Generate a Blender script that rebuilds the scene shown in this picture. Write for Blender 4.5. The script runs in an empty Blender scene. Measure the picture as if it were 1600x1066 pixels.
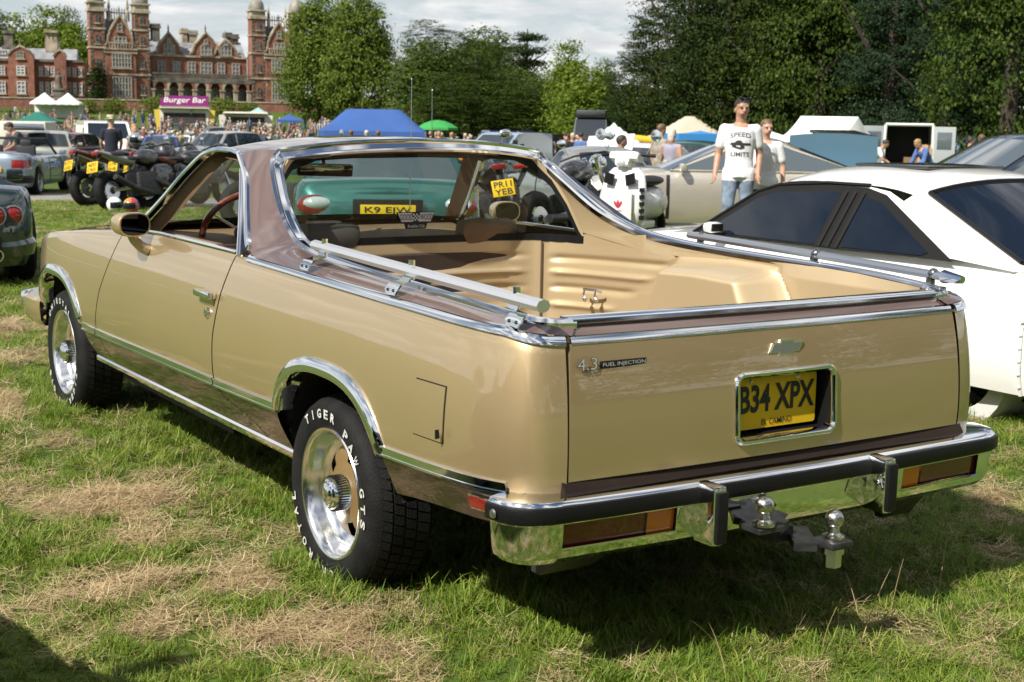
import bpy, bmesh, math, random
from mathutils import Vector, Matrix, Euler, noise
R = math.radians
random.seed(7)
SC = bpy.context.scene
COL = SC.collection

# ------------------------------------------------------------------ camera
CAMP = Vector((-2.6821, -2.6858, 1.4716))
cr = Vector((0.84128826, -0.54030161, 0.01755671))
cu = Vector((0.06973054, 0.14066672, 0.98759836))
cf = Vector((0.53607063, 0.82963067, -0.15601678))
cam_d = bpy.data.cameras.new('camera')
cam = bpy.data.objects.new('camera', cam_d)
COL.objects.link(cam)
cam.matrix_world = Matrix(((cr.x, cu.x, -cf.x, CAMP.x), (cr.y, cu.y, -cf.y, CAMP.y), (cr.z, cu.z, -cf.z, CAMP.z), (0, 0, 0, 1)))
cam_d.sensor_width = 36
cam_d.lens = 2195.7 / 1600 * 36
cam_d.clip_end = 3000
cam_d.dof.use_dof = True
cam_d.dof.focus_distance = 4.6
cam_d.dof.aperture_fstop = 9.0
SC.camera = cam

# ------------------------------------------------------------------ sky and sun
SUN = Vector((-0.95, -0.29, 1.0)).normalized()
SUN_EL = math.asin(SUN.z)
SUN_ROT = math.atan2(SUN.x, SUN.y)
world = bpy.data.worlds.new('World')
SC.world = world
world.use_nodes = True
nt = world.node_tree
nt.nodes.clear()
def wn(t, **k):
    n = nt.nodes.new(t)
    for a, b in k.items(): setattr(n, a, b)
    return n
wo = wn('ShaderNodeOutputWorld'); bg = wn('ShaderNodeBackground')
sky = wn('ShaderNodeTexSky', sky_type='NISHITA', sun_disc=False, sun_elevation=SUN_EL, sun_rotation=SUN_ROT)
sky.air_density = 1.0; sky.dust_density = 0.6; sky.ozone_density = 1.6
tc = wn('ShaderNodeTexCoord'); sep = wn('ShaderNodeSeparateXYZ')
nt.links.new(tc.outputs['Generated'], sep.inputs[0])
za = wn('ShaderNodeMath', operation='MAXIMUM'); za.inputs[1].default_value = 0.0
nt.links.new(sep.outputs[2], za.inputs[0])
zb = wn('ShaderNodeMath', operation='ADD'); zb.inputs[1].default_value = 0.16
nt.links.new(za.outputs[0], zb.inputs[0])
cmb = wn('ShaderNodeCombineXYZ')
for i in (0, 1):
    dv = wn('ShaderNodeMath', operation='DIVIDE')
    nt.links.new(sep.outputs[i], dv.inputs[0]); nt.links.new(zb.outputs[0], dv.inputs[1])
    nt.links.new(dv.outputs[0], cmb.inputs[i])
n1 = wn('ShaderNodeTexNoise'); n1.inputs['Scale'].default_value = 2.2; n1.inputs['Detail'].default_value = 7; n1.inputs['Roughness'].default_value = 0.56
n1.inputs['Distortion'].default_value = 0.3
nt.links.new(cmb.outputs[0], n1.inputs['Vector'])
rmp = wn('ShaderNodeValToRGB'); rmp.color_ramp.elements[0].position = 0.435; rmp.color_ramp.elements[1].position = 0.56
nt.links.new(n1.outputs['Fac'], rmp.inputs[0])
n2 = wn('ShaderNodeTexNoise'); n2.inputs['Scale'].default_value = 2.3; n2.inputs['Detail'].default_value = 6
nt.links.new(cmb.outputs[0], n2.inputs['Vector'])
ccr = wn('ShaderNodeValToRGB')
ccr.color_ramp.elements[0].position = 0.32; ccr.color_ramp.elements[0].color = (7.2, 7.6, 8.1, 1)
ccr.color_ramp.elements[1].position = 0.66; ccr.color_ramp.elements[1].color = (13.8, 13.7, 13.5, 1)
nt.links.new(n2.outputs['Fac'], ccr.inputs[0])
mx = wn('ShaderNodeMixRGB')
# pale summer haze low over the horizon, all round
hz_ = wn('ShaderNodeMath', operation='MULTIPLY'); hz_.inputs[1].default_value = -5.5; nt.links.new(za.outputs[0], hz_.inputs[0])
he_ = wn('ShaderNodeMath', operation='EXPONENT'); nt.links.new(hz_.outputs[0], he_.inputs[0])
hm_ = wn('ShaderNodeMath', operation='MULTIPLY'); hm_.inputs[1].default_value = 0.85; nt.links.new(he_.outputs[0], hm_.inputs[0])
hx_ = wn('ShaderNodeMixRGB'); hx_.inputs[2].default_value = (9.2, 10.0, 10.7, 1); nt.links.new(hm_.outputs[0], hx_.inputs[0]); nt.links.new(sky.outputs[0], hx_.inputs[1])
nt.links.new(rmp.outputs[0], mx.inputs[0]); nt.links.new(hx_.outputs[0], mx.inputs[1]); nt.links.new(ccr.outputs[0], mx.inputs[2])
bg.inputs['Strength'].default_value = 0.056
nt.links.new(mx.outputs[0], bg.inputs[0]); nt.links.new(bg.outputs[0], wo.inputs[0])

sun_d = bpy.data.lights.new('sun', 'SUN')
sun_d.energy = 5.0; sun_d.angle = R(0.5); sun_d.color = (1.0, 0.95, 0.87)
sun = bpy.data.objects.new('sun', sun_d); COL.objects.link(sun)
sun.rotation_euler = SUN.to_track_quat('Z', 'Y').to_euler()
sun.location = (-20, -8, 25)
SC.view_settings.view_transform = 'Standard'; SC.view_settings.look = 'None'
SC.view_settings.exposure = 0.52; SC.view_settings.gamma = 1.0
SC.cycles.max_bounces = 8; SC.cycles.transparent_max_bounces = 12
SC.cycles.caustics_reflective = False; SC.cycles.caustics_refractive = False

# ------------------------------------------------------------------ materials
MATS = {}
def pmat(name, col, rough=0.5, metal=0.0, coat=0.0, spec=0.5, var=0.0, vscale=8.0, bump=0.0, bscale=60.0, trans=0.0, sss=0.0, alpha=1.0, emit=0.0, col2=None, det=4.0):
    if name in MATS: return MATS[name]
    m = bpy.data.materials.new(name); m.use_nodes = True
    t = m.node_tree; b = t.nodes['Principled BSDF']
    b.inputs['Base Color'].default_value = (*col, 1)
    b.inputs['Roughness'].default_value = rough; b.inputs['Metallic'].default_value = metal
    b.inputs['Specular IOR Level'].default_value = spec
    if coat: b.inputs['Coat Weight'].default_value = coat; b.inputs['Coat Roughness'].default_value = 0.03
    if trans: b.inputs['Transmission Weight'].default_value = trans
    if alpha < 1: b.inputs['Alpha'].default_value = alpha
    if emit: b.inputs['Emission Color'].default_value = (*col, 1); b.inputs['Emission Strength'].default_value = emit
    if var or bump:
        o = t.nodes.new('ShaderNodeTexCoord')
    if var or col2:
        if not var: o = t.nodes.new('ShaderNodeTexCoord')
        n = t.nodes.new('ShaderNodeTexNoise'); n.inputs['Scale'].default_value = vscale; n.inputs['Detail'].default_value = det
        t.links.new(o.outputs['Object'], n.inputs['Vector'])
        r = t.nodes.new('ShaderNodeValToRGB')
        c2 = col2 or tuple(min(1, c * (1 + var)) for c in col); c1 = col if col2 else tuple(c * (1 - var) for c in col)
        r.color_ramp.elements[0].position = 0.35; r.color_ramp.elements[0].color = (*c1, 1)
        r.color_ramp.elements[1].position = 0.65; r.color_ramp.elements[1].color = (*c2, 1)
        t.links.new(n.outputs['Fac'], r.inputs[0]); t.links.new(r.outputs[0], b.inputs['Base Color'])
    if bump:
        n = t.nodes.new('ShaderNodeTexNoise'); n.inputs['Scale'].default_value = bscale; n.inputs['Detail'].default_value = 4
        t.links.new(o.outputs['Object'], n.inputs['Vector'])
        bp = t.nodes.new('ShaderNodeBump'); bp.inputs['Strength'].default_value = bump; bp.inputs['Distance'].default_value = 0.01
        t.links.new(n.outputs['Fac'], bp.inputs['Height']); t.links.new(bp.outputs[0], b.inputs['Normal'])
    MATS[name] = m
    return m

def paint(name, col, flake=0.0, coat=1.0, rough=0.4, dirt=0.06):
    """car paint: coloured base with optional metallic flake under a clear coat, a little uneven dust"""
    if name in MATS: return MATS[name]
    m = bpy.data.materials.new(name); m.use_nodes = True
    t = m.node_tree; b = t.nodes['Principled BSDF']
    b.inputs['Metallic'].default_value = flake; b.inputs['Coat Weight'].default_value = coat; b.inputs['Coat Roughness'].default_value = 0.02; b.inputs['Coat IOR'].default_value = 1.8
    b.inputs['Base Color'].default_value = (*col, 1)
    o = t.nodes.new('ShaderNodeTexCoord')
    n = t.nodes.new('ShaderNodeTexNoise'); n.inputs['Scale'].default_value = 3.0; n.inputs['Detail'].default_value = 8
    t.links.new(o.outputs['Object'], n.inputs['Vector'])
    mr = t.nodes.new('ShaderNodeMapRange'); mr.inputs['To Min'].default_value = rough - dirt; mr.inputs['To Max'].default_value = rough + dirt
    t.links.new(n.outputs['Fac'], mr.inputs['Value']); t.links.new(mr.outputs[0], b.inputs['Roughness'])
    MATS[name] = m
    return m

def glassmat(name, tint=(0.5, 0.62, 0.58), amount=0.55, rough=0.0):
    """thin car glass: see-through with a tint and a Fresnel reflection"""
    if name in MATS: return MATS[name]
    m = bpy.data.materials.new(name); m.use_nodes = True
    t = m.node_tree; t.nodes.clear()
    o = t.nodes.new('ShaderNodeOutputMaterial'); tr = t.nodes.new('ShaderNodeBsdfTransparent'); gl = t.nodes.new('ShaderNodeBsdfGlossy')
    tr.inputs[0].default_value = tuple(1 - amount + amount * c for c in tint) + (1,)
    gl.inputs['Roughness'].default_value = rough
    fr = t.nodes.new('ShaderNodeFresnel'); ge = t.nodes.new('ShaderNodeNewGeometry'); mi = t.nodes.new('ShaderNodeMix')
    mi.inputs[2].default_value = 1.45; mi.inputs[3].default_value = 1 / 1.45   # same reflection from inside and outside
    t.links.new(ge.outputs['Backfacing'], mi.inputs[0]); t.links.new(mi.outputs[0], fr.inputs[0])
    ms = t.nodes.new('ShaderNodeMixShader')
    t.links.new(fr.outputs[0], ms.inputs[0]); t.links.new(tr.outputs[0], ms.inputs[1]); t.links.new(gl.outputs[0], ms.inputs[2]); t.links.new(ms.outputs[0], o.inputs[0])
    MATS[name] = m
    return m

GOLD = paint('gold_paint', (0.52, 0.382, 0.20), flake=0.66, rough=0.38)
GOLDIN = paint('gold_bed_paint', (0.52, 0.40, 0.235), flake=0.42, rough=0.5, coat=0.5)
BROWN = paint('brown_paint', (0.026, 0.013, 0.009), flake=0.2, rough=0.4)
BROWNUP = paint('brown_roof_paint', (0.16, 0.10, 0.082), flake=0.35, rough=0.42)
CHROME = pmat('chrome', (0.86, 0.87, 0.88), 0.06, 1.0)
STEEL = pmat('brushed_steel', (0.62, 0.63, 0.64), 0.28, 1.0)
ALU = pmat('aluminium_bar', (0.80, 0.80, 0.80), 0.32, 0.85)
BLACKP = pmat('black_plastic', (0.008, 0.008, 0.009), 0.42, 0, spec=0.25, bump=0.15, bscale=300)
RUBBER = pmat('tyre_rubber', (0.010, 0.010, 0.010), 0.7, spec=0.2, var=0.3, vscale=14, bump=0.3, bscale=160)
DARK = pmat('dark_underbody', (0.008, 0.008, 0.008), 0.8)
DARKMET = pmat('dark_metal', (0.05, 0.05, 0.052), 0.45, 0.6, var=0.3, vscale=30)
LETTER = pmat('tyre_letter_white', (0.50, 0.50, 0.46), 0.6, var=0.25, vscale=40)
REDLENS = pmat('red_lens', (0.22, 0.008, 0.006), 0.12, 0, coat=1.0)
DKRED = pmat('dark_red_lens', (0.13, 0.010, 0.008), 0.12, 0, coat=1.0)
AMBER = pmat('amber_lens', (0.70, 0.17, 0.005), 0.14, 0, coat=1.0)
CLEARL = pmat('clear_lens', (0.62, 0.64, 0.64), 0.1, 0.3, coat=1.0)
YPLATE = pmat('yellow_plate', (0.80, 0.50, 0.008), 0.4, 0, coat=0.2)
WPLATE = pmat('white_plate', (0.78, 0.78, 0.74), 0.4, 0, coat=0.2)
BLACK = pmat('black_print', (0.010, 0.010, 0.011), 0.5)
GLASS = glassmat('clear_car_glass', (0.40, 0.60, 0.57), 0.38)
DGLASS = glassmat('tinted_car_glass', (0.05, 0.06, 0.07), 0.95)
TAN = pmat('tan_trim', (0.20, 0.125, 0.065), 0.6, var=0.15, vscale=9, bump=0.2, bscale=200)
DKTRIM = pmat('dark_trim', (0.045, 0.03, 0.024), 0.6, var=0.15, vscale=9)
WOOD = pmat('varnished_wood', (0.16, 0.028, 0.010), 0.25, 0, coat=1.0, var=0.4, vscale=30)
WHITE = pmat('white_print', (0.75, 0.75, 0.75), 0.5)
BRASSP = pmat('wheel_gold', (0.30, 0.19, 0.08), 0.35, 0.4, coat=0.6)

# ------------------------------------------------------------------ mesh helpers
class MB:
    def __init__(s): s.v = []; s.f = []; s.m = []
    def add(s, vs, fs, mi=0):
        o = len(s.v); s.v += [tuple(p) for p in vs]
        s.f += [tuple(i + o for i in f) for f in fs]; s.m += [mi] * len(fs)
        return s
    def grid(s, rows, mi=0, close_u=False, close_v=False, skip=None, flip=False):
        nr, nc = len(rows), len(rows[0]); vs = [p for r in rows for p in r]; fs = []
        for i in range(nr if close_v else nr - 1):
            for j in range(nc if close_u else nc - 1):
                if skip and skip(i, j): continue
                a, b = i * nc + j, i * nc + (j + 1) % nc
                c, d = ((i + 1) % nr) * nc + (j + 1) % nc, ((i + 1) % nr) * nc + j
                fs.append((a, d, c, b) if flip else (a, b, c, d))
        return s.add(vs, fs, mi)
    def box(s, c, d, rot=None, mi=0, taper=1.0):
        hx, hy, hz = d[0] / 2, d[1] / 2, d[2] / 2
        P = [Vector((x * hx * (taper if z > 0 else 1), y * hy * (taper if z > 0 else 1), z * hz)) for z in (-1, 1) for x, y in ((-1, -1), (1, -1), (1, 1), (-1, 1))]
        if rot is not None:
            M = rot if isinstance(rot, Matrix) else Euler(rot).to_matrix()
            P = [M @ p for p in P]
        c = Vector(c)
        return s.add([p + c for p in P], [(3, 2, 1, 0), (4, 5, 6, 7), (0, 1, 5, 4), (1, 2, 6, 5), (2, 3, 7, 6), (3, 0, 4, 7)], mi)
    def bbox(s, c, d, b=0.01, rot=None, mi=0):
        """box with chamfered edges"""
        bm = bmesh.new(); bmesh.ops.create_cube(bm, size=1)
        for v in bm.verts: v.co = Vector((v.co.x * d[0], v.co.y * d[1], v.co.z * d[2]))
        b = min(b, min(d) * 0.45)
        bmesh.ops.bevel(bm, geom=list(bm.edges), offset=b, segments=2, profile=0.6, affect='EDGES')
        M = (rot if isinstance(rot, Matrix) else Euler(rot).to_matrix()) if rot is not None else Matrix.Identity(3)
        c = Vector(c)
        bm.verts.index_update()
        s.add([M @ v.co + c for v in bm.verts], [[v.index for v in f.verts] for f in bm.faces], mi); bm.free()
        return s
    def tube(s, path, r, n=8, mi=0, cap=True, squash=None):
        path = [Vector(p) for p in path]; rs = r if isinstance(r, (list, tuple)) else [r] * len(path)
        rings = []; up = None
        for i, p in enumerate(path):
            t = (path[min(i + 1, len(path) - 1)] - path[max(i - 1, 0)]).normalized()
            if up is None:
                up = Vector((0, 0, 1)) if abs(t.z) < 0.9 else Vector((1, 0, 0))
            a = t.cross(up).normalized(); b = a.cross(t).normalized(); up = b
            q = squash or (1, 1)
            rings.append([p + a * math.cos(k * 2 * math.pi / n) * rs[i] * q[0] + b * math.sin(k * 2 * math.pi / n) * rs[i] * q[1] for k in range(n)])
        s.grid(rings, mi, close_u=True)
        if cap:
            o = len(s.v) - len(rings) * n
            s.f += [tuple(o + k for k in range(n))[::-1], tuple(o + (len(rings) - 1) * n + k for k in range(n))]; s.m += [mi, mi]
        return s
    def lathe(s, prof, c=(0, 0, 0), axis='Z', n=24, mi=0, a0=0, a1=None):
        """profile of (radius, height) pairs turned round an axis"""
        c = Vector(c); rows = []
        full = a1 is None; m = n if full else n + 1; a1 = a0 + 2 * math.pi if full else a1
        for r, h in prof:
            row = []
            for k in range(m):
                a = a0 + (a1 - a0) * k / n; x, y = math.cos(a) * r, math.sin(a) * r
                row.append(c + (Vector((x, y, h)) if axis == 'Z' else Vector((h, x, y)) if axis == 'X' else Vector((x, h, y))))
            rows.append(row)
        return s.grid(rows, mi, close_u=full)
    def ball(s, c, r, n=12, m=8, mi=0, M=None):
        r = r if isinstance(r, (tuple, list)) else (r, r, r); c = Vector(c); rows = []
        for i in range(m + 1):
            a = -math.pi / 2 + math.pi * i / m
            a = max(-1.5707, min(1.5707, a))
            row = []
            for k in range(n):
                b = 2 * math.pi * k / n
                p = Vector((math.cos(a) * math.cos(b) * r[0], math.cos(a) * math.sin(b) * r[1], math.sin(a) * r[2]))
                row.append(c + (M @ p if M is not None else p))
            rows.append(row)
        return s.grid(rows, mi, close_u=True)
    def prism(s, poly, a, b, axis='Y', mi=0):
        """polygon (u,w) extruded along an axis from a to b"""
        def P(u, w, t): return (u, t, w) if axis == 'Y' else (t, u, w) if axis == 'X' else (u, w, t)
        n = len(poly); vs = [P(u, w, a) for u, w in poly] + [P(u, w, b) for u, w in poly]
        fs = [tuple(range(n))[::-1], tuple(range(n, 2 * n))] + [(i, (i + 1) % n, n + (i + 1) % n, n + i) for i in range(n)]
        return s.add(vs, fs, mi)
    def xf(s, M, start=0):
        s.v[start:] = [tuple(M @ Vector(p)) for p in s.v[start:]]; return s
    def mirror_x(s):
        o = len(s.v); s.v += [(-x, y, z) for x, y, z in s.v]
        s.f += [tuple(i + o for i in f[::-1]) for f in s.f]; s.m += s.m[:]; return s
    def mesh(s, name, mats, smooth=35):
        me = bpy.data.meshes.new(name); me.from_pydata(s.v, [], s.f)
        for m in (mats if isinstance(mats, (list, tuple)) else [mats]): me.materials.append(m)
        if any(s.m): me.polygons.foreach_set('material_index', s.m)
        bm = bmesh.new(); bm.from_mesh(me)
        bmesh.ops.remove_doubles(bm, verts=bm.verts, dist=1e-5)
        bmesh.ops.recalc_face_normals(bm, faces=bm.faces); bm.to_mesh(me); bm.free()
        if smooth:
            me.polygons.foreach_set('use_smooth', [True] * len(me.polygons)); me.set_sharp_from_angle(angle=R(smooth))
        me.update(); return me
    def build(s, name, mats, parent=None, smooth=35, local=False):
        if parent is not None and not local:
            W = ROOTM.get(parent.name)
            if W is not None:
                Wi = W.inverted(); s.v = [tuple(Wi @ Vector(p)) for p in s.v]
        return link(name, s.mesh(name, mats, smooth), parent)

ROOTM = {}
def link(name, data, parent=None):
    o = bpy.data.objects.new(name, data); COL.objects.link(o)
    if parent is not None:
        o.parent = parent
        if parent.name in ROOTM: ROOTM[o.name] = ROOTM[parent.name]
    return o
def tag(o, label=None, cat=None, group=None, kind=None):
    if label: o['label'] = label
    if cat: o['category'] = cat
    if group: o['group'] = group
    if kind: o['kind'] = kind
    return o
def thing(name, loc, rz=0, label=None, cat=None, group=None, worldbuild=False):
    """an Empty at a thing's base; with worldbuild its parts are given in world coordinates"""
    o = bpy.data.objects.new(name, None); COL.objects.link(o)
    o.location = loc; o.rotation_euler = (0, 0, rz); o.empty_display_size = 0.2
    if worldbuild: ROOTM[o.name] = Matrix.Translation(Vector(loc)) @ Euler((0, 0, rz)).to_matrix().to_4x4()
    return tag(o, label, cat, group)
def copy_tree(o, parent=None):
    c = o.copy(); COL.objects.link(c); c.parent = parent
    for ch in o.children: copy_tree(ch, c)
    return c
def lerp(a, b, t): return a + (b - a) * t
def interp(tab, x):
    if x <= tab[0][0]: return tab[0][1]
    for (a, p), (b, q) in zip(tab, tab[1:]):
        if x <= b: return p + (q - p) * (x - a) / (b - a)
    return tab[-1][1]
def smooth_tab(tab, x):
    """smooth (Catmull-Rom style) interpolation of a table"""
    n = len(tab)
    if x <= tab[0][0]: return tab[0][1]
    if x >= tab[-1][0]: return tab[-1][1]
    for i in range(n - 1):
        if x <= tab[i + 1][0]: break
    x0, y0 = tab[i]; x1, y1 = tab[i + 1]; h = x1 - x0; t = (x - x0) / h
    def slope(k):
        if k == 0: return (tab[1][1] - tab[0][1]) / (tab[1][0] - tab[0][0])
        if k == n - 1: return (tab[-1][1] - tab[-2][1]) / (tab[-1][0] - tab[-2][0])
        a = (tab[k][1] - tab[k - 1][1]) / (tab[k][0] - tab[k - 1][0]); b = (tab[k + 1][1] - tab[k][1]) / (tab[k + 1][0] - tab[k][0])
        return 0 if a * b <= 0 else 2 * a * b / (a + b)
    m0, m1 = slope(i) * h, slope(i + 1) * h
    return (2*t**3 - 3*t*t + 1) * y0 + (t**3 - 2*t*t + t) * m0 + (-2*t**3 + 3*t*t) * y1 + (t**3 - t*t) * m1
def curve3(pts, n):
    """smooth 3-D curve through points, n samples"""
    pts = [Vector(p) for p in pts]; d = [0]
    for a, b in zip(pts, pts[1:]): d.append(d[-1] + (b - a).length)
    T = [[(d[i], p[k]) for i, p in enumerate(pts)] for k in range(3)]
    return [Vector([smooth_tab(T[k], d[-1] * i / (n - 1)) for k in range(3)]) for i in range(n)]

def text_mesh(txt, size=1.0, depth=0.0, bold=0.0, align='CENTER'):
    cu_ = bpy.data.curves.new('text', 'FONT'); cu_.body = txt; cu_.size = size; cu_.extrude = depth; cu_.offset = bold
    cu_.align_x = align; cu_.align_y = 'CENTER'; cu_.resolution_u = 3
    o = bpy.data.objects.new('text', cu_); me = bpy.data.meshes.new_from_object(o)
    vs = [v.co.copy() for v in me.vertices]; fs = [tuple(p.vertices) for p in me.polygons]
    bpy.data.objects.remove(o); bpy.data.curves.remove(cu_); bpy.data.meshes.remove(me)
    return vs, fs
def add_text(mb, txt, origin, right, up, height, width=None, depth=0.001, bold=0.0, mi=0):
    """flat lettering: cap height given, optionally stretched to a width"""
    vs, fs = text_mesh(txt, 1.0, 0.0, bold)
    x0, x1 = min(v.x for v in vs), max(v.x for v in vs); y0, y1 = min(v.y for v in vs), max(v.y for v in vs)
    sy = height / (y1 - y0); sx = width / (x1 - x0) if width else sy
    right = Vector(right).normalized(); up = Vector(up).normalized(); nrm = right.cross(up); o = Vector(origin)
    P = [o + right * (v.x - (x0 + x1) / 2) * sx + up * (v.y - (y0 + y1) / 2) * sy for v in vs]
    n = len(P)
    mb.add([p + nrm * depth for p in P], fs, mi)
    return mb
def sweep(path, prof, frames, mb=None, mi=0, cap=True, skip=None):
    """sweep a profile of (out, up) offsets along a path; frames give (out, up) vectors per point"""
    mb = mb or MB(); rows = []
    for p, (o, u) in zip(path, frames): rows.append([Vector(p) + o * a + u * b for a, b in prof])
    mb.grid(rows, mi, close_u=True, skip=skip)
    if cap:
        n = len(prof); b0 = len(mb.v) - n * len(rows)
        mb.f += [tuple(b0 + k for k in range(n)), tuple(b0 + (len(rows) - 1) * n + k for k in range(n))[::-1]]; mb.m += [mi, mi]
    return mb
# ================================================================== THE PICKUP (coupe utility)
EC = thing('pickup_car', (0, 1.5, 0), 0, 'gold and brown two-tone coupe pickup with chrome trim, nearest vehicle on the grass', 'pickup car', worldbuild=True)

PLAN = [(.722,.084),(.775,.098),(.82,.125),(.852,.17),(.874,.235),(.888,.32),(.899,.45),(.907,.65),(.912,1.0),(.913,1.5),(.913,2.0),(.913,2.5),(.913,3.0),(.911,3.7),(.907,4.05),(.897,4.28),(.875,4.45),(.838,4.62),(.79,4.77),(.72,4.87),(.60,4.92)]
QQ = [0]
for a, b in zip(PLAN, PLAN[1:]): QQ.append(QQ[-1] + math.dist(a, b))
TX = [(q, p[0]) for q, p in zip(QQ, PLAN)]; TY = [(q, p[1]) for q, p in zip(QQ, PLAN)]
Y2Q = [(p[1], q) for q, p in zip(QQ, PLAN)]
def q_of(y): return interp(Y2Q, y)
DZ = [(.30,.10),(.36,.075),(.40,.055),(.46,.03),(.52,.012),(.58,.002),(.64,0),(.70,.002),(.78,.009),(.86,.021),(.92,.034),(.97,.048),(1.0,.06),(1.04,.075)]
def plan_n(q):
    e = .02
    dx = smooth_tab(TX, q + e) - smooth_tab(TX, q - e); dy = smooth_tab(TY, q + e) - smooth_tab(TY, q - e)
    return Vector((dy, -dx, 0)).normalized()
def S(q, z, out=0.0, sg=-1):
    n = plan_n(q); d = smooth_tab(DZ, z)
    x = smooth_tab(TX, q) - n.x * (d - out); y = smooth_tab(TY, q) - n.y * (d - out)
    return Vector((sg * x, y, z))
def N(q, sg=-1):
    n = plan_n(q); return Vector((sg * n.x, n.y, 0))
STRIP = [(-.1,.570),(.11,.568),(.70,.552),(1.48,.541),(2.0,.530),(3.5,.513),(4.7,.500)]
ZTOP = [(.08,.922),(.2,.943),(.62,.956),(1.2,.968),(1.77,.980),(2.7,.985),(3.15,.975),(3.29,.962),(3.71,.928),(4.14,.888),(4.43,.852),(4.62,.80),(4.8,.76),(4.95,.75)]
ARCH = [(1.095,.385,.375,.33), (4.07,.425,.375,.33)]
def arch_z(y, grow=0.0):
    z = 0
    for yc, hw, hz, zc in ARCH:
        t = abs(y - yc) / (hw + grow)
        if t < 1: z = max(z, zc + (hz + grow) * (1 - t ** 2.6) ** (1 / 2.6))
    return z
def panel(name, yr, yf, zlo, zhi, mat, nq=60, nz=12, sg=-1, parent=None, extra=None, roll=0.0):
    """skin panel between a rear and a front seam (functions of z) and two height functions of y"""
    mb = MB(); cols = []
    ya, yb_ = yr(.7), yf(.7); ss = [i / nq for i in range(nq + 1)]
    for yc, hw, hz, zc in ARCH:
        for e in (-1, 1):
            for t in (.80, .88, .92, .95, .97, .985, .995, 1.0, 1.004):
                k = (q_of(yc + e * (hw + .006) * t) - q_of(ya)) / (q_of(yb_) - q_of(ya))
                if 0 < k < 1: ss.append(k)
    for s in sorted(ss):
        ym = smooth_tab(TY, lerp(q_of(ya), q_of(yb_), s))
        ytop = smooth_tab(TY, lerp(q_of(yr(.93)), q_of(yf(.93)), s))
        a, b = zlo(ym), (zhi(ytop) if zhi is zt else zhi(ym))
        col = []
        for k in range(nz + 1):
            z = lerp(a, b, k / nz); col.append(S(lerp(q_of(yr(z)), q_of(yf(z)), s), z, 0, sg))
        if roll:
            q = lerp(q_of(yr(b)), q_of(yf(b)), s); n = N(q, sg)
            p = col[-1]; col += [p - n * roll * .35 + Vector((0, 0, roll * .45)), p - n * roll + Vector((0, 0, roll * .55))]
        cols.append(col)
    mb.grid(cols)
    return mb.build(name, mat, parent or EC, 40)

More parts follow.
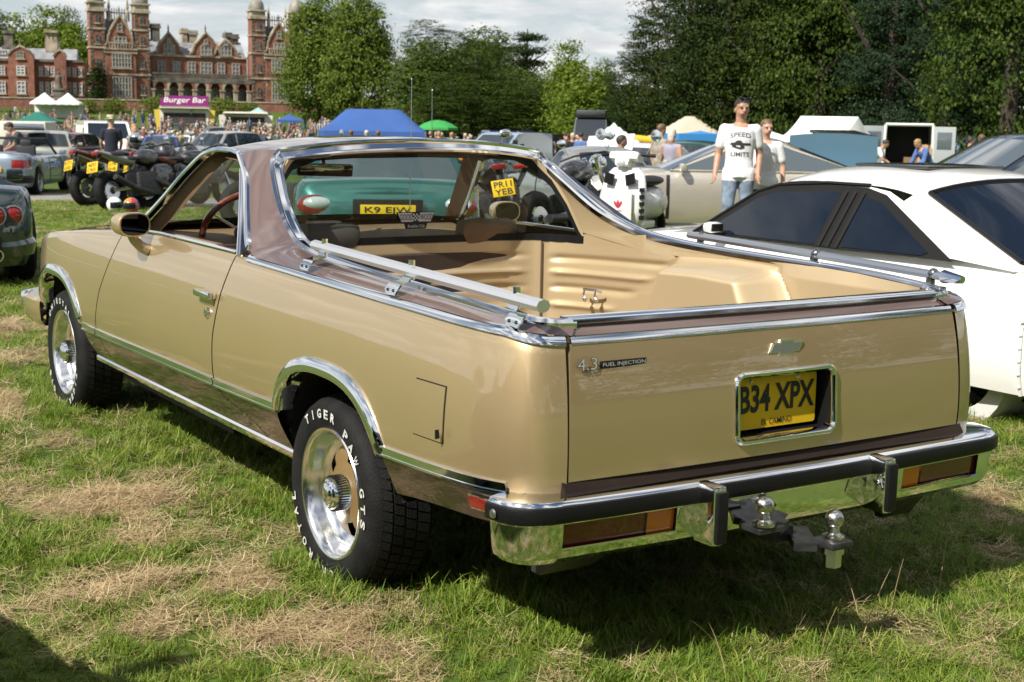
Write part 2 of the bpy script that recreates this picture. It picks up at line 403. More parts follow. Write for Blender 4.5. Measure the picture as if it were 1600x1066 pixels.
rear_seam = lambda z: .0842
def door_r(z): return interp([(.36,1.60),(.43,1.68),(.50,1.98),(.53,2.012),(.70,2.005),(.85,1.965),(1.0,1.90)], z)
def door_f(z): return interp([(.36,3.25),(.45,3.42),(.53,3.45),(.70,3.36),(.85,3.24),(1.0,3.12)], z)
gap = .0045
zs = lambda y: max(interp(STRIP, y) + .006 - (.022 if y < .16 else .022 * max(0, (.24 - y) / .08)), arch_z(y, .006))
zt = lambda y: interp(ZTOP, y)
def zlow(y):
    b = interp([(-.1,.47),(.2,.462),(.45,.452),(.6,.44),(.75,.42),(1.2,.40),(1.45,.385),(3.0,.372),(3.7,.37),(4.4,.42),(4.9,.44)], y)
    return max(b, arch_z(y, .008))
zs_l = lambda y: max(interp(STRIP, y), zlow(y) + .001)
for sg in (-1, 1):
    panel('quarter_panel', rear_seam, lambda z: door_r(z) - gap, zs, zt, GOLD, 150, 14, sg, roll=.012)
    dr = panel('door', lambda z: door_r(z) + gap, lambda z: door_f(z) - gap, zs, zt, GOLD, 30, 14, sg, roll=.02)
    fe = panel('front_fender', lambda z: door_f(z) + gap, lambda z: 4.9, zs, zt, GOLD, 90, 12, sg, roll=.03)
    panel('lower_quarter_panel', lambda z: .16, lambda z: .78, zlow, zs_l, BROWN, 30, 5, sg)
    panel('lower_quarter_panel', lambda z: 1.40, lambda z: door_r(z) - gap, zlow, zs_l, BROWN, 30, 5, sg)
    panel('lower_door_panel', lambda z: door_r(z) + gap, lambda z: door_f(z) - gap, zlow, zs_l, BROWN, 24, 5, sg)
    panel('lower_fender_panel', lambda z: door_f(z) + gap, lambda z: 3.80, zlow, zs_l, BROWN, 16, 5, sg)
    panel('lower_fender_panel', lambda z: 4.34, lambda z: 4.75, zlow, zs_l, BROWN, 16, 5, sg)
    # chrome strips
    def strip(y0, y1, nm='side_moulding', h=.034, dz=0, parent=EC, zf=None):
        n = max(6, int(abs(y1 - y0) * 14)); path = []; fr = []
        for i in range(n + 1):
            q = lerp(q_of(y0), q_of(y1), i / n); y = smooth_tab(TY, q); z = (zf(y) if zf else interp(STRIP, y)) + dz
            path.append(S(q, z, 0, sg)); fr.append((N(q, sg), Vector((0, 0, 1))))
        prof = [(-.006,-h/2),(.004,-h/2),(.011,-h*.40),(.011,-h*.27),(.007,-h*.22),(.007,h*.22),(.011,h*.27),(.011,h*.40),(.004,h/2),(-.006,h/2)]
        return sweep(path, prof, fr).build(nm, CHROME, parent, 30)
    strip(.165, .755); strip(1.445, 2.008); strip(2.016, 3.445); strip(3.455, 3.66); strip(4.47, 4.70)
    # belt moulding
    belt = lambda y: zt(y) + .010
    n = 90; path = []; fr = []
    for i in range(n + 1):
        q = lerp(0.0, q_of(1.79), i / n); y = smooth_tab(TY, q)
        path.append(S(q, belt(y), 0, sg)); fr.append((N(q, sg), Vector((0, 0, 1))))
    sweep(path, [(-.012,-.012),(.009,-.012),(.0108,-.009),(.0085,-.001),(.0035,.008),(-.004,.0125),(-.012,.0125)], fr).build('belt_moulding', CHROME, EC, 30)
    n = 30; path = []; fr = []
    for i in range(n + 1):
        q = lerp(q_of(1.92), q_of(3.12), i / n); y = smooth_tab(TY, q)
        path.append(S(q, zt(y) + .017, -.008, sg)); fr.append((N(q, sg), Vector((0, 0, 1))))
    sweep(path, [(-.012,-.005),(.008,-.005),(.010,.001),(.004,.007),(-.012,.007)], fr).build('sill_moulding', CHROME, dr, 30)
    # wheel-arch mouldings and dark wheel wells
    for yc, hw, hz, zc in ARCH:
        path = []; fr = []
        for i in range(61):
            a = lerp(math.radians(27), math.radians(153), i / 60) if yc < 2 else lerp(math.radians(25), math.radians(152), i / 60)
            c, s_ = math.cos(a), math.sin(a)
            y = yc + hw * math.copysign(abs(c) ** (2 / 2.6), c); z = zc + hz * abs(s_) ** (2 / 2.6)
            rad = Vector((0, c, s_)).normalized()
            path.append(S(q_of(y), z, 0, sg)); fr.append((N(q_of(y), sg), rad))
        sweep(path, [(-.05,-.006),(.004,-.006),(.016,.0),(.018,.010),(.010,.034),(.004,.044),(-.01,.044)], fr).build('wheel_arch_moulding', CHROME, EC, 30)
        mb = MB(); rows = []
        for x in (.85, .56):
            row = []
            for i in range(41):
                a = math.pi * i / 40; c, s_ = math.cos(a), math.sin(a)
                row.append((sg * x, yc + (hw + .012) * math.copysign(abs(c) ** (2 / 2.6), c), max(.40, zc - .1 + (hz + .112) * abs(s_) ** (2 / 2.6))))
            rows.append(row)
        mb.grid(rows); b0 = len(mb.v); mb.add([rows[1][i] for i in range(41)], [tuple(range(41))])
        mb.build('wheel_well', DARK, EC)
    # rocker moulding
    path = [S(q_of(lerp(1.36, 3.62, i / 30)), lerp(.388, .372, i / 30), 0, sg) for i in range(31)]
    sweep(path, [(-.03,-.024),(-.002,-.024),(.008,-.012),(.010,.002),(.006,.010),(-.03,.012)], [(N(q_of(2.5), sg), Vector((0, 0, 1)))] * 31).build('rocker_moulding', CHROME, EC, 30)
    # dark liner behind the seams
    mb = MB(); rows = []
    for y in [.35] + [x * .1 for x in range(5, 49)]:
        q = q_of(y); zz = zlow(y) + .01
        rows.append([S(q, lerp(zz, zt(y) - .02, k / 6), -.022, sg) for k in range(7)])
    mb.grid(rows).build('inner_body_shell', DARK, EC)

# fuel door, marker lamp, handles, mirror
def side_patch(y0, y1, z0, z1, out, mat, name, parent=EC, sg=-1, nq=8, nz=6, r=.0, thick=.006):
    mb = MB(); rows = []; q0, q1 = q_of(y0), q_of(y1)
    pr = []
    for i in range(nq + 1):
        rows.append([S(lerp(q0, q1, i / nq), lerp(z0, z1, k / nz), out, sg) for k in range(nz + 1)])
    back = [[p - N(lerp(q0, q1, i / nq), sg) * thick for p in r_] for i, r_ in enumerate(rows)]
    mb.grid(rows); mb.grid(back)
    for a, b in ((rows[0], back[0]), (rows[-1], back[-1]), ([r_[0] for r_ in rows], [r_[0] for r_ in back]), ([r_[-1] for r_ in rows], [r_[-1] for r_ in back])):
        mb.grid([a, b])
    return mb.build(name, mat, parent, 40)
side_patch(.3980, .5450, .6350, .7870, .0014, BLACKP, 'fuel_door_gap', thick=.004)
fd = side_patch(.401, .542, .638, .784, .0035, GOLD, 'fuel_door', thick=.004)
MB().prism([(.3945, .655), (.401, .650), (.401, .675)], -.920, -.9085, axis='X').build('finger_notch', BLACKP, fd)
for sg in (-1, 1):
    a = side_patch(.155, .292, .488, .528, .010, CHROME, 'side_marker_lamp', sg=sg)
    side_patch(.16, .287, .493, .521, .014, REDLENS, 'lens', a, sg)
doors = [o for o in EC.children if o.name.startswith('door') and 'lower' not in o.name]
for dr, sg in ((doors[0], -1), (doors[1], 1)):
    mb = MB()
    p = S(q_of(2.075), .832, 0, sg)
    mb.bbox((p.x + sg * .016, 2.075, .838), (.032, .155, .026), .009, rot=(0, 0, 0))
    mb.build('handle', CHROME, dr)
    MB().bbox((p.x + sg * .002, 2.075, .815), (.012, .13, .035), .006).build('handle_recess', GOLD, dr)
    p = S(q_of(2.06), .775, 0, sg)
    MB().lathe([(.0, .012), (.008, .012), (.017, .010), (.019, .0)], (p.x, 2.06, .772), 'X', 16).xf(Matrix.Identity(4)).build('lock', CHROME, dr) if sg > 0 else MB().lathe([(.0, -.012), (.008, -.012), (.017, -.010), (.019, .0)], (p.x, 2.06, .772), 'X', 16).build('lock', CHROME, dr)
    # mirror: bullet housing on a stalk
    my = 2.80 if sg < 0 else 3.02
    M = Matrix.Translation((sg * .945, my, 1.035)) @ Euler((0, 0, sg * R(-10))).to_matrix().to_4x4() @ Matrix.Diagonal((.70, .85, .92, 1))
    mb = MB(); rows = []
    for r, h in ((.02, .11), (.05, .10), (.078, .07), (.094, .03), (.10, -.01), (.101, -.045), (.097, -.052), (.088, -.052)):
        row = []
        for k in range(28):
            a = 2 * math.pi * k / 28; c, s_ = math.cos(a), math.sin(a)
            row.append((r * math.copysign(abs(c) ** .75, c) * .98, h, r * math.copysign(abs(s_) ** .75, s_) * .52))
        rows.append(row)
    mb.grid(rows, close_u=True); mb.add(rows[0], [tuple(range(28))]); mb.xf(M)
    mi = mb.build('door_mirror', GOLD, dr)
    mb = MB(); mb.grid([[(.088 * math.copysign(abs(math.cos(t)) ** .75, math.cos(t)), -.048, .046 * math.copysign(abs(math.sin(t)) ** .75, math.sin(t))) for t in [2 * math.pi * k / 28 for k in range(28)]], [(0, -.048, 0)] * 28], close_u=True)
    mb.xf(M); mb.build('mirror_glass', pmat('mirror_glass', (.05, .05, .055), .03, 1.0), mi)
    mb = MB(); mb.tube([(sg * .945, my, 1.005), (sg * .930, my - .005, .972), (sg * .905, my - .01, .945), (sg * .875, my - .015, .93)], [.018, .019, .021, .024], 10)
    mb.build('mirror_stalk', GOLD, mi)

# ---- brown upper body: bed rails, sail panels, roof
OC = [(.66,.150,.968),(.72,.163,.970),(.765,.215,.974),(.786,.31,.979),(.800,.547,.992),(.791,.767,.998),(.776,1.044,1.005),(.757,1.371,1.017),(.746,1.533,1.029),(.735,1.666,1.047),(.698,1.86,1.11),(.657,2.037,1.214),(.614,2.159,1.303),(.575,2.185,1.343)]
BC = [(.690,.125,.944),(.758,.137,.950),(.815,.19,.958),(.845,.30,.966),(.860,.547,.975),(.863,.767,.979),(.864,1.044,.984),(.866,1.371,.991),(.867,1.56,.996),(.867,1.71,1.000),(.852,1.805,1.025),(.786,1.985,1.125),(.705,2.19,1.25),(.652,2.38,1.325)]
def idx_curve(P, n):
    return [Vector([smooth_tab([(i, p[k]) for i, p in enumerate(P)], (len(P) - 1) * j / (n - 1)) for k in range(3)]) for j in range(n)]
NO = 79
O_ = idx_curve(OC, NO); B_ = idx_curve(BC, NO)
GC = [(.652,2.38,1.325),(.640,2.50,1.333),(.640,2.60,1.334),(.655,2.72,1.316),(.695,2.84,1.24),(.745,2.99,1.12),(.80,3.17,.990)]
def mirror(P, sg): return [Vector((sg * p[0], p[1], p[2])) for p in P]
for sg in (-1, 1):
    O, B = mirror(O_, sg), mirror(B_, sg)
    mb = MB(); rows = []
    for i in range(NO):
        a, b = B[i], O[i]; d = b - a
        nrm = Vector((sg * abs(d.z) * 1.0 + sg * .2 * d.length, -.15 * d.length, abs(d.x))).normalized()
        bul = .10 * d.length * (1 if i < 60 else .8) * min(1, max(0, (i - 14) / 10))
        rows.append([a.lerp(b, t) + nrm * bul * 4 * t * (1 - t) * .5 for t in [k / 8 for k in range(9)]])
    mb.grid(rows); mb.build('sail_panel', BROWNUP, EC, 50)
    # chrome frame round the side window
    G = mirror(curve3(GC, 40), sg); F = B[60:]
    pth = F[:-1] + G; fr = []
    for i in range(len(pth)):
        t = (pth[min(i + 1, len(pth) - 1)] - pth[max(i - 1, 0)]).normalized()
        o = Vector((sg, 0, .35)); o = (o - t * o.dot(t)).normalized(); fr.append((o, o.cross(t).normalized() * sg))
    sweep(pth, [(-.015,-.011),(.004,-.011),(.009,-.006),(.009,.006),(.004,.011),(-.015,.011)], fr).build('window_moulding', CHROME, EC, 30)
    # A-pillar between side window and windscreen
    Wc = [Vector((p.x - sg * .045, p.y + .075, p.z + .004)) for p in G[14:]]
    mb = MB(); mb.grid([[a, a.lerp(b, .5) + Vector((sg * .008, .01, .006)), b] for a, b in zip(G[14:], Wc)])
    mb.grid([[a - Vector((sg * .035, 0, .01)), b - Vector((sg * .03, .02, .01))] for a, b in zip(G[14:], Wc)])
    mb.build('windscreen_pillar', BROWNUP, EC)
    # inner B-pillar and header trim in tan
    mb = MB(); mb.grid([[Vector((p.x - sg * .03, p.y, p.z - .004)), Vector((p.x - sg * .075, p.y - .06, p.z - .02))] for p in pth])
    mb.build('window_inner_trim', TAN, EC)
    # door glass rear division bar and glass
    P0 = Vector((sg * .862, 1.865, .992)); P1 = Vector((sg * .690, 2.255, 1.272))
    bar = curve3([P0, Vector((sg * .782, 2.04, 1.125)), P1], 12)
    MB().tube(bar, .011, 8, squash=(1, .6)).build('window_division_bar', CHROME, EC)
    mb = MB(); n = 20; FF = [B_[60 + int(k * (NO - 61) / (n - 1))] for k in range(n)]; bars = curve3([(.862,1.865,.992),(.782,2.04,1.125),(.690,2.255,1.272)], n)
    mb.grid([[(sg * a.x, a.y, a.z), (sg * (b.x - .01), b.y, b.z)] for a, b in zip(bars, FF)])
    mb.build('quarter_glass', DGLASS, EC)

# roof skin
def roof_pt(u, v, dz=0.0):
    Lx = interp([(0,.575),(.12,.615),(.30,.648),(.6,.640),(1,.652)], v); Ly = interp([(0,2.185),(.30,2.38),(.6,2.58),(1,2.73)], v); Lz = interp([(0,1.343),(.12,1.330),(.30,1.327),(.6,1.336),(1,1.316)], v)
    Cy = lerp(2.085, 2.93, v); Cz = interp([(0,1.384),(.3,1.394),(.6,1.394),(1,1.362)], v)
    k = 1 - abs(u) ** 2.2
    return Vector((Lx * u, lerp(Ly, Cy, k), lerp(Lz, Cz, 1 - abs(u) ** 2.4) + dz))
us = [-1 + 2 * k / 36 for k in range(37)]; vs_ = [k / 20 for k in range(21)]
mb = MB(); mb.grid([[roof_pt(u, v) for u in us] for v in vs_])
for sg in (-1, 1):   # corner between sail panel and roof edge
    O, B = mirror(O_, sg), mirror(B_, sg)
    mb.grid([[O[-1].lerp(B[-1], k / 6), roof_pt(sg * 1.0, .30 * k / 6)] for k in range(7)])
roof = mb.build('roof', BROWNUP, EC, 50)
mb = MB(); mb.grid([[roof_pt(u * .985, v, -.035) for u in us] for v in vs_]); mb.build('headliner', TAN, roof)
rim = [Vector((-p.x, p.y, p.z)) for p in O_] + [roof_pt(u, 0) for u in us[1:-1]] + [p.copy() for p in O_[::-1]]
ups = []
for i, p in enumerate(rim):
    t = (rim[min(i + 1, len(rim) - 1)] - rim[max(i - 1, 0)]).normalized(); j = min(i, len(rim) - 1 - i)
    if j < 46: u = Vector((0, 0, 1))
    elif j < NO - 3: u = Vector((0, -abs(t.z), abs(t.y))).normalized()
    else: u = Vector((0, -.90, .42))
    ups.append(u)
for _ in range(6): ups = [ups[0]] + [(ups[i - 1] + ups[i] + ups[i + 1]).normalized() for i in range(1, len(ups) - 1)] + [ups[-1]]
fr = []
for i, p in enumerate(rim):
    t = (rim[min(i + 1, len(rim) - 1)] - rim[max(i - 1, 0)]).normalized(); j = min(i, len(rim) - 1 - i)
    u = (ups[i] - t * ups[i].dot(t)).normalized(); w = u.cross(t)
    c = Vector((0, 1.2, 1.0)) - p
    if w.dot(c) < 0: w = -w
    fr.append((w, u))
sweep(rim, [(-.006,-.012),(-.007,.003),(.002,.011),(.009,.008),(.013,.004),(.030,.004),(.034,.008),(.041,.009),(.046,.002),(.046,-.014)], fr).build('bed_opening_moulding', CHROME, EC, 30)
# gold band under the roof edge, then the wrap-round back window
WR = [(.30,2.205),(.44,2.195),(.535,2.165),(.60,2.115),(.635,2.05),(.658,1.965)]
WPL = [(-x, y) for x, y in WR[::-1]] + [(0, 2.21)] + WR
WTOP = [(1.965,1.012),(2.05,1.15),(2.115,1.25),(2.165,1.325),(2.195,1.36),(2.21,1.374)]
def wtop(x, y): # upper edge of the back window above its plan curve
    return interp(WTOP, y)
def wlean(x, f): return -.105 * f * max(0, 1 - (abs(x) / .56) ** 3)
wp = [Vector((x, y, 0)) for x, y in WPL]
wpl = []
for a, b in zip(wp, wp[1:]):
    wpl += [a.lerp(b, k / 4) for k in range(4)]
wpl.append(wp[-1])
def shrink(p, d): # offset plan forwards
    return Vector((p.x * (1 - d * .6), p.y + d, 0))
bands = {'back_window_surround': (-.004, .022, GOLDIN), 'back_window_gasket': (.022, .055, BLACKP)}
def wrow(p, lo, f):
    top = wtop(p.x, p.y); return Vector((p.x, p.y + .0, lerp(lo, top, f)))
for nm, (t0, t1, mt) in bands.items():
    mb = MB(); mb.grid([[Vector((p.x, p.y + wlean(p.x, (wtop(p.x, p.y) - t - 1.0) / .37), max(1.0, wtop(p.x, p.y) - t))) for t in (t0, (t0 + t1) / 2, t1)] for p in wpl])
    mb.build(nm, mt, EC)
mb = MB(); mb.grid([[Vector((p.x, p.y - .004, z)) for z in (.975, .988, 1.006)] for p in wpl]); mb.build('back_window_lower_gasket', BLACKP, EC)
mb = MB(); mb.grid([[Vector((p.x, p.y + .006 + wlean(p.x, k / 4), lerp(.99, max(1.0, wtop(p.x, p.y) - .04), k / 4))) for k in range(5)] for p in wpl])
bwin = mb.build('back_window', GLASS, EC)
# window sticker
mb = MB(); yy = 2.178
wing = [(-.087,1.104),(.087,1.104),(.070,1.068),(.052,1.060),(.045,1.038),(-.045,1.038),(-.052,1.060),(-.070,1.068)]
mb.prism(wing, yy, yy + .003); st = mb.build('window_sticker', BLACK, bwin)
mb = MB(); mb.prism([(-.082,1.101),(-.018,1.101),(-.012,1.066),(-.066,1.066)], yy - .002, yy - .001); mb.prism([(.082,1.101),(.018,1.101),(.012,1.066),(.066,1.066)], yy - .002, yy - .001)
for i in range(4):
    for j in range(4):
        if (i + j) % 2: mb.box((-.0105 + i * .007, yy - .0015, 1.073 + j * .007), (.007, .001, .007))
tag(mb.build('sticker_wings', WHITE, st), kind='stuff')
mb = MB(); add_text(mb, 'GOOD', (-.045, yy - .003, 1.084), (1, 0, 0), (0, 0, 1), .024, .058); add_text(mb, 'WOOD', (.046, yy - .003, 1.084), (1, 0, 0), (0, 0, 1), .024, .058); tag(mb.build('sticker_lettering', BLACK, st), kind='stuff')
mb = MB(); add_text(mb, 'Breakfast Club', (0, yy - .003, 1.049), (1, 0, 0), (0, 0, 1), .011, .074); tag(mb.build('sticker_small_lettering', WHITE, st), kind='stuff')

# ---- bed interior
FL = .56
def rail_in(y):
    return interp([(p[1], p[0] - .045) for p in OC], y), interp([(p[1], p[2]) for p in OC], y)
SIDE = [(.568,2.140),(.60,2.115),(.635,2.05),(.658,1.965),(.672,1.85),(.686,1.68),(.702,1.45),(.718,1.25),(.728,1.0),(.735,.7),(.737,.4),(.732,.17)]
def hump(y, z):
    """bulge of the wheelhouse in the bed side"""
    yc = 1.165; t = abs(y - yc) / lerp(.46, .25, min(1, max(0, (z - .62) / .34)))
    e = min(1, max(0, (.985 - .03 * abs(y - yc) - z) / .085)); k = min(1, max(0, (1.04 - t) / .30))
    sm = lambda a: a * a * (3 - 2 * a)
    raw = min((.985 - .03 * abs(y - yc) - z) / .06, (1.04 - t) / .34)
    e = min(1, max(0, (.985 - .03 * abs(y - yc) - z) / .06)); k = min(1, max(0, (1.04 - t) / .34))
    return .15 * sm(e) * sm(k) - .013 * math.exp(-((raw + .05) / .11) ** 2)
def ribs(d, z, lo, hi, tilt):
    w = min(1, max(0, (d - lo) / .05)) * min(1, max(0, (hi - tilt * (.91 - z) * 1.2 - d) / .07)); r = 0
    for z0, sgn in ((.905, -1), (.845, 1), (.785, -1), (.71, 1)):
        r += sgn * .012 * math.exp(-((z - z0 - .035 * d) / .012) ** 2)
    return r * w
for sg in (-1, 1):
    mb = MB(); cols = []
    path = curve3([(x, y, 0) for x, y in SIDE], 260); dist = 0
    for i, p in enumerate(path):
        t = (path[min(i + 1, 259)] - path[max(i - 1, 0)]).normalized(); nrm = Vector((t.y, -t.x, 0))
        if nrm.x > 0: nrm = -nrm
        if i: dist += (p - path[i - 1]).length
        xr, zr = rail_in(p.y); ztop_ = .985 if p.y > 1.86 else lerp(.985, zr, min(1, (1.85 - p.y) / .25))
        col = []
        for k in range(91):
            z = lerp(FL, ztop_, k / 90); h = hump(p.y, z)
            o = h + (ribs(dist, z, .03, .70, 1.3) if abs(h) < .0015 else 0)
            q = p + nrm * o
            x = lerp(q.x, min(xr, q.x + .02), min(1, max(0, (z - .95) / .05))) if p.y < 1.6 else q.x
            col.append((sg * x, q.y, z))
        cols.append(col)
    mb.grid(cols); mb.build('bed_side_wall', GOLDIN, EC, 60)
    mb = MB(); rows = []
    for i in range(38, NO):
        p = O_[i]; a = Vector((p.x - .043, p.y, p.z - .006))
        if p.z > 1.035:
            yw = interp([(q[1], q[0]) for q in WTOP], p.z - .016); wx = interp([(q[1], q[0]) for q in WR[::-1]], yw); b = Vector((wx, yw, wtop(wx, yw)))
        else:
            bx = interp([(q[1], q[0]) for q in SIDE[::-1]], p.y); b = Vector((bx + .002, p.y, min(a.z - .002, .972)))
        rows.append([Vector((sg * lerp(a.x, b.x, k / 3), lerp(a.y, b.y, k / 3), lerp(a.z, b.z, k / 3))) for k in range(4)])
    mb.grid(rows)
    o0 = next(p for p in O_ if p.z > 1.03); lo_ = []; hi_ = []
    for k in range(11):
        y = lerp(o0.y - .05, 1.967, k / 10); lo_.append(Vector((sg * (interp([(q[1], q[0]) for q in SIDE[::-1]], y) + .001), y, .968)))
        hi_.append(Vector((sg * (o0.x - .043), o0.y, o0.z - .006)).lerp(Vector((sg * .658, 1.967, 1.014)), k / 10))
    mb.grid([lo_, hi_])
    mb.build('sail_inner_panel', GOLDIN, EC, 50)
mb = MB(); cols = []
fpl = [p for p in wpl if abs(p.x) <= .572]
for p in fpl:
    col = []
    for k in range(61):
        z = lerp(FL, .978, k / 60); d = 0
        w = min(1, max(0, (.525 - abs(p.x)) / .05))
        for z0, s_ in ((.915, -1), (.85, 1), (.785, -1), (.70, 1)): d += s_ * .011 * math.exp(-((z - z0) / .011) ** 2) * w
        col.append((p.x, p.y - .004 - d, z))
    cols.append(col)
mb.grid(cols); bfw = mb.build('bed_front_wall', GOLDIN, EC, 60)
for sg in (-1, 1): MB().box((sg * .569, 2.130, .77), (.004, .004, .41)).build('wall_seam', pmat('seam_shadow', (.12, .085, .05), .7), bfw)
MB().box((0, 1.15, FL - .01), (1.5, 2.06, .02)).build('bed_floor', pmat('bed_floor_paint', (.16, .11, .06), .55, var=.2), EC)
# tie-down hooks on the right wall
mb = MB(); mb.tube([(.625, 1.90, .793), (.612, 1.885, .80), (.630, 1.82, .80), (.645, 1.81, .793)], .006, 6)
for y in (1.88, 1.825):
    hx = lerp(.614, .629, (1.88 - y) / .055)
    mb.tube([(hx, y, .80), (hx - .006, y, .782), (hx - .003, y, .766)], .005, 6); mb.ball((hx - .003, y - .004, .762), (.010, .012, .013), 10, 6)
tag(mb.build('tie_down_hook', STEEL, EC), kind='stuff')

# ---- tailgate
def tg_y(x, z, off=0): return .084 - .014 * (1 - (x / .72) ** 2) + smooth_tab(DZ, z) * .92 + off
xs = sorted(set([round(-.7165 + 1.433 * k / 28, 4) for k in range(29)] + [-.168, .168]))
zz = sorted(set([round(lerp(.582, .924, k / 16), 4) for k in range(17)] + [.632, .802]))
def seamx(x, z): return x * (1 - (smooth_tab(DZ, z) * .45) / .72)
i0, i1 = xs.index(-.168), xs.index(.168); k0, k1 = zz.index(.632), zz.index(.802)
mb = MB(); mb.grid([[(seamx(x, z), tg_y(x, z), z) for x in xs] for z in zz], skip=lambda i, j: k0 <= i < k1 and i0 <= j < i1)
edge = [[(seamx(x, zz[0]), tg_y(x, zz[0]), zz[0]) for x in xs], [(seamx(x, zz[0]), tg_y(x, zz[0]) + .05, zz[0] - .004) for x in xs]]
mb.grid(edge)
for e in (0, -1): mb.grid([[(seamx(xs[e], z), tg_y(xs[e], z), z) for z in zz], [(seamx(xs[e], z), tg_y(xs[e], z) + .05, z) for z in zz]])
TG = mb.build('tailgate', GOLD, EC, 40)
mb = MB()
for t0, t1 in ((.924, .934), ): pass
mb.grid([[(seamx(x, .925) * .985, tg_y(x, .925) + a, z) for x in xs] for a, z in ((.006, .924), (.010, .932), (.034, .958), (.040, .964), (.085, .966), (.085, .58))])
mb.build('tailgate_upper_band', BROWNUP, TG, 40)
for nm, zc, dy, h, o in (('tailgate_lower_moulding', .932, .008, .022, .011), ('tailgate_top_moulding', .972, .042, .016, .012)):
    path = [(seamx(x, .925) * (.995 if zc < .95 else .955), tg_y(x, .925) + dy, zc) for x in xs]
    prof = [(-.01,-h/2),(o*.9,-h/2),(o,-h*.38),(o*.75,0),(o*.35,h*.38),(-.004,h/2),(-.01,h/2)] if zc < .95 else [(-.05,-.006),(.006,-.008),(.012,-.002),(.010,.005),(.0,.010),(-.05,.010)]
    sweep(path, prof, [(Vector((0, -1, 0)), Vector((0, 0, 1)))] * len(path)).build(nm, CHROME, TG, 30)
MB().box((0, .165, .77), (1.36, .012, .38)).build('tailgate_inner_panel', GOLDIN, TG)
# plate recess with frame
mb = MB(); x0, x1, z0, z1 = -.168, .168, .632, .802; yb = .145
c = [(x0, z0), (x1, z0), (x1, z1), (x0, z1)]
f_ = [(x, tg_y(x, z), z) for x, z in c]; b_ = [(x * .97, yb, lerp(.717, z, .94)) for x, z in c]
mb.add(f_ + b_, [(4, 5, 6, 7), (0, 1, 5, 4), (1, 2, 6, 5), (2, 3, 7, 6), (3, 0, 4, 7)]); rec = mb.build('plate_recess', BLACKP, TG, 20)
def rrect(hx, hz, r, n=6):
    P = []
    for cx, cz, a in ((hx - r, hz - r, 0), (-hx + r, hz - r, 90), (-hx + r, -hz + r, 180), (hx - r, -hz + r, 270)):
        P += [(cx + r * math.cos(R(a + 90 * k / n)), cz + r * math.sin(R(a + 90 * k / n))) for k in range(n + 1)]
    return P
mb = MB(); rows = []
for hx, hz, o in ((.189, .099, .004), (.188, .098, -.005), (.184, .094, -.010), (.177, .087, -.009), (.173, .083, -.003), (.171, .081, .02)):
    rows.append([(x, tg_y(x, .717 + z, o), .715 + z) for x, z in rrect(hx, hz, .030 if hx > .18 else .022)])
mb.grid(rows, close_u=True); mb.build('plate_frame', CHROME, TG, 30)
mb = MB(); mb.prism([(x, z + .717) for x, z in rrect(.146, .071, .008, 3)], .112, .115); pl = mb.build('number_plate', YPLATE, TG, 20)
mb = MB(); add_text(mb, 'B34 XPX', (.0, .1115, .730), (1, 0, 0), (0, 0, 1), .078, .278, bold=.030); tag(mb.build('plate_characters', BLACK, pl), kind='stuff')
mb = MB(); add_text(mb, 'EL CAMINO', (.0, .1115, .663), (1, 0, 0), (0, 0, 1), .0165, .112, bold=.008); tag(mb.build('plate_lettering', BLACK, pl), kind='stuff')
mb = MB()
for x in (-.10, .075): mb.lathe([(0, -.004), (.004, -.0035), (.006, 0)], (x, .112, .779), 'Y', 10)
tag(mb.build('plate_screw', STEEL, pl), kind='stuff')
mb = MB(); mb.lathe([(0, -.006), (.005, -.004), (.006, 0)], (.145, .135, .645), 'Y', 10); mb.bbox((.02, .11, .797), (.05, .03, .012), .003); tag(mb.build('recess_lamp', STEEL, rec), kind='stuff')
# badges
BADGE = pmat('badge_silver', (.62, .62, .60), .35, .35)
yb = tg_y(0, .872) - .004
bow = [(-.062,.856),(-.026,.857),(-.022,.850),(.028,.850),(.031,.857),(.062,.857),(.062,.884),(.031,.885),(.027,.892),(-.020,.892),(-.024,.885),(-.050,.885)]
bow = [(-.064,.857),(-.023,.857),(-.027,.849),(.021,.849),(.025,.857),(.050,.857),(.064,.884),(.023,.884),(.027,.892),(-.021,.892),(-.025,.884),(-.050,.884)]
MB().prism(bow, yb, yb + .01).build('bow_tie_emblem', CHROME, TG, 20)
cx_, cz_ = 0, .8705
MB().prism([(cx_ + (x - cx_) * .90, cz_ + (z - cz_) * .80) for x, z in bow], yb - .0015, yb + .005).build('emblem_face', pmat('emblem_grey', (.32, .33, .33), .35, .6), TG, 20)
yb = tg_y(-.6, .872) - .003
mb = MB(); add_text(mb, '4.3', (-.661, yb - .001, .874), (1, 0, 0), (0, 0, 1), .034, .064, bold=.03, depth=.002); tag(mb.build('engine_badge_back', BLACK, TG), kind='stuff')
mb = MB(); add_text(mb, '4.3', (-.663, yb - .003, .875), (1, 0, 0), (0, 0, 1), .031, .060, bold=.0, depth=.003); tag(mb.build('engine_badge', BADGE, TG), kind='stuff')
MB().bbox((-.547, yb + .002, .868), (.144, .006, .019), .002, rot=(0, 0, R(-.8))).build('injection_badge_back', BLACK, TG)
mb = MB(); add_text(mb, 'FUEL INJECTION', (-.547, yb - .0025, .868), (1, 0, 0), (0, 0, 1), .012, .134, bold=.006, depth=.002); tag(mb.build('injection_badge', BADGE, TG), kind='stuff')
# sill below the tailgate
MB().prism([(.06,.54),(.09,.585),(.20,.585),(.20,.50),(.06,.50)], -.735, .735, axis='X').build('tail_sill', pmat('tail_sill_paint', (.022, .014, .010), .6, 0, spec=.2, var=.2), EC)

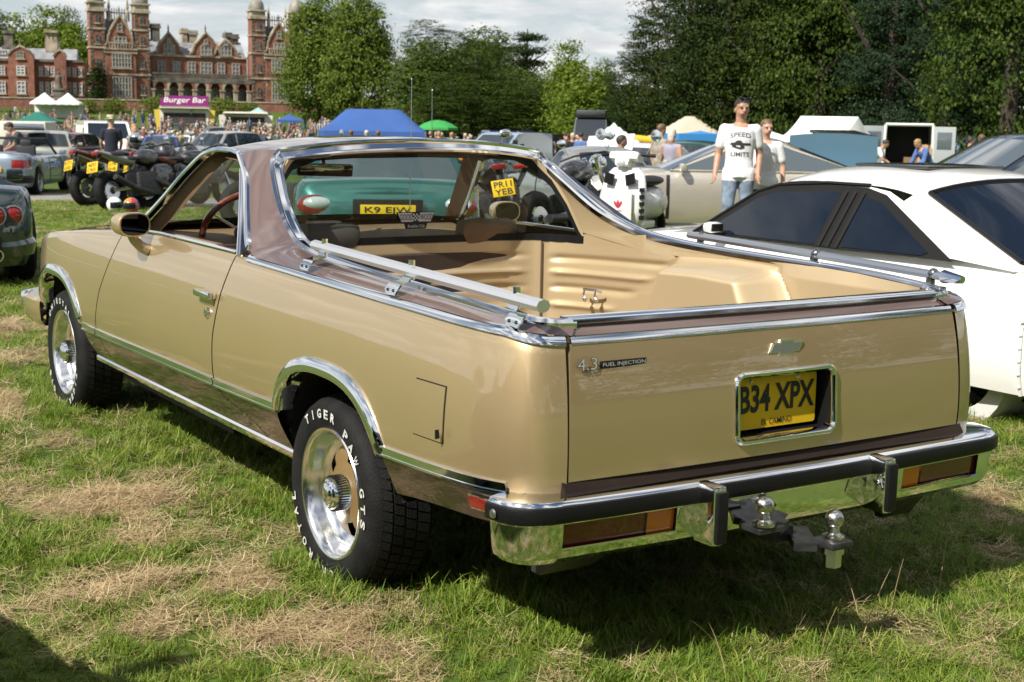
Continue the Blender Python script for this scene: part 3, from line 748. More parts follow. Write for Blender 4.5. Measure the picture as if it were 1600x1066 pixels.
# ---- rear bumper
BPL = [(-.906,.160),(-.905,.145),(-.900,.115),(-.885,.080),(-.855,.048),(-.81,.030)]
BPL = [Vector((x, y, 0)) for x, y in BPL]
inner = [-.765, -.72, -.66, -.60, -.55, -.515, -.505, -.46, -.42, -.36, -.30, -.2, -.1, 0]
P = BPL + [Vector((x, .004 + .022 * (x / .77) ** 2, 0)) for x in inner]
P = P + [Vector((-p.x, p.y, 0)) for p in P[-2::-1]]
BZ = .553
def bframe(i):
    t = (P[min(i + 1, len(P) - 1)] - P[max(i - 1, 0)]).normalized(); return Vector((t.y, -t.x, 0))
def brow(i, prof):
    n = bframe(i); return [P[i] + n * o + Vector((0, 0, z)) for o, z in prof]
prof = [(-.12, BZ + .004), (-.03, BZ + .004), (-.008, BZ), (.0, BZ - .010), (.002, BZ - .018), (-.002, .496), (-.008, .492), (-.014, .425), (-.020, .405), (-.040, .388), (-.075, .388)]
lz0, lz1 = 6, 7
lampcols = lambda j: (-.766 < P[j].x < -.4 and P[j + 1].x <= -.415) or (P[j].x >= .415 and P[j + 1].x < .77)
mb = MB(); mb.grid([brow(i, prof) for i in range(len(P))], skip=lambda i, j: j == lz0 and i < len(P) - 1 and lampcols(i))
BUMP = mb.build('rear_bumper', CHROME, EC, 32)
mb = MB(); pr = [(.0, BZ - .010), (.007, BZ - .012), (.009, BZ - .018), (.008, .506), (.004, .500), (-.004, .499)]
mb.grid([brow(i, pr) for i in range(0, len(P))]); mb.build('bumper_rub_strip', BLACKP, BUMP, 50)
MB().lathe([(0, -.006), (.010, -.005), (.012, 0)], (-.916, .118, .522), 'X', 12).build('bumper_bolt', STEEL, BUMP)
for sg in (-1, 1):
    cols = [i for i in range(len(P)) if .415 < sg * P[i].x < .77]
    a, b = cols[0], cols[-1]
    ia, ib = (a, b)
    zt_, zb_ = .492, .425; D = .020
    fr_ = [[P[i] + bframe(i) * -.008 + Vector((0, 0, zt_)) for i in cols], [P[i] + bframe(i) * -.014 + Vector((0, 0, zb_)) for i in cols]]
    bk_ = [[p + Vector((0, D, 0)) for p in r] for r in fr_]
    mb = MB(); mb.grid([fr_[0], bk_[0]]); mb.grid([fr_[1], bk_[1]]); mb.add([fr_[0][0], bk_[0][0], bk_[1][0], fr_[1][0]], [(0, 1, 2, 3)]); mb.add([fr_[0][-1], bk_[0][-1], bk_[1][-1], fr_[1][-1]], [(0, 1, 2, 3)])
    lamp = mb.build('tail_lamp', BLACKP, BUMP, 20)
    red = [i for i in cols if sg * P[i].x >= .504]; amb = [i for i in cols if sg * P[i].x <= .517]
    for ids, mt, nm in ((red, DKRED, 'red_lens'), (amb, AMBER, 'amber_lens')):
        mb = MB(); mb.grid([[P[i] + bframe(i) * lerp(-.008, -.014, k / 4) + Vector((0, D * .55, lerp(zt_ - .004, zb_ + .006, k / 4))) for i in ids] for k in range(5)])
        mb.build(nm, mt, lamp)
    path = [p + Vector((0, .001, .003)) for p in fr_[1]]
    sweep(path, [(-.002,-.005),(.005,-.004),(.007,.001),(.003,.004),(-.002,.004)], [(Vector((0, -1, 0)), Vector((0, 0, 1)))] * len(path)).build('lamp_lower_trim', CHROME, lamp, 30)
    # guard
    xg = sg * .325 + (-.01 if sg < 0 else -.035)
    mb = MB(); mb.bbox((xg, -.008, .474), (.046, .084, .160), .012); g = mb.build('bumper_guard', CHROME, BUMP, 40)
    MB().bbox((xg + .003, -.052, .470), (.036, .016, .138), .006).build('guard_pad', BLACKP, g)
MB().box((0, .15, .45), (1.4, .10, .08)).build('bumper_beam', DARK, BUMP)
MB().prism([(.10,.38),(.16,.30),(.19,.30),(.19,.40)], .50, .62, axis='X').build('bumper_bracket', DARKMET, BUMP)
MB().prism([(.10,.38),(.20,.31),(.24,.31),(.24,.40)], -.72, -.56, axis='X').build('bumper_bracket', DARKMET, BUMP)
# tow bar with two balls
mb = MB(); mb.box((-.10, .12, .39), (.07, .32, .04)); mb.box((-.205, -.07, .434), (.09, .08, .012)); mb.box((-.15, -.02, .42), (.08, .11, .022), rot=(0, 0, R(30)))
mb.bbox((-.005, -.125, .377), (.08, .085, .020), .008); mb.box((-.055, -.06, .378), (.06, .16, .022), rot=(0, 0, R(-35)))
tow = mb.build('tow_bar', DARKMET, EC)
for x, y, z in ((-.215, -.085, .444), (.0, -.125, .388)):
    mb = MB(); mb.lathe([(.030, 0), (.030, .008), (.022, .010), (.016, .016), (.014, .030), (.018, .036)], (x, y, z), 'Z', 20)
    pr = [(.0255 * math.cos(a), .0255 * math.sin(a)) for a in [R(-48 + 138 * k / 12) for k in range(13)]]
    mb.lathe([(r, h + .052) for r, h in pr], (x, y, z), 'Z', 20); mb.build('tow_ball', pmat('worn_steel', (.55, .54, .5), .22, 1.0, var=.3, vscale=60), tow)
MB().lathe([(.0, -.055), (.022, -.055), (.024, -.05), (.024, -.02), (.030, -.018), (.030, 0)], (.0, -.125, .365), 'Z', 6).build('tow_nut', STEEL, tow)

# ---- front end
mb = MB(); rows = []
for y in [3.16 + k * .09 for k in range(20)] + [4.90]:
    q = q_of(y); zt0 = zt(y); e = S(q, zt0, -.03, 1); row = []
    for k in range(-14, 15):
        u = k / 14; x = e.x * u; row.append((x, y + .0, zt0 + .0175 + .036 * (1 - abs(u) ** 3) + (.0 if y > 3.3 else 0)))
    rows.append(row)
mb.grid(rows).build('hood', GOLD, EC, 40)
mb = MB(); mb.grid([[(x, 4.93 - .05 * (x / .7) ** 4, z) for x in [-.72 + k * .12 for k in range(13)]] for z in (.45, .60, .78)]); gr = mb.build('grille', CHROME, EC)
for sg in (-1, 1):
    MB().bbox((sg * .56, 4.93, .69), (.28, .06, .16), .02).build('headlamp', CLEARL, EC)
    MB().bbox((sg * .775, 4.735, .67), (.05, .10, .15), .015, rot=(0, 0, sg * R(17))).build('corner_lamp', CLEARL, EC)
FB = [Vector((x, y, 0)) for x, y in ((-.885,4.47),(-.90,4.60),(-.895,4.74),(-.86,4.88),(-.78,4.97),(-.6,5.01),(0,5.04))]
FB = curve3(FB, 24); FB = FB + [Vector((-p.x, p.y, 0)) for p in FB[-2::-1]]
def fbf(i):
    t = (FB[min(i + 1, len(FB) - 1)] - FB[max(i - 1, 0)]).normalized(); return Vector((-t.y, t.x, 0))
mb = MB(); mb.grid([[FB[i] + fbf(i) * o + Vector((0, 0, z)) for o, z in ((-.1,.545),(-.02,.545),(.0,.53),(.004,.49),(-.004,.44),(-.03,.41),(-.1,.41))] for i in range(12, len(FB) - 12)]); fb = mb.build('front_bumper', CHROME, EC)
for sl in (slice(0, 13), slice(len(FB) - 13, len(FB))):
    ids = range(len(FB))[sl]
    mb = MB(); mb.grid([[FB[i] + fbf(i) * o + Vector((0, 0, z)) for o, z in ((-.1,.54),(-.02,.54),(-.002,.525),(.0,.49),(-.006,.43),(-.03,.40),(-.1,.40))] for i in ids]); mb.build('bumper_end_filler', GOLD, fb)
mb = MB(); mb.grid([[FB[i] + fbf(i) * o + Vector((0, 0, z)) for o, z in ((.0,.525),(.014,.52),(.016,.50),(.012,.485),(.0,.48))] for i in range(10, len(FB) - 10)]); mb.build('front_rub_strip', BLACKP, fb)
for sg in (-1, 1): MB().bbox((sg * .862, 4.80, .505), (.05, .10, .09), .02, rot=(0, 0, sg * R(28))).build('bumper_end_cap', CHROME, fb)
# windscreen, antenna, cabin
mb = MB(); rows = []
for k in range(13):
    u = -1 + k / 6; lo = Vector((.775 * u, 3.30 + .20 * (1 - u * u), .985)); hi = Vector((.61 * u, 2.79 + .15 * (1 - abs(u) ** 2.2), 1.318 + .045 * (1 - u * u)))
    rows.append([lo.lerp(hi, t) for t in (0, .25, .5, .75, 1)])
mb.grid(rows).build('windscreen', GLASS, EC)
mb = MB(); mb.tube([(.76, 3.62, .93), (.76, 3.62, 1.0), (.755, 3.60, 1.66)], [.006, .0028, .0018], 6); mb.ball((.755, 3.60, 1.66), .005, 6, 4); mb.build('antenna', STEEL, EC)
mb = MB()
mb.prism([(2.93,.60),(2.93,.80),(2.97,.93),(3.05,.965),(3.30,.985),(3.42,.98),(3.42,.60)], -.74, .74, axis='X'); dash = mb.build('dashboard', TAN, EC, 30)
MB().bbox((-.38, 2.935, .865), (.42, .03, .13), .02).build('instrument_panel', DKTRIM, dash)
mb = MB(); mb.prism([(3.02,.975),(3.10,1.0),(3.2,1.0),(3.25,.985)], -.02, .12, axis='X'); mb.build('dash_pad', DKTRIM, dash)
mb = MB(); mb.prism([(2.30,.42),(2.86,.44),(2.88,.52),(2.80,.56),(2.42,.54),(2.36,.60),(2.27,.945),(2.22,.955),(2.20,.93),(2.22,.42)], -.70, .70, axis='X'); seat = mb.build('bench_seat', DKTRIM, EC, 30)
for x in (-.36, .36): MB().bbox((x, 2.235, 1.005), (.27, .08, .12), .035, rot=(R(8), 0, 0)).build('headrest', TAN if x > 0 else pmat('grey_cloth', (.10, .095, .085), .8), seat)
MB().box((0, 2.75, .36), (1.6, 1.3, .10)).build('cabin_floor', DARK, EC)
MB().box((0, 2.235, .75), (1.10, .02, .44)).build('cab_rear_bulkhead', DKTRIM, EC)
c = Vector((-.375, 3.03, .975)); tilt = Euler((R(-62), 0, 0)).to_matrix()
mb = MB(); mb.tube([c + tilt @ Vector((.185 * math.cos(a), .185 * math.sin(a), 0)) for a in [2 * math.pi * k / 40 for k in range(41)]], .0145, 10, cap=False); sw = mb.build('steering_wheel', WOOD, EC)
mb = MB()
for a in (90, 210, 330): mb.tube([c + tilt @ Vector((.03 * math.cos(R(a)), .03 * math.sin(R(a)), -.02)), c + tilt @ Vector((.178 * math.cos(R(a)), .178 * math.sin(R(a)), 0))], .010, 6, squash=(1.6, .4))
tag(mb.build('spoke', STEEL, sw), kind='stuff')
mb = MB(); mb.lathe([(0, .02), (.03, .018), (.045, 0), (.045, -.03)], (0, 0, 0), 'Z', 20); mb.xf(Matrix.Translation(c) @ tilt.to_4x4()); mb.tube([c - tilt @ Vector((0, 0, .02)), c - tilt @ Vector((0, 0, .25))], .035, 10); mb.build('steering_hub', DKTRIM, sw)
mb = MB(); mb.bbox((-.052, 2.90, 1.240), (.262, .026, .055), .018, rot=(R(6), R(1.5), 0)); mr = mb.build('rear_view_mirror', BLACKP, EC)
MB().bbox((-.052, 2.886, 1.240), (.245, .004, .044), .012, rot=(R(6), R(1.5), 0)).build('mirror_face', pmat('interior_mirror', (.4, .38, .3), .04, 1.0), mr)
MB().tube([(-.05, 2.91, 1.25), (-.04, 2.96, 1.33)], .008, 6).build('mirror_arm', BLACKP, mr)
MB().box((0, 2.4, .42), (1.24, 4.2, .10)).build('underbody', DARK, EC)

# ---- rails above the bed
def rail(pts, sg, r, mat, name):
    mb = MB(); mb.tube(pts, r, 8, squash=(1, .82)); return mb.build(name, mat, EC, 25)
lr = rail([(-.795, 1.395, 1.066), (-.805, .70, 1.047), (-.80, .09, 1.028)], -1, .0205, ALU, 'bed_rail')
rr = rail([(.795, 1.46, 1.047), (.805, .80, 1.030), (.80, .24, 1.012)], 1, .017, STEEL, 'bed_rail')
for (y, zr) in ((1.31, 1.060), (.745, 1.046), (.205, 1.030)):
    xo = interp([(.2, .80), (.547, .832), (1.4, .818)], y); zb = interp([(.2,.966),(.75,.988),(1.31,.998)], y)
    j = min(range(NO), key=lambda i: abs(O_[i].y - y)); Ov = Vector((-O_[j].x, y, O_[j].z)); Bv = Vector((-B_[j].x, y, B_[j].z))
    fn = Vector((-.7, 0, .7)); bow_ = [Vector((Bv.x - .004, y, Bv.z + .006)), Vector((Bv.x - .002, y, Bv.z + .018)), Vector((Bv.x + .012, y, Bv.z + .036)), Vector((lerp(Bv.x, Ov.x, .55), y, Ov.z + .022)), Vector((-.812, y, Ov.z + .034)), Vector((-.806, y, zr - .010))]
    mb = MB(); wd = [.026, .036, .034, .026, .023, .023]
    for th in (0, .005): mb.grid([[p + Vector((-th * .8, u * w_, th * .5)) for u in (-1, -.3, .3, 1)] for p, w_ in zip(bow_, wd)])
    for u in (-1, 1): mb.grid([[p + Vector((0, u * w_, 0)), p + Vector((-.004, u * w_, .0025))] for p, w_ in zip(bow_, wd)])
    mb.tube([(-.80, y + .005, zr - .022), (-.80, y + .005, zr + .032)], .010, 8)
    br = mb.build('rail_bracket', CHROME, lr)
    mb = MB()
    pb = Vector((Bv.x - .006, y, Bv.z + .020))
    for u in (-.016, .016): mb.ball((pb.x, pb.y + u, pb.z), .005, 8, 4)
    tag(mb.build('bracket_bolt', DARKMET, br), kind='stuff')
    mb = MB(); yr_ = {1.31: 1.40, .745: .80, .205: .29}[y]; zr -= .014; mb.tube([(.80, yr_, zr - .05), (.80, yr_, zr - .01)], .014, 8); mb.bbox((.80, yr_, zr - .044), (.05, .09, .012), .004); mb.ball((.80, yr_ - .01, zr), .019, 10, 6); mb.build('rail_post', pmat('dark_chrome', (.30, .30, .31), .15, 1.0), rr)
mb = MB(); mb.tube([(.80, .24, 1.012), (.80, .165, 1.009)], [.022, .012], 8); mb.build('rail_end_cap', CHROME, rr)

# ---- wheels
def make_wheel(root_car, pos, sg, name='wheel', RT=.303, steer=0, roll=0):
    """wheel facing -X (left) or +X; tyre, trim ring, painted rally centre, ribbed cap, raised white letters"""
    M = Matrix.Translation(pos) @ Euler((0, 0, steer + (0 if sg < 0 else math.pi))).to_matrix().to_4x4()
    w = .118
    mb = MB()
    prof = [(.200,-.004),(.206,-.012),(.222,-.020),(.250,-.024),(.272,-.021),(.288,-.010),(.296,.004),(RT-.003,.016),(RT,.03),(RT,.165),(RT-.012,.185),(.27,.195),(.20,.18)]
    mb.lathe(prof, (0, 0, 0), 'X', 72); mb.xf(M); ty = mb.build('wheel_' + 'tyre' if False else name, RUBBER, root_car, 40)
    # tread blocks
    mb = MB()
    for row, (x0, x1) in enumerate(((.010, .042), (.050, .082), (.090, .122), (.130, .168))):
        for k in range(60):
            a = 2 * math.pi * (k + .5 * (row % 2)) / 60; da = 2 * math.pi / 60 * .40
            pts = []
            for r in (RT - .004, RT + .005):
                for x, s_ in ((x0, -1), (x1, -1), (x1, 1), (x0, 1)):
                    b = a + s_ * da + (x - x0) * .9; rr_ = r - (.008 if x < .02 else 0); pts.append((x, math.cos(b) * rr_, math.sin(b) * rr_))
            mb.add(pts, [(4, 5, 6, 7), (0, 1, 5, 4), (1, 2, 6, 5), (2, 3, 7, 6), (3, 0, 4, 7)])
    mb.xf(M); tag(mb.build('tread', RUBBER, ty, 20), kind='stuff')
    mb = MB(); mb.lathe([(.207,-.006),(.209,-.012),(.205,-.017),(.197,-.016),(.190,-.006),(.183,.012),(.176,.035),(.168,.052),(.150,.060),(.146,.064)], (0, 0, 0), 'X', 72); mb.xf(M); mb.build('trim_ring', pmat('polished_alloy', (.88, .88, .87), .16, 1.0), ty, 50)
    # rally centre with five slots
    mb = MB(); rows = []
    RR = [.150,.140,.126,.112,.098,.084,.072,.058,.045]
    HH = [.066,.052,.046,.042,.040,.037,.034,.032,.030]
    nseg = 100; sk = lambda i, j: 1 <= i <= 3 and (j % 20) in (8, 9, 10, 11, 12, 7)
    for r, h in zip(RR, HH): rows.append([(h, r * math.cos(2 * math.pi * k / nseg), r * math.sin(2 * math.pi * k / nseg)) for k in range(nseg)])
    mb.grid(rows, close_u=True, skip=sk); mb.xf(M); mb.build('wheel_centre', BRASSP, ty, 40)
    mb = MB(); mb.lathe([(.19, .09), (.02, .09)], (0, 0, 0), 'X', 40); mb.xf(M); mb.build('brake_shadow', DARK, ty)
    mb = MB(); rows = []
    for r, h in ((.058,.034),(.056,.028),(.050,-.010),(.046,-.020),(.040,-.024),(.036,-.022),(.034,-.026),(.026,-.031),(.014,-.034),(.001,-.035)):
        rows.append([(h, r * math.cos(2 * math.pi * k / 80) * (1 + (.035 if (k % 2 and -.015 < h < .03) else 0)), r * math.sin(2 * math.pi * k / 80) * (1 + (.035 if (k % 2 and -.015 < h < .03) else 0))) for k in range(80)])
    mb.grid(rows, close_u=True); mb.xf(M); cap = mb.build('hub_cap', CHROME, ty, 30)
    mb = MB()
    for k in range(40):
        a = 2 * math.pi * k / 40; mb.box((.008, .0545 * math.cos(a), .0545 * math.sin(a)), (.036, .0035, .004), rot=(a, 0, 0))
    mb.xf(M); tag(mb.build('cap_ribs', BLACK, cap), kind='stuff')
    # letters
    mb = MB()
    def arc(txt, a0, step, rad, h):
        for i, ch in enumerate(txt):
            if ch == ' ': continue
            a = a0 + i * step                       # angle from forward (+Y), through up
            up = Vector((0, math.cos(a), math.sin(a))); right = Vector((0, -math.sin(a), math.cos(a)))
            add_text(mb, ch, Vector((-.0262, 0, 0)) + up * rad, right, up, h, None if ch in 'I' else h * .95, depth=.0012, bold=.035)
    arc('TIGER PAW GTS', R(57) + roll, R(10.9), .2505, .029)
    arc('UNIROYAL', R(262) + roll, R(12), .2505, .029)
    mb.xf(M); tag(mb.build('tyre_lettering', LETTER, ty), kind='stuff')
    return ty
for y in (1.155, 4.129):
    for sg in (-1, 1):
        wh = make_wheel(EC, Vector((sg * .846, y, .318)), sg, 'wheel', roll=0 if y < 2 else R(140))
MB().tube([(-.7, 1.155, .30), (.7, 1.155, .30)], .05, 10).build('rear_axle', DARK, EC)
# ================================================================== THE FIELD
FW = Vector((.54272, .83992, 0)); RT_ = Vector((.83992, -.54272, 0))
def at(d, b, z=0.0):
    """a spot in the field: distance along the main axis and bearing (thousandths to the right of it)"""
    p = Vector((CAMP.x, CAMP.y, 0)) + FW * d + RT_ * (d * b / 1000.); p.z = ground_h(p.x, p.y) + z
    return p
def dist_of(x, y): return (x - CAMP.x) * FW.x + (y - CAMP.y) * FW.y
HD = [(-400,.034),(-30,.034),(9,.034),(13,0),(27,-.28),(36,-.45),(68,-.98),(100,-1.35),(120,-1.4),(140,-.9),(160,-.35),(178,.2),(190,1.2),(200,2.0),(215,2.4),(260,4.0),(400,6.0),(900,8)]
def ground_h(x, y):
    h = smooth_tab(HD, dist_of(x, y))
    pass
    n = noise.fractal(Vector((x * .9, y * .9, 0)), 1.0, 2.0, 3)
    return h + .012 * n * (1 if dist_of(x, y) < 60 else 4)
BLOBS = [(-0.45,6.93,0.38),(-0.83,4.29,0.33),(-1.21,2.39,0.28),(-0.90,2.64,0.22),(-1.02,1.75,0.25),(-0.88,1.43,0.18),(-0.90,0.89,0.19),(-0.71,0.84,0.19),(-0.45,0.89,0.11),(-1.20,0.83,0.16),(-1.41,1.44,0.17),(2.41,1.19,0.21),(1.87,0.78,0.19),(-0.61,0.30,0.12),(-0.43,0.14,0.10),(-0.36,3.10,0.10),(-0.30,4.02,0.14),(-1.03,3.46,0.21),(-0.96,0.53,0.15),(-0.89,2.31,0.21),(-0.62,5.89,0.29),(-0.73,1.67,0.13),(-0.27,0.12,0.08),(1.20,0.32,0.10),(-1.45,1.03,0.13),(-1.16,1.23,0.17)]
def straw(x, y):
    m = noise.fractal(Vector((x * 1.25, y * 1.25, 3.1)), 1.0, 2.0, 4) * .55 - .12
    for bx, by, r in BLOBS:
        d2 = ((x - bx) ** 2 + (y - by) ** 2) / (r * r)
        if d2 < 4: m += .55 * math.exp(-d2 * 1.3) 
    m += .55 * noise.fractal(Vector((x * 4.5, y * 4.5, 9.)), 1.0, 2.0, 3)
    if -.95 < x < 1.2 and .05 < y < 5 : m -= .35
    return min(1, max(0, m * 1.15 + .22))
ds = [-400, -100, -30, -8, -2] + [x * .07 for x in range(0, 130)] + [9.1 + .35 * k for k in range(60)] + [30 + 2.2 * k for k in range(50)] + [140 + 8 * k for k in range(20)] + [300, 380, 500, 700, 1000]
mb = MB(); rows = []; sv = []
NL = 130
for d in ds:
    row = []
    for k in range(-NL, NL + 1):
        t = k / NL; b = math.copysign(abs(t) ** 1.8, t)
        l = b * max(5.0 + d * .0, d * .75, 5) * (1 if abs(t) < .82 else 1 + (abs(t) - .82) * 40)
        p = Vector((CAMP.x, CAMP.y, 0)) + FW * d + RT_ * l
        p.z = ground_h(p.x, p.y); row.append(p)
    rows.append(row)
mb.grid(rows)
me = bpy.data.meshes.new('field'); me.from_pydata([tuple(v) for v in mb.v], [], mb.f)
me.polygons.foreach_set('use_smooth', [True] * len(me.polygons))
at_ = me.attributes.new('straw', 'FLOAT', 'POINT')
at_.data.foreach_set('value', [straw(v[0], v[1]) if dist_of(v[0], v[1]) < 30 else .2 for v in mb.v])
m = bpy.data.materials.new('field_ground'); m.use_nodes = True; t = m.node_tree; b = t.nodes['Principled BSDF']
b.inputs['Roughness'].default_value = .95; b.inputs['Specular IOR Level'].default_value = .15
geo = t.nodes.new('ShaderNodeNewGeometry'); n1 = t.nodes.new('ShaderNodeTexNoise'); n1.inputs['Scale'].default_value = .35; n1.inputs['Detail'].default_value = 9; n1.inputs['Roughness'].default_value = .65
t.links.new(geo.outputs['Position'], n1.inputs['Vector'])
r1 = t.nodes.new('ShaderNodeValToRGB')
r1.color_ramp.elements.new(.5)
for e, (p_, c_) in zip(r1.color_ramp.elements, ((.3, (.040, .075, .012)), (.5, (.075, .12, .02)), (.72, (.13, .15, .035)))): e.position = p_; e.color = (*c_, 1)
t.links.new(n1.outputs['Fac'], r1.inputs[0])
n2 = t.nodes.new('ShaderNodeTexNoise'); n2.inputs['Scale'].default_value = 22; n2.inputs['Detail'].default_value = 6
t.links.new(geo.outputs['Position'], n2.inputs['Vector'])
r2 = t.nodes.new('ShaderNodeValToRGB'); r2.color_ramp.elements[0].color = (.14, .095, .045, 1); r2.color_ramp.elements[1].color = (.42, .32, .18, 1); r2.color_ramp.elements[0].position = .3; r2.color_ramp.elements[1].position = .7
t.links.new(n2.outputs['Fac'], r2.inputs[0])
an = t.nodes.new('ShaderNodeAttribute'); an.attribute_name = 'straw'
mr = t.nodes.new('ShaderNodeMapRange'); mr.inputs['From Min'].default_value = .3; mr.inputs['From Max'].default_value = .9
t.links.new(an.outputs['Fac'], mr.inputs['Value'])
mxx = t.nodes.new('ShaderNodeMixRGB'); t.links.new(mr.outputs[0], mxx.inputs[0]); t.links.new(r1.outputs[0], mxx.inputs[1]); t.links.new(r2.outputs[0], mxx.inputs[2])
n3 = t.nodes.new('ShaderNodeTexNoise'); n3.inputs['Scale'].default_value = 55; n3.inputs['Detail'].default_value = 5; t.links.new(geo.outputs['Position'], n3.inputs['Vector'])
mu = t.nodes.new('ShaderNodeMixRGB'); mu.blend_type = 'MULTIPLY'; mu.inputs[0].default_value = .6
r3 = t.nodes.new('ShaderNodeValToRGB'); r3.color_ramp.elements[0].position = .35; r3.color_ramp.elements[0].color = (.35, .35, .35, 1); r3.color_ramp.elements[1].position = .62
t.links.new(n3.outputs['Fac'], r3.inputs[0]); t.links.new(mxx.outputs[0], mu.inputs[1]); t.links.new(r3.outputs[0], mu.inputs[2]); t.links.new(mu.outputs[0], b.inputs['Base Color'])
me.materials.append(m); field = link('field_ground', me); tag(field, kind='structure')

# tarmac track crossing the field
mb = MB(); rows = []
for k in range(61):
    l = -60 + k * 2.2; dd = interp([(-60, 44), (-8, 29.5), (0, 25), (6, 20.5), (12, 17), (75, -6)], l)
    row = []
    for w in (-1.7, -.8, .8, 1.7):
        p = Vector((CAMP.x, CAMP.y, 0)) + FW * (dd + w) + RT_ * l; p.z = ground_h(p.x, p.y) + .012; row.append(p)
    rows.append(row)
mb.grid(rows); tag(mb.build('track', pmat('worn_tarmac', (.20, .185, .165), .9, var=.25, vscale=1.5, bump=.4, bscale=50)), kind='structure')

# ---- grass blades and straw, instanced from a few tufts
def leafmat(name, c1, c2, c3=None, trans=.35, rough=.55, island=False):
    m = bpy.data.materials.new(name); m.use_nodes = True; t = m.node_tree; t.nodes.clear()
    o = t.nodes.new('ShaderNodeOutputMaterial'); d = t.nodes.new('ShaderNodeBsdfPrincipled'); tr = t.nodes.new('ShaderNodeBsdfTranslucent'); mx = t.nodes.new('ShaderNodeMixShader')
    d.inputs['Roughness'].default_value = rough; d.inputs['Specular IOR Level'].default_value = .08 if island else .3
    oi = t.nodes.new('ShaderNodeObjectInfo'); rp = t.nodes.new('ShaderNodeValToRGB')
    rp.color_ramp.elements[0].color = (*c1, 1); rp.color_ramp.elements[1].color = (*c2, 1)
    if c3:
        rp.color_ramp.elements.new(.8)
        rp.color_ramp.elements[1].color = (*c2, 1); rp.color_ramp.elements[2].color = (*c3, 1)
    if island:
        ge = t.nodes.new('ShaderNodeNewGeometry'); t.links.new(ge.outputs['Random Per Island'], rp.inputs[0])
    else:
        ge = t.nodes.new('ShaderNodeNewGeometry'); ad = t.nodes.new('ShaderNodeMath'); ad.operation = 'ADD'; fr = t.nodes.new('ShaderNodeMath'); fr.operation = 'FRACT'
        sc = t.nodes.new('ShaderNodeMath'); sc.operation = 'MULTIPLY'; sc.inputs[1].default_value = .45
        t.links.new(ge.outputs['Random Per Island'], sc.inputs[0]); t.links.new(oi.outputs['Random'], ad.inputs[0]); t.links.new(sc.outputs[0], ad.inputs[1]); t.links.new(ad.outputs[0], fr.inputs[0]); t.links.new(fr.outputs[0], rp.inputs[0])
    t.links.new(rp.outputs[0], d.inputs['Base Color']); t.links.new(rp.outputs[0], tr.inputs['Color'])
    mx.inputs[0].default_value = trans; t.links.new(d.outputs[0], mx.inputs[1]); t.links.new(tr.outputs[0], mx.inputs[2]); t.links.new(mx.outputs[0], o.inputs[0])
    return m
GRASSM = leafmat('grass_blade', (.085, .165, .012), (.225, .305, .038), (.39, .37, .11), trans=.32)
STRAWM = leafmat('dry_straw', (.28, .20, .10), (.56, .43, .24), (.70, .58, .37), trans=.18, rough=.7)
def blade(mb, x, y, h, w, lean, az, curl, seg=3, z0=-.005, droop=0):
    rows = []; side = Vector((-math.sin(az), math.cos(az), 0)); dirv = Vector((math.cos(az), math.sin(az), 0))
    for i in range(seg + 1):
        t = i / seg; a = lean + curl * t
        p = Vector((x, y, z0)) + dirv * (h * t * math.sin(a)) + Vector((0, 0, h * t * math.cos(a)))
        ww = w * (1 - t) ** .7 * .5 + .0002
        rows.append([p - side * ww, p + side * ww])
    mb.grid(rows)
GRC = bpy.data.collections.new('grass_tufts'); STC = bpy.data.collections.new('straw_tufts')
rng = random.Random(3)
def src(col, mb, name, mat):
    me = bpy.data.meshes.new(name); me.from_pydata([tuple(v) for v in mb.v], [], mb.f); me.materials.append(mat)
    me.polygons.foreach_set('use_smooth', [True] * len(me.polygons))
    o = bpy.data.objects.new(name, me); col.objects.link(o)
for k in range(7):
    mb = MB(); flop = rng.uniform(0, 6.28)
    for i in range(26):
        r = .035 * math.sqrt(rng.random()); a = rng.uniform(0, 6.28)
        az = rng.gauss(flop, 1.1) if k < 5 else rng.uniform(0, 6.28)
        blade(mb, r * math.cos(a), r * math.sin(a), rng.uniform(.035, .085), rng.uniform(.0022, .0042), rng.uniform(.1, .6), az, rng.uniform(.2, 1.1))
    src(GRC, mb, 'grass_tuft_%02d' % k, GRASSM)
for k in range(6):
    mb = MB()
    for i in range(34):
        r = .05 * math.sqrt(rng.random()); a = rng.uniform(0, 6.28)
        blade(mb, r * math.cos(a), r * math.sin(a), rng.uniform(.025, .085), rng.uniform(.0010, .0022), rng.uniform(1.30, 1.60), rng.uniform(0, 6.28), rng.uniform(-.4, .25), z0=rng.uniform(.004, .030), seg=4)
    src(STC, mb, 'straw_tuft_%02d' % k, STRAWM)
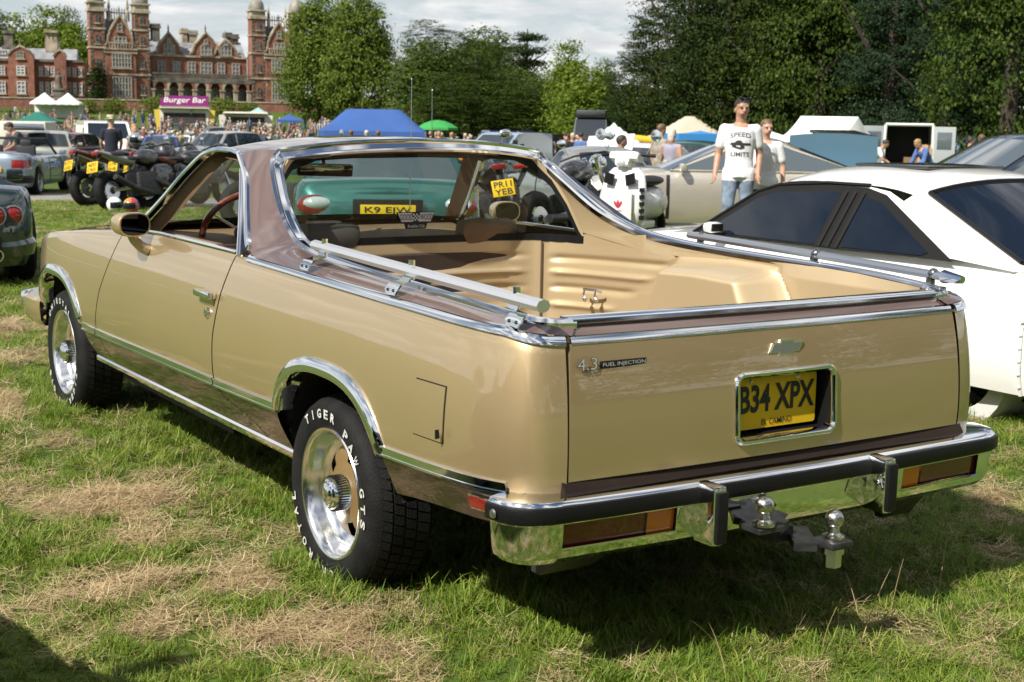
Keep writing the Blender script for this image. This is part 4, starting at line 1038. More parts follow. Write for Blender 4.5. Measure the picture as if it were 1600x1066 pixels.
def scatter(name, pts, coll, label, cat):
    me = bpy.data.meshes.new(name); me.from_pydata([p[0] for p in pts], [], [])
    a = me.attributes.new('rot', 'FLOAT_VECTOR', 'POINT'); a.data.foreach_set('vector', [c for p in pts for c in p[1]])
    a = me.attributes.new('scl', 'FLOAT_VECTOR', 'POINT'); a.data.foreach_set('vector', [c for p in pts for c in p[2]])
    a = me.attributes.new('idx', 'INT', 'POINT'); a.data.foreach_set('value', [p[3] for p in pts])
    o = link(name, me); tag(o, label, cat, kind='stuff')
    g = bpy.data.node_groups.new(name, 'GeometryNodeTree')
    g.interface.new_socket('Geometry', in_out='INPUT', socket_type='NodeSocketGeometry'); g.interface.new_socket('Geometry', in_out='OUTPUT', socket_type='NodeSocketGeometry')
    gi = g.nodes.new('NodeGroupInput'); go = g.nodes.new('NodeGroupOutput'); ip = g.nodes.new('GeometryNodeInstanceOnPoints'); ci = g.nodes.new('GeometryNodeCollectionInfo')
    ci.inputs['Collection'].default_value = coll; ci.inputs['Separate Children'].default_value = True; ci.inputs['Reset Children'].default_value = True
    def att(nm, ty):
        n = g.nodes.new('GeometryNodeInputNamedAttribute'); n.data_type = ty; n.inputs['Name'].default_value = nm
        return [s for s in n.outputs if s.enabled and s.name == 'Attribute'][0]
    g.links.new(gi.outputs[0], ip.inputs['Points']); g.links.new(ci.outputs[0], ip.inputs['Instance']); ip.inputs['Pick Instance'].default_value = True
    g.links.new(att('idx', 'INT'), ip.inputs['Instance Index']); g.links.new(att('rot', 'FLOAT_VECTOR'), ip.inputs['Rotation']); g.links.new(att('scl', 'FLOAT_VECTOR'), ip.inputs['Scale'])
    g.links.new(ip.outputs[0], go.inputs[0])
    md = o.modifiers.new('scatter', 'NODES'); md.node_group = g
    return o
gp, sp = [], []
def on_track(x, y):
    l = (x - CAMP.x) * RT_.x + (y - CAMP.y) * RT_.y; dd = interp([(-60, 44), (-8, 29.5), (0, 25), (6, 20.5), (12, 17), (75, -6)], l)
    return abs(dist_of(x, y) - dd) < 1.75 + .3 * noise.noise(Vector((x, y, 0)))
for d0, d1, dens, sc in ((2.2, 3.6, 900, 1.0), (3.6, 5.2, 800, 1.0), (5.2, 7.5, 450, 1.15), (7.5, 11, 240, 1.4), (11, 17, 95, 1.9), (17, 34, 30, 2.6)):
    n = int((d1 * d1 - d0 * d0) / 2 * .86 * dens)
    for _ in range(n):
        d = math.sqrt(rng.uniform(d0 * d0, d1 * d1)); l = rng.uniform(-.43, .43) * d
        p = Vector((CAMP.x, CAMP.y, 0)) + FW * d + RT_ * l; s = straw(p.x, p.y)
        if on_track(p.x, p.y): continue
        p.z = ground_h(p.x, p.y)
        lush = .75 + .55 * noise.noise(Vector((p.x * 1.7, p.y * 1.7, 5.)))
        if rng.random() > s * 1.25 - .05:
            k = sc * rng.uniform(.6, 1.35) * (1 - .35 * s) * (lush + .1); kz = min(k, 1.15) if sc > 1.2 else k; gp.append((tuple(p), (rng.uniform(-.2, .2), rng.uniform(-.2, .2), rng.uniform(0, 6.28)), (k, k, kz * rng.uniform(.75, 1.1)), rng.randrange(7)))
        if rng.random() < s * .95 + .05:
            k = sc * rng.uniform(.6, 1.3); p2 = p + Vector((0, 0, .012 * s * rng.random())); sp.append((tuple(p2), (rng.uniform(-.12, .12), rng.uniform(-.12, .12), rng.uniform(0, 6.28)), (k, k, min(k, 1.2) * rng.uniform(.4, 1.0)), rng.randrange(6)))
for yc in (1.155, 4.129):   # longer tufts left standing against the tyres
    for _ in range(95):
        y = yc + rng.uniform(-.30, .26); x = -rng.uniform(.87, .99); k = rng.uniform(.9, 1.5); gp.append(((x, y, ground_h(x, y)), (rng.uniform(-.2, .2), rng.uniform(-.2, .2), rng.uniform(0, 6.28)), (k, k, k * rng.uniform(.8, 1.1)), rng.randrange(7)))
scatter('meadow_grass', gp, GRC, 'short green grass blades covering the field', 'grass')
scatter('mown_straw', sp, STC, 'dry straw of mown grass lying in patches on the field', 'straw')
# a few tall seed stalks near the bumper
mb = MB(); rs = random.Random(5)
for px_, py_ in ((.05, .02), (.18, -.05), (.30, .10), (.12, .16), (.42, .02), (-.25, -.02), (.55, .22), (.70, .12), (.02, -.12), (-1.5, 1.2), (-1.3, 2.1), (-1.2, .9), (1.0, .1)):
    for _ in range(2):
        blade(mb, px_ + rs.uniform(-.06, .06), py_ + rs.uniform(-.06, .06), rs.uniform(.16, .30), .003, rs.uniform(.1, .5), rs.uniform(0, 6.28), rs.uniform(.1, .5), seg=5, z0=ground_h(px_, py_))
tag(mb.build('seed_stalks', STRAWM, smooth=0), 'thin pale seed stalks standing above the grass by the rear bumper', 'grass', kind='stuff')
# ================================================================== THE HALL
BRICK = pmat('red_brick', (.165, .066, .040), .9, col2=(.27, .118, .075), vscale=1.3, det=9)
BRICKD = pmat('dark_brick', (.14, .058, .038), .9, col2=(.22, .10, .065), vscale=1.7, det=9)
STONE = pmat('weathered_stone', (.20, .165, .115), .9, col2=(.42, .36, .27), vscale=.9, det=8)
DSTONE = pmat('sooty_stone', (.07, .06, .05), .9, col2=(.17, .15, .12), vscale=1.2, det=8)
SLATE = pmat('grey_slate', (.16, .165, .175), .6, col2=(.30, .31, .32), vscale=.8, det=8)
LEAD = pmat('lead_dome', (.17, .16, .135), .6, col2=(.29, .27, .22), vscale=1.5)
PANE = pmat('window_pane', (.10, .11, .12), .12, 0, coat=.5, col2=(.30, .31, .31), vscale=2.2)
MULL = pmat('stone_mullion', (.34, .31, .26), .85)
WFRAME = pmat('white_sash', (.6, .6, .57), .6)
D_H = 205.0
hall_base = at(D_H, -222); HZ = 1.6
HR = math.atan2(RT_.y, RT_.x)
def hx(zx): return (zx / 3.9475 - 308) * D_H / 2222. * 1.03        # facade metres right of its middle
def hz(zy): return (1.4716 + (177.0 - zy / 3.9475) * D_H / 2222. - HZ) * .905
HYAW = R(27)
HALL = thing('brick_hall', (hall_base.x, hall_base.y, HZ), HR + HYAW, 'large red brick country hall with domed turrets and shaped gables behind the field', 'hall')
def part(mb, name, mat, parent, smooth=30): return mb.build(name, mat, parent, smooth, local=True)
def window(par, x0, x1, z0, z1, y, nx=2, nz=2, frame=MULL, depth=.25):
    w = .10 if x1 - x0 > 1 else .07
    mb = MB(); mb.box(((x0 + x1) / 2, y + .02, (z0 + z1) / 2), (x1 - x0, .06, z1 - z0)); g = None
    fr = MB()
    for k in range(nx + 1): fr.box((lerp(x0, x1, k / nx), y - .06, (z0 + z1) / 2), (w, .14, z1 - z0 + w))
    for k in range(nz + 1): fr.box(((x0 + x1) / 2, y - .055, lerp(z0, z1, k / nz)), (x1 - x0, .12, w))
    f = part(fr, 'window', frame, par, 0); part(mb, 'pane', PANE, f, 0)
    s = MB(); s.box(((x0 + x1) / 2, y - .10, z0 - .16), (x1 - x0 + .4, .25, .16)); part(s, 'sill', STONE, f, 0)
    return f
def shaped_gable(cx, half, zbase, zapex, y0, y1, par, mat=BRICK, trim=STONE):
    """Dutch gable: concave shoulders and a pointed head with stone coping"""
    H = zapex - zbase; P = [(-half, 0), (-half, .08 * H)]
    for k in range(7):
        a = math.pi / 2 * k / 6; P.append((-half + half * .20 * math.sin(a), .10 * H + H * .28 * (1 - math.cos(a))))
    P += [(-half * .72, .42 * H), (-half * .70, .50 * H), (-half * .40, .72 * H), (0, H)]
    P = P + [(-x, z) for x, z in P[-2::-1]]
    mb = MB(); mb.prism([(cx + x, zbase + z) for x, z in P], y0, y1); g = part(mb, 'gable', mat, par, 0)
    mb = MB(); pth = [(cx + x, 0, zbase + z) for x, z in P[1:-1]]
    for a, b in zip(pth, pth[1:]):
        a, b = Vector(a), Vector(b); d = b - a; mb.box(((a.x + b.x) / 2, (y0 + y1) / 2, (a.z + b.z) / 2 + .05), (d.length + .1, abs(y1 - y0) + .3, .22), rot=(0, -math.atan2(d.z, d.x), 0))
    part(mb, 'gable_coping', trim, g, 0)
    mb = MB(); mb.lathe([(.16, 0), (.16, .3), (.08, .4), (.14, .6), (0, 1.3)], (cx, (y0 + y1) / 2, zapex), 'Z', 8); part(mb, 'finial', DSTONE, g, 0)
    return g
def turret(cx, w, y, zb, ztop_, zdome, par):
    mb = MB(); mb.box((cx, y, (zb + ztop_) / 2), (w, w, ztop_ - zb)); t_ = part(mb, 'turret', BRICK, par, 0)
    mb = MB()
    for z in (hz(285), hz(455), hz(165)): part(MB().box((cx, y, z), (w + .3, w + .3, .25)), 'string_course', STONE, t_, 0)
    mb = MB(); k = 0; z = zb
    while z < ztop_ - .5:   # alternating quoins at the corners
        ww = .45 if k % 2 else .28
        for s in (-1, 1): mb.box((cx + s * (w / 2 - ww / 2 + .02), y - w / 2, z + .3), (ww, .12, .42))
        z += .62; k += 1
    tag(part(mb, 'quoin', DSTONE, t_, 0), kind='stuff')
    mb = MB(); mb.box((cx, y, ztop_ + .18), (w + .4, w + .4, .36)); mb.box((cx, y, ztop_ + .75), (w + .1, w + .1, .8)); mb.box((cx, y, ztop_ + 1.2), (w + .5, w + .5, .22)); part(mb, 'turret_cornice', STONE, t_, 0)
    r = w * .56; mb = MB(); mb.lathe([(r, 0), (r * 1.06, .25 * r), (r * 1.0, .7 * r), (r * .8, 1.15 * r), (r * .45, 1.5 * r), (r * .16, 1.75 * r), (.10, 1.95 * r), (.14, 2.1 * r), (.05, 2.3 * r), (.02, 3.0 * r)], (cx, y, ztop_ + 1.3), 'Z', 16); part(mb, 'dome', LEAD, t_, 40)
    for z0, z1 in ((hz(125), hz(78)), (hz(258), hz(208)), (hz(410), hz(360)), (hz(580), hz(520))):
        if z1 < ztop_: window(t_, cx - .22, cx + .22, z0, z1, y - w / 2, 1, 2, DSTONE)
    return t_
G0 = hz(640)
def pavilion(cx):
    s = 1
    L, Rr = cx - hx_w * 32 * 1, cx + hx_w * 32
    mb = MB(); mb.box((cx, 2.0, (G0 + hz(290)) / 2), (hx_w * 60, 6, hz(290) - G0)); wall = part(mb, 'wall', BRICK, HALL, 0)
    turret(L, 1.95, -.4, G0, hz(55), 0, HALL); turret(Rr, 1.95, -.4, G0, hz(55), 0, HALL)
    # projecting bay
    b = hx_w * 21.5
    mb = MB(); mb.box((cx, -.8, (G0 + hz(290)) / 2), (2 * b, 1.8, hz(290) - G0)); part(mb, 'bay', BRICK, HALL, 0)
    mb = MB()
    for z in (hz(292), hz(455), hz(315)): part(MB().box((cx, -.85, z), (2 * b + .4, 2.0, .24)), 'bay_string_course', STONE, HALL, 0)
    shaped_gable(cx, b, hz(290), hz(72), -1.4, -.9, HALL)
    for z0, z1 in ((410, 322), (600, 472)): window(HALL, cx - hx_w * 12.5, cx + hx_w * 14, hz(z0), hz(z1), -1.72, 6, 3)
    window(HALL, cx - hx_w * 8, cx + hx_w * 9, hz(268), hz(214), -1.42, 3, 2); window(HALL, cx - hx_w * 3.2, cx + hx_w * 3.2, hz(176), hz(132), -1.42, 1, 2)
    mb = MB(); n = 9
    for k in range(n): mb.box((lerp(cx - b * .75, cx + b * .75, k / (n - 1)), -1.75, hz(275)), (.12, .12, hz(255) - hz(290)))
    mb.box((cx, -1.75, hz(252)), (b * 1.6, .2, .18)); part(mb, 'balustrade', STONE, HALL, 0)
    # steep roof behind
    mb = MB(); mb.prism([(cx - b * 1.1, hz(292)), (cx + b * 1.1, hz(292)), (cx + b * .7, hz(95)), (cx - b * .7, hz(95))], .8, 5.0); part(mb, 'pavilion_roof', SLATE, HALL, 0)
    mb = MB()
    for k in range(8): mb.box((lerp(cx - b * .6, cx + b * .6, k / 7), 1.2, hz(72)), (.1, .1, 2.0))
    mb.box((cx, 1.2, hz(52)), (b * 1.3, .15, .16)); part(mb, 'roof_cresting', DSTONE, HALL, 0)
    for s in (-1, 1):
        mb = MB(); mb.lathe([(.28, 0), (.28, 1.2), (.12, 1.5), (.22, 1.9), (0, 3.4)], (cx + s * b * .62, -.6, hz(110)), 'Z', 8); part(mb, 'pinnacle', STONE, HALL, 0)
hx_w = D_H / 2222. * 1.03
PX = hx(743); PXr = -PX
pavilion(PX); pavilion(PXr)
# centre range
x0, x1 = hx(915), -hx(915)
ev = hz(318)
mb = MB(); mb.box(((x0 + x1) / 2, 3.4, (G0 + ev) / 2), (x1 - x0, 5, ev - G0)); part(mb, 'wall', BRICK, HALL, 0)
mb = MB(); mb.box((0, .85, ev), (x1 - x0, .35, .28)); mb.box((0, .85, hz(470)), (x1 - x0, .35, .3)); part(mb, 'string_course', STONE, HALL, 0)
mb = MB(); mb.prism([(1.2, ev), (9.5, ev), (7.6, hz(205)), (4.2, hz(205))], x0, x1, axis='X'); part(mb, 'roof', SLATE, HALL, 0)
for c, hf, ap in ((hx(1045), hx_w * 20, 168), (hx(1266), hx_w * 24, 158), (-hx(1045), hx_w * 20, 195)):
    shaped_gable(c, hf, ev, hz(ap), .75, 1.3, HALL)
    window(HALL, c - hx_w * 8, c + hx_w * 8, hz(302), hz(246), .72, 3, 2); window(HALL, c - hx_w * 2.5, c + hx_w * 2.5, hz(228), hz(204), .72, 1, 1)
for zx, w_, n in ((998, 5.5, 2), (1088, 5.5, 2), (1178, 5.5, 2), (1266, 8.5, 3), (1357, 5.5, 2), (1447, 5.5, 2)):
    window(HALL, hx(zx) - hx_w * w_, hx(zx) + hx_w * w_, hz(438), hz(355), .86, n, 3)
# balcony on an arcade
mb = MB(); mb.box((0, -.2, hz(484)), (x1 - x0, 2.2, .5)); bal = part(mb, 'balcony', DSTONE, HALL, 0)
mb = MB(); n = 60
for k in range(n): mb.box((lerp(x0 + .2, x1 - .2, k / (n - 1)), -1.15, hz(458)), (.14, .14, hz(440) - hz(476)))
mb.box((0, -1.15, hz(438)), (x1 - x0, .25, .2)); tag(part(mb, 'baluster', DSTONE, bal, 0), kind='stuff')
NA = 7
for k in range(NA + 1):
    cx = lerp(x0 + .3, x1 - .3, k / NA); mb = MB(); mb.box((cx, -1.0, (G0 + hz(545)) / 2), (.5, .6, hz(545) - G0)); mb.box((cx, -1.0, hz(545)), (.75, .8, .2)); part(mb, 'arcade_pier', STONE, HALL, 0)
for k in range(NA):
    a, b = lerp(x0 + .3, x1 - .3, k / NA), lerp(x0 + .3, x1 - .3, (k + 1) / NA); cx, r = (a + b) / 2, (b - a) / 2 - .25
    P = [(a, hz(545)), (cx - r, hz(545))] + [(cx - r * math.cos(math.pi * j / 10), hz(545) + (hz(494) - hz(545)) * math.sin(math.pi * j / 10)) for j in range(11)] + [(cx + r, hz(545)), (b, hz(545)), (b, hz(488)), (a, hz(488))]
    mb = MB(); mb.prism(P, -1.25, -.85); part(mb, 'arcade_arch', STONE if k % 2 else BRICK, HALL, 0)
    window(HALL, cx - .75, cx + .75, hz(610), hz(530), .86, 2, 3, MULL)
# chimneys of the main range
for zx, zt0, zt1, w_, mt in ((938, 95, 260, 1.0, DSTONE), (1000, 112, 200, 1.0, DSTONE), (1170, 135, 215, .75, STONE), (1222, 145, 200, 1.1, STONE), (1440, 150, 215, .8, DSTONE), (1478, 160, 215, 1.0, DSTONE)):
    mb = MB(); mb.box((hx(zx), 4.5, (hz(zt1) + hz(zt0) - 1) / 2), (w_, 1.6, hz(zt0) - hz(zt1) + 1)); mb.box((hx(zx), 4.5, hz(zt0) - .3), (w_ + .35, 1.9, .3)); mb.box((hx(zx), 4.5, hz(zt0) + .05), (w_ + .2, 1.75, .3)); part(mb, 'chimney', mt, HALL, 0)

# lower wing on the left
WING = thing('brick_wing', (hall_base.x, hall_base.y, HZ), HR + HYAW * .5, 'low red brick wing of the hall with a shaped gable and tall chimneys', 'building')
mb = MB(); mb.box(((hx(-260) + hx(555)) / 2, 5, (G0 + hz(375)) / 2), (hx(555) - hx(-260), 8, hz(375) - G0)); part(mb, 'wall', BRICK, WING, 0)
mb = MB(); mb.box(((hx(-260) + hx(555)) / 2, .98, hz(370)), (hx(555) - hx(-260), .5, .35)); mb.box(((hx(-260) + hx(130)) / 2, .95, hz(345)), (hx(130) - hx(-260), .3, .25)); part(mb, 'parapet', DSTONE, WING, 0)
mb = MB()
for k in range(26): mb.box((lerp(hx(-250), hx(125), k / 25), .95, hz(332)), (.14, .14, .9))
mb.box(((hx(-260) + hx(130)) / 2, .95, hz(318)), (hx(130) - hx(-260), .35, .2)); tag(part(mb, 'baluster', DSTONE, WING, 0), kind='stuff')
mb = MB(); mb.prism([(2.5, hz(370)), (9, hz(370)), (7, hz(285)), (4.5, hz(285))], hx(-260), hx(510), axis='X'); part(mb, 'roof', SLATE, WING, 0)
mb = MB(); mb.box(((hx(140) + hx(280)) / 2, .3, (G0 + hz(345)) / 2), (hx(280) - hx(140), 2.0, hz(345) - G0)); part(mb, 'bay', BRICK, WING, 0)
shaped_gable(hx(208), hx_w * 18, hz(345), hz(283), -.7, -.2, WING)
mb = MB(); mb.box((hx(425), .3, (G0 + hz(345)) / 2), (hx(458) - hx(392), 1.4, hz(345) - G0)); part(mb, 'bay', BRICKD, WING, 0)
shaped_gable(hx(425), hx_w * 9, hz(345), hz(300), -.4, .1, WING)
for zx, w_, y in ((-150, 4.5, .95), (-60, 4.5, .95), (95, 4.5, .95), (208, 5.5, -.72), (312, 2.2, .95), (346, 2.2, .95), (378, 2.2, .95), (468, 2.2, .95), (500, 2.2, .95), (532, 2.2, .95)):
    for z0, z1 in ((466, 412), (588, 512)): window(WING, hx(zx) - hx_w * w_, hx(zx) + hx_w * w_, hz(z0), hz(z1), y, 2 if w_ > 4 else 1, 3, WFRAME)
window(WING, hx(208) - .45, hx(208) + .45, hz(360), hz(322), -.72, 1, 2, STONE)
mb = MB(); mb.box((hx(122), 5, hz(235)), (1.2, 1.2, hz(180) - hz(290))); mb.box((hx(122), 5, hz(182)), (1.6, 1.6, .4)); mb.box((hx(122), 5, hz(282)), (1.7, 1.7, .5)); part(mb, 'chimney', DSTONE, WING, 0)
mb = MB(); mb.box((hx(365), 4.6, hz(265)), (1.7, 1.5, hz(225) - hz(310)))
for s in (-1, 0, 1): mb.box((hx(365) + s * .55, 4.6, hz(200)), (.38, .8, hz(175) - hz(228)))
mb.box((hx(365), 4.6, hz(172)), (1.9, 1.5, .35)); part(mb, 'chimney', STONE, WING, 0)

# terrace wall, statue, clipped shrubs in front
GV = at(186, -250)
mb = MB()
tw = thing('terrace_wall', (hall_base.x, hall_base.y, HZ), HR + HYAW * .5, 'low brick and stone terrace wall in front of the hall', 'wall')
mb = MB(); mb.box((0, -9, hz(655)), (70, .5, 1.3)); part(mb, 'wall', BRICKD, tw, 0)
mb = MB(); mb.box((0, -9, hz(655) + .72), (70, .7, .16)); part(mb, 'coping', STONE, tw, 0)
mb = MB()
st = thing('garden_statue', (hall_base.x, hall_base.y, HZ), HR + HYAW * .5, 'dark stone statue on a plinth before the brick wing', 'statue')
mb.box((hx(435), -7, hz(600)), (1.5, 1.5, 1.6)); mb.box((hx(435), -7, hz(562)), (1.8, 1.8, .25)); part(mb, 'plinth', DSTONE, st, 0)
mb = MB(); mb.lathe([(.45, 0), (.5, .3), (.34, .9), (.42, 1.4), (.38, 1.7), (.14, 1.85), (.2, 2.0), (.2, 2.25), (0, 2.4)], (hx(435), -7, hz(560)), 'Z', 12); mb.tube([(hx(435) + .3, -7, hz(560) + 1.5), (hx(435) + .7, -7.2, hz(560) + 1.2), (hx(435) + .65, -7.4, hz(560) + 1.8)], .12, 6); part(mb, 'figure', DSTONE, st, 40)

# ================================================================== TREES
def crown_mesh(name, blobs, n_clump, per, leaf, seed, mat, flat=.45, shell=.72):
    """leaf-sized faces gathered into clumps through the outer part of several ellipsoids"""
    rg = random.Random(seed); mb = MB(); vol = [b[3] * b[4] * b[5] for b in blobs]
    vs, fs = [], []
    for c in range(n_clump):
        bx, by, bz, rx, ry, rz = rg.choices(blobs, [v ** .67 for v in vol])[0]
        while True:
            d = Vector((rg.gauss(0, 1), rg.gauss(0, 1), rg.gauss(0, 1)))
            if d.length > .01: break
        d.normalize(); rr = shell + (1.02 - shell) * rg.random() ** .7
        cpos = Vector((bx + d.x * rx * rr, by + d.y * ry * rr, bz + d.z * rz * rr))
        cs = leaf * rg.uniform(2.0, 4.2)
        for k in range(per):
            o = Vector((rg.gauss(0, 1) * cs * .55, rg.gauss(0, 1) * cs * .55, rg.gauss(0, 1) * cs * flat * .5))
            p = cpos + o
            nrm = (d * .6 + Vector((rg.gauss(0, .6), rg.gauss(0, .6), rg.gauss(.5, .6)))).normalized()
            a = nrm.cross(Vector((rg.gauss(0, 1), rg.gauss(0, 1), rg.gauss(0, 1)))).normalized(); b = nrm.cross(a)
            s = leaf * rg.uniform(.5, 1.1); i = len(vs)
            vs += [p - a * s * .5, p + b * s * .32, p + a * s * .6, p - b * s * .32]; fs.append((i, i + 1, i + 2, i + 3))
    me = bpy.data.meshes.new(name); me.from_pydata([tuple(v) for v in vs], [], fs); me.materials.append(mat)
    return me
BARK = pmat('bark', (.055, .042, .030), .95, var=.35, vscale=4, bump=.5, bscale=20)
def trunk_mesh(name, h, r, limbs, seed):
    rg = random.Random(seed); mb = MB(); mb.tube([(0, 0, -.3), (.05 * h * .1, 0, h * .3), (-.03 * h * .1, .05, h * .65), (0, 0, h)], [r * 1.25, r, r * .7, r * .2], 9)
    for k in range(limbs):
        a = rg.uniform(0, 6.28); z = h * rg.uniform(.25, .8); l = h * rg.uniform(.18, .32); dv = Vector((math.cos(a), math.sin(a), rg.uniform(.35, .9)))
        p = Vector((0, 0, z)); mb.tube([p, p + dv * l * .5, p + dv * l + Vector((0, 0, l * .15))], [r * .42, r * .28, r * .08], 6)
    return mb.mesh(name, BARK)
LIMEM = leafmat('lime_leaves', (.055, .095, .012), (.14, .19, .030), (.20, .23, .05), .30, island=True)
DARKM = leafmat('yew_leaves', (.010, .022, .005), (.026, .046, .009), (.05, .066, .014), .14, island=True)
MIDM = leafmat('beech_leaves', (.035, .066, .011), (.088, .13, .023), (.13, .16, .032), .28, island=True)
LIGHTM = leafmat('maple_leaves', (.075, .13, .013), (.17, .23, .03), (.22, .26, .05), .32, island=True)
BLUEM = leafmat('pine_needles', (.010, .022, .010), (.024, .044, .020), (.045, .07, .034), .08, island=True)
OLIVEM = leafmat('olive_leaves', (.014, .026, .004), (.036, .052, .008), (.07, .078, .014), .16, island=True)
CR = {}
CR['lime'] = crown_mesh('lime_crown', [(0,0,5.0,4.2,4.0,4.4),(0,0,8.2,3.5,3.4,4.0),(.5,.3,10.4,2.3,2.2,2.6),(-.9,0,9.4,2.3,2.2,2.6),(2.4,0,4.6,2.2,2.4,2.6),(-2.5,.2,4.4,2.3,2.4,2.6),(1.6,-1.4,7.2,1.9,1.9,2.0),(-1.8,-1.2,6.8,1.9,1.9,2.0)], 900, 32, .34, 1, LIMEM)
CR['dark'] = crown_mesh('dark_crown', [(0,0,3.4,4.2,4.0,3.6),(.4,0,8.0,3.7,3.6,3.9),(-.3,.2,12.4,2.7,2.7,4.0),(0,0,16,1.5,1.5,3.0),(2.2,0,5.6,2.3,2.3,2.2),(-2.3,.4,6.6,2.2,2.2,2.5)], 1500, 30, 0.19, 2, DARKM, flat=.35)
CR['mid'] = crown_mesh('mid_crown', [(0,0,3.6,4.6,4.3,3.7),(-1.4,0,7.6,3.2,3.2,3.2),(1.7,.3,7.8,3.0,3.0,3.0),(0,0,10.6,2.6,2.6,2.5)], 560, 28, .40, 3, MIDM)
CR['light'] = crown_mesh('light_crown', [(0,0,3.6,3.0,3.0,3.2),(-.8,0,6.8,2.2,2.2,2.6),(1.1,0,6.2,2.0,2.0,2.4),(.1,0,9.2,1.5,1.5,2.3)], 420, 24, .42, 4, LIGHTM)
CR['oliv'] = crown_mesh('olive_crown', [(0,0,4.0,4.4,4.2,4.2),(.6,0,9.0,3.8,3.7,4.0),(-.4,0,13.6,3.0,3.0,3.8),(2.6,0,4.2,2.3,2.3,3.4),(-2.6,0,6.2,2.4,2.4,3.0)], 1450, 30, 0.19, 5, OLIVEM, flat=.28)
CR['blue'] = crown_mesh('blue_crown', [(0,0,2.8,3.6,3.4,1.4),(.5,.3,5.4,3.3,3.2,1.3),(-.4,0,8.0,3.0,2.9,1.3),(.2,.2,10.6,2.4,2.4,1.3),(0,0,13,1.6,1.6,1.4)], 1000, 32, 0.17, 6, BLUEM, flat=.3, shell=.3)
CR['cedar'] = crown_mesh('cedar_crown', [(-1.6,0,6.6,3.0,2.4,.75),(1.5,.2,8.2,3.2,2.4,.75),(-.6,0,10.0,3.0,2.4,.8),(.8,0,11.8,2.5,2.0,.75),(0,0,4.6,3.6,3.0,1.0)], 300, 22, .38, 7, DARKM, flat=.22, shell=.2)
CR['yng'] = crown_mesh('green_crown', [(0,0,3.8,4.2,4.0,4.2),(1.0,0,8.2,3.2,3.2,3.8),(-1.2,0,8.0,3.0,3.0,3.6),(0,0,12,2.4,2.4,3.2)], 1350, 30, 0.20, 8, leafmat('ivy_leaves', (.020, .04, .007), (.052, .082, .012), (.10, .13, .024), .20, island=True), flat=.4)
TR = {k: trunk_mesh(k + '_trunk', 10 if k in ('lime', 'mid', 'light') else 13, .34, 9, i) for i, k in enumerate(CR)}
def tree(kind, d, b, h, w, label, rz, group='trees round the field', z=0):
    """h and w scale the crown: about 12 m high, 8 m wide at 1"""
    p = at(d, b, z); o = thing({'lime': 'lime_tree', 'cedar': 'cedar_tree', 'blue': 'pine_tree', 'dark': 'yew_tree', 'light': 'maple_tree', 'mid': 'beech_tree', 'oliv': 'beech_tree', 'yng': 'ash_tree'}[kind], p, rz, label, 'tree', group)
    for nm, me in (('trunk', TR[kind]), ('crown', CR[kind])):
        c = link(nm, me, o); c.scale = (w, w, h)
    return o
tree('lime', 168, -138, 1.20, 1.03, 'left of the two tall rounded lime trees before the hall', .3)
tree('lime', 163, -111, 1.22, 1.00, 'right of the two tall rounded lime trees before the hall', 2.1)
tree('mid', 150, -63, .78, .95, 'pale green round tree just right of the lime trees', .7)
tree('oliv', 205, -65, .76, 1.15, 'dark tall tree rising behind the pale green round tree', 1.4)
tree('yng', 150, -29, .66, 1.35, 'broad dark tree behind the green parasol', 2.0)
tree('oliv', 215, -46, .70, 1.2, 'blue-green tree crown behind the lime trees on the skyline', .2)
tree('yng', 140, -46, .46, 1.1, 'bushy mid-green tree behind the blue gazebo', 4.0)
tree('mid', 230, -22, .98, 1.5, 'dark skyline tree left of the flat-topped cedar', 3.3)
tree('cedar', 190, 7, .93, .95, 'flat-layered cedar tree standing against the sky', .5)
tree('mid', 172, -3, .58, 1.25, 'dark round tree below the flat-layered cedar', 5.0)
tree('light', 140, 36, .86, .74, 'bright yellow-green maple left of the dark wood', 1.0)
tree('light', 132, 52, .64, .85, 'lower bright green maple at the edge of the dark wood', 3.0)
tree('mid', 165, 24, .55, 1.0, 'low green tree behind the bright maple', 2.2)
tree('mid', 160, 61, .66, .42, 'thin tree at the gap beside the dark wood', 1.2)
tree('yng', 146, 13, .42, 1.3, 'low bushy tree left of the bright maple', 2.9)
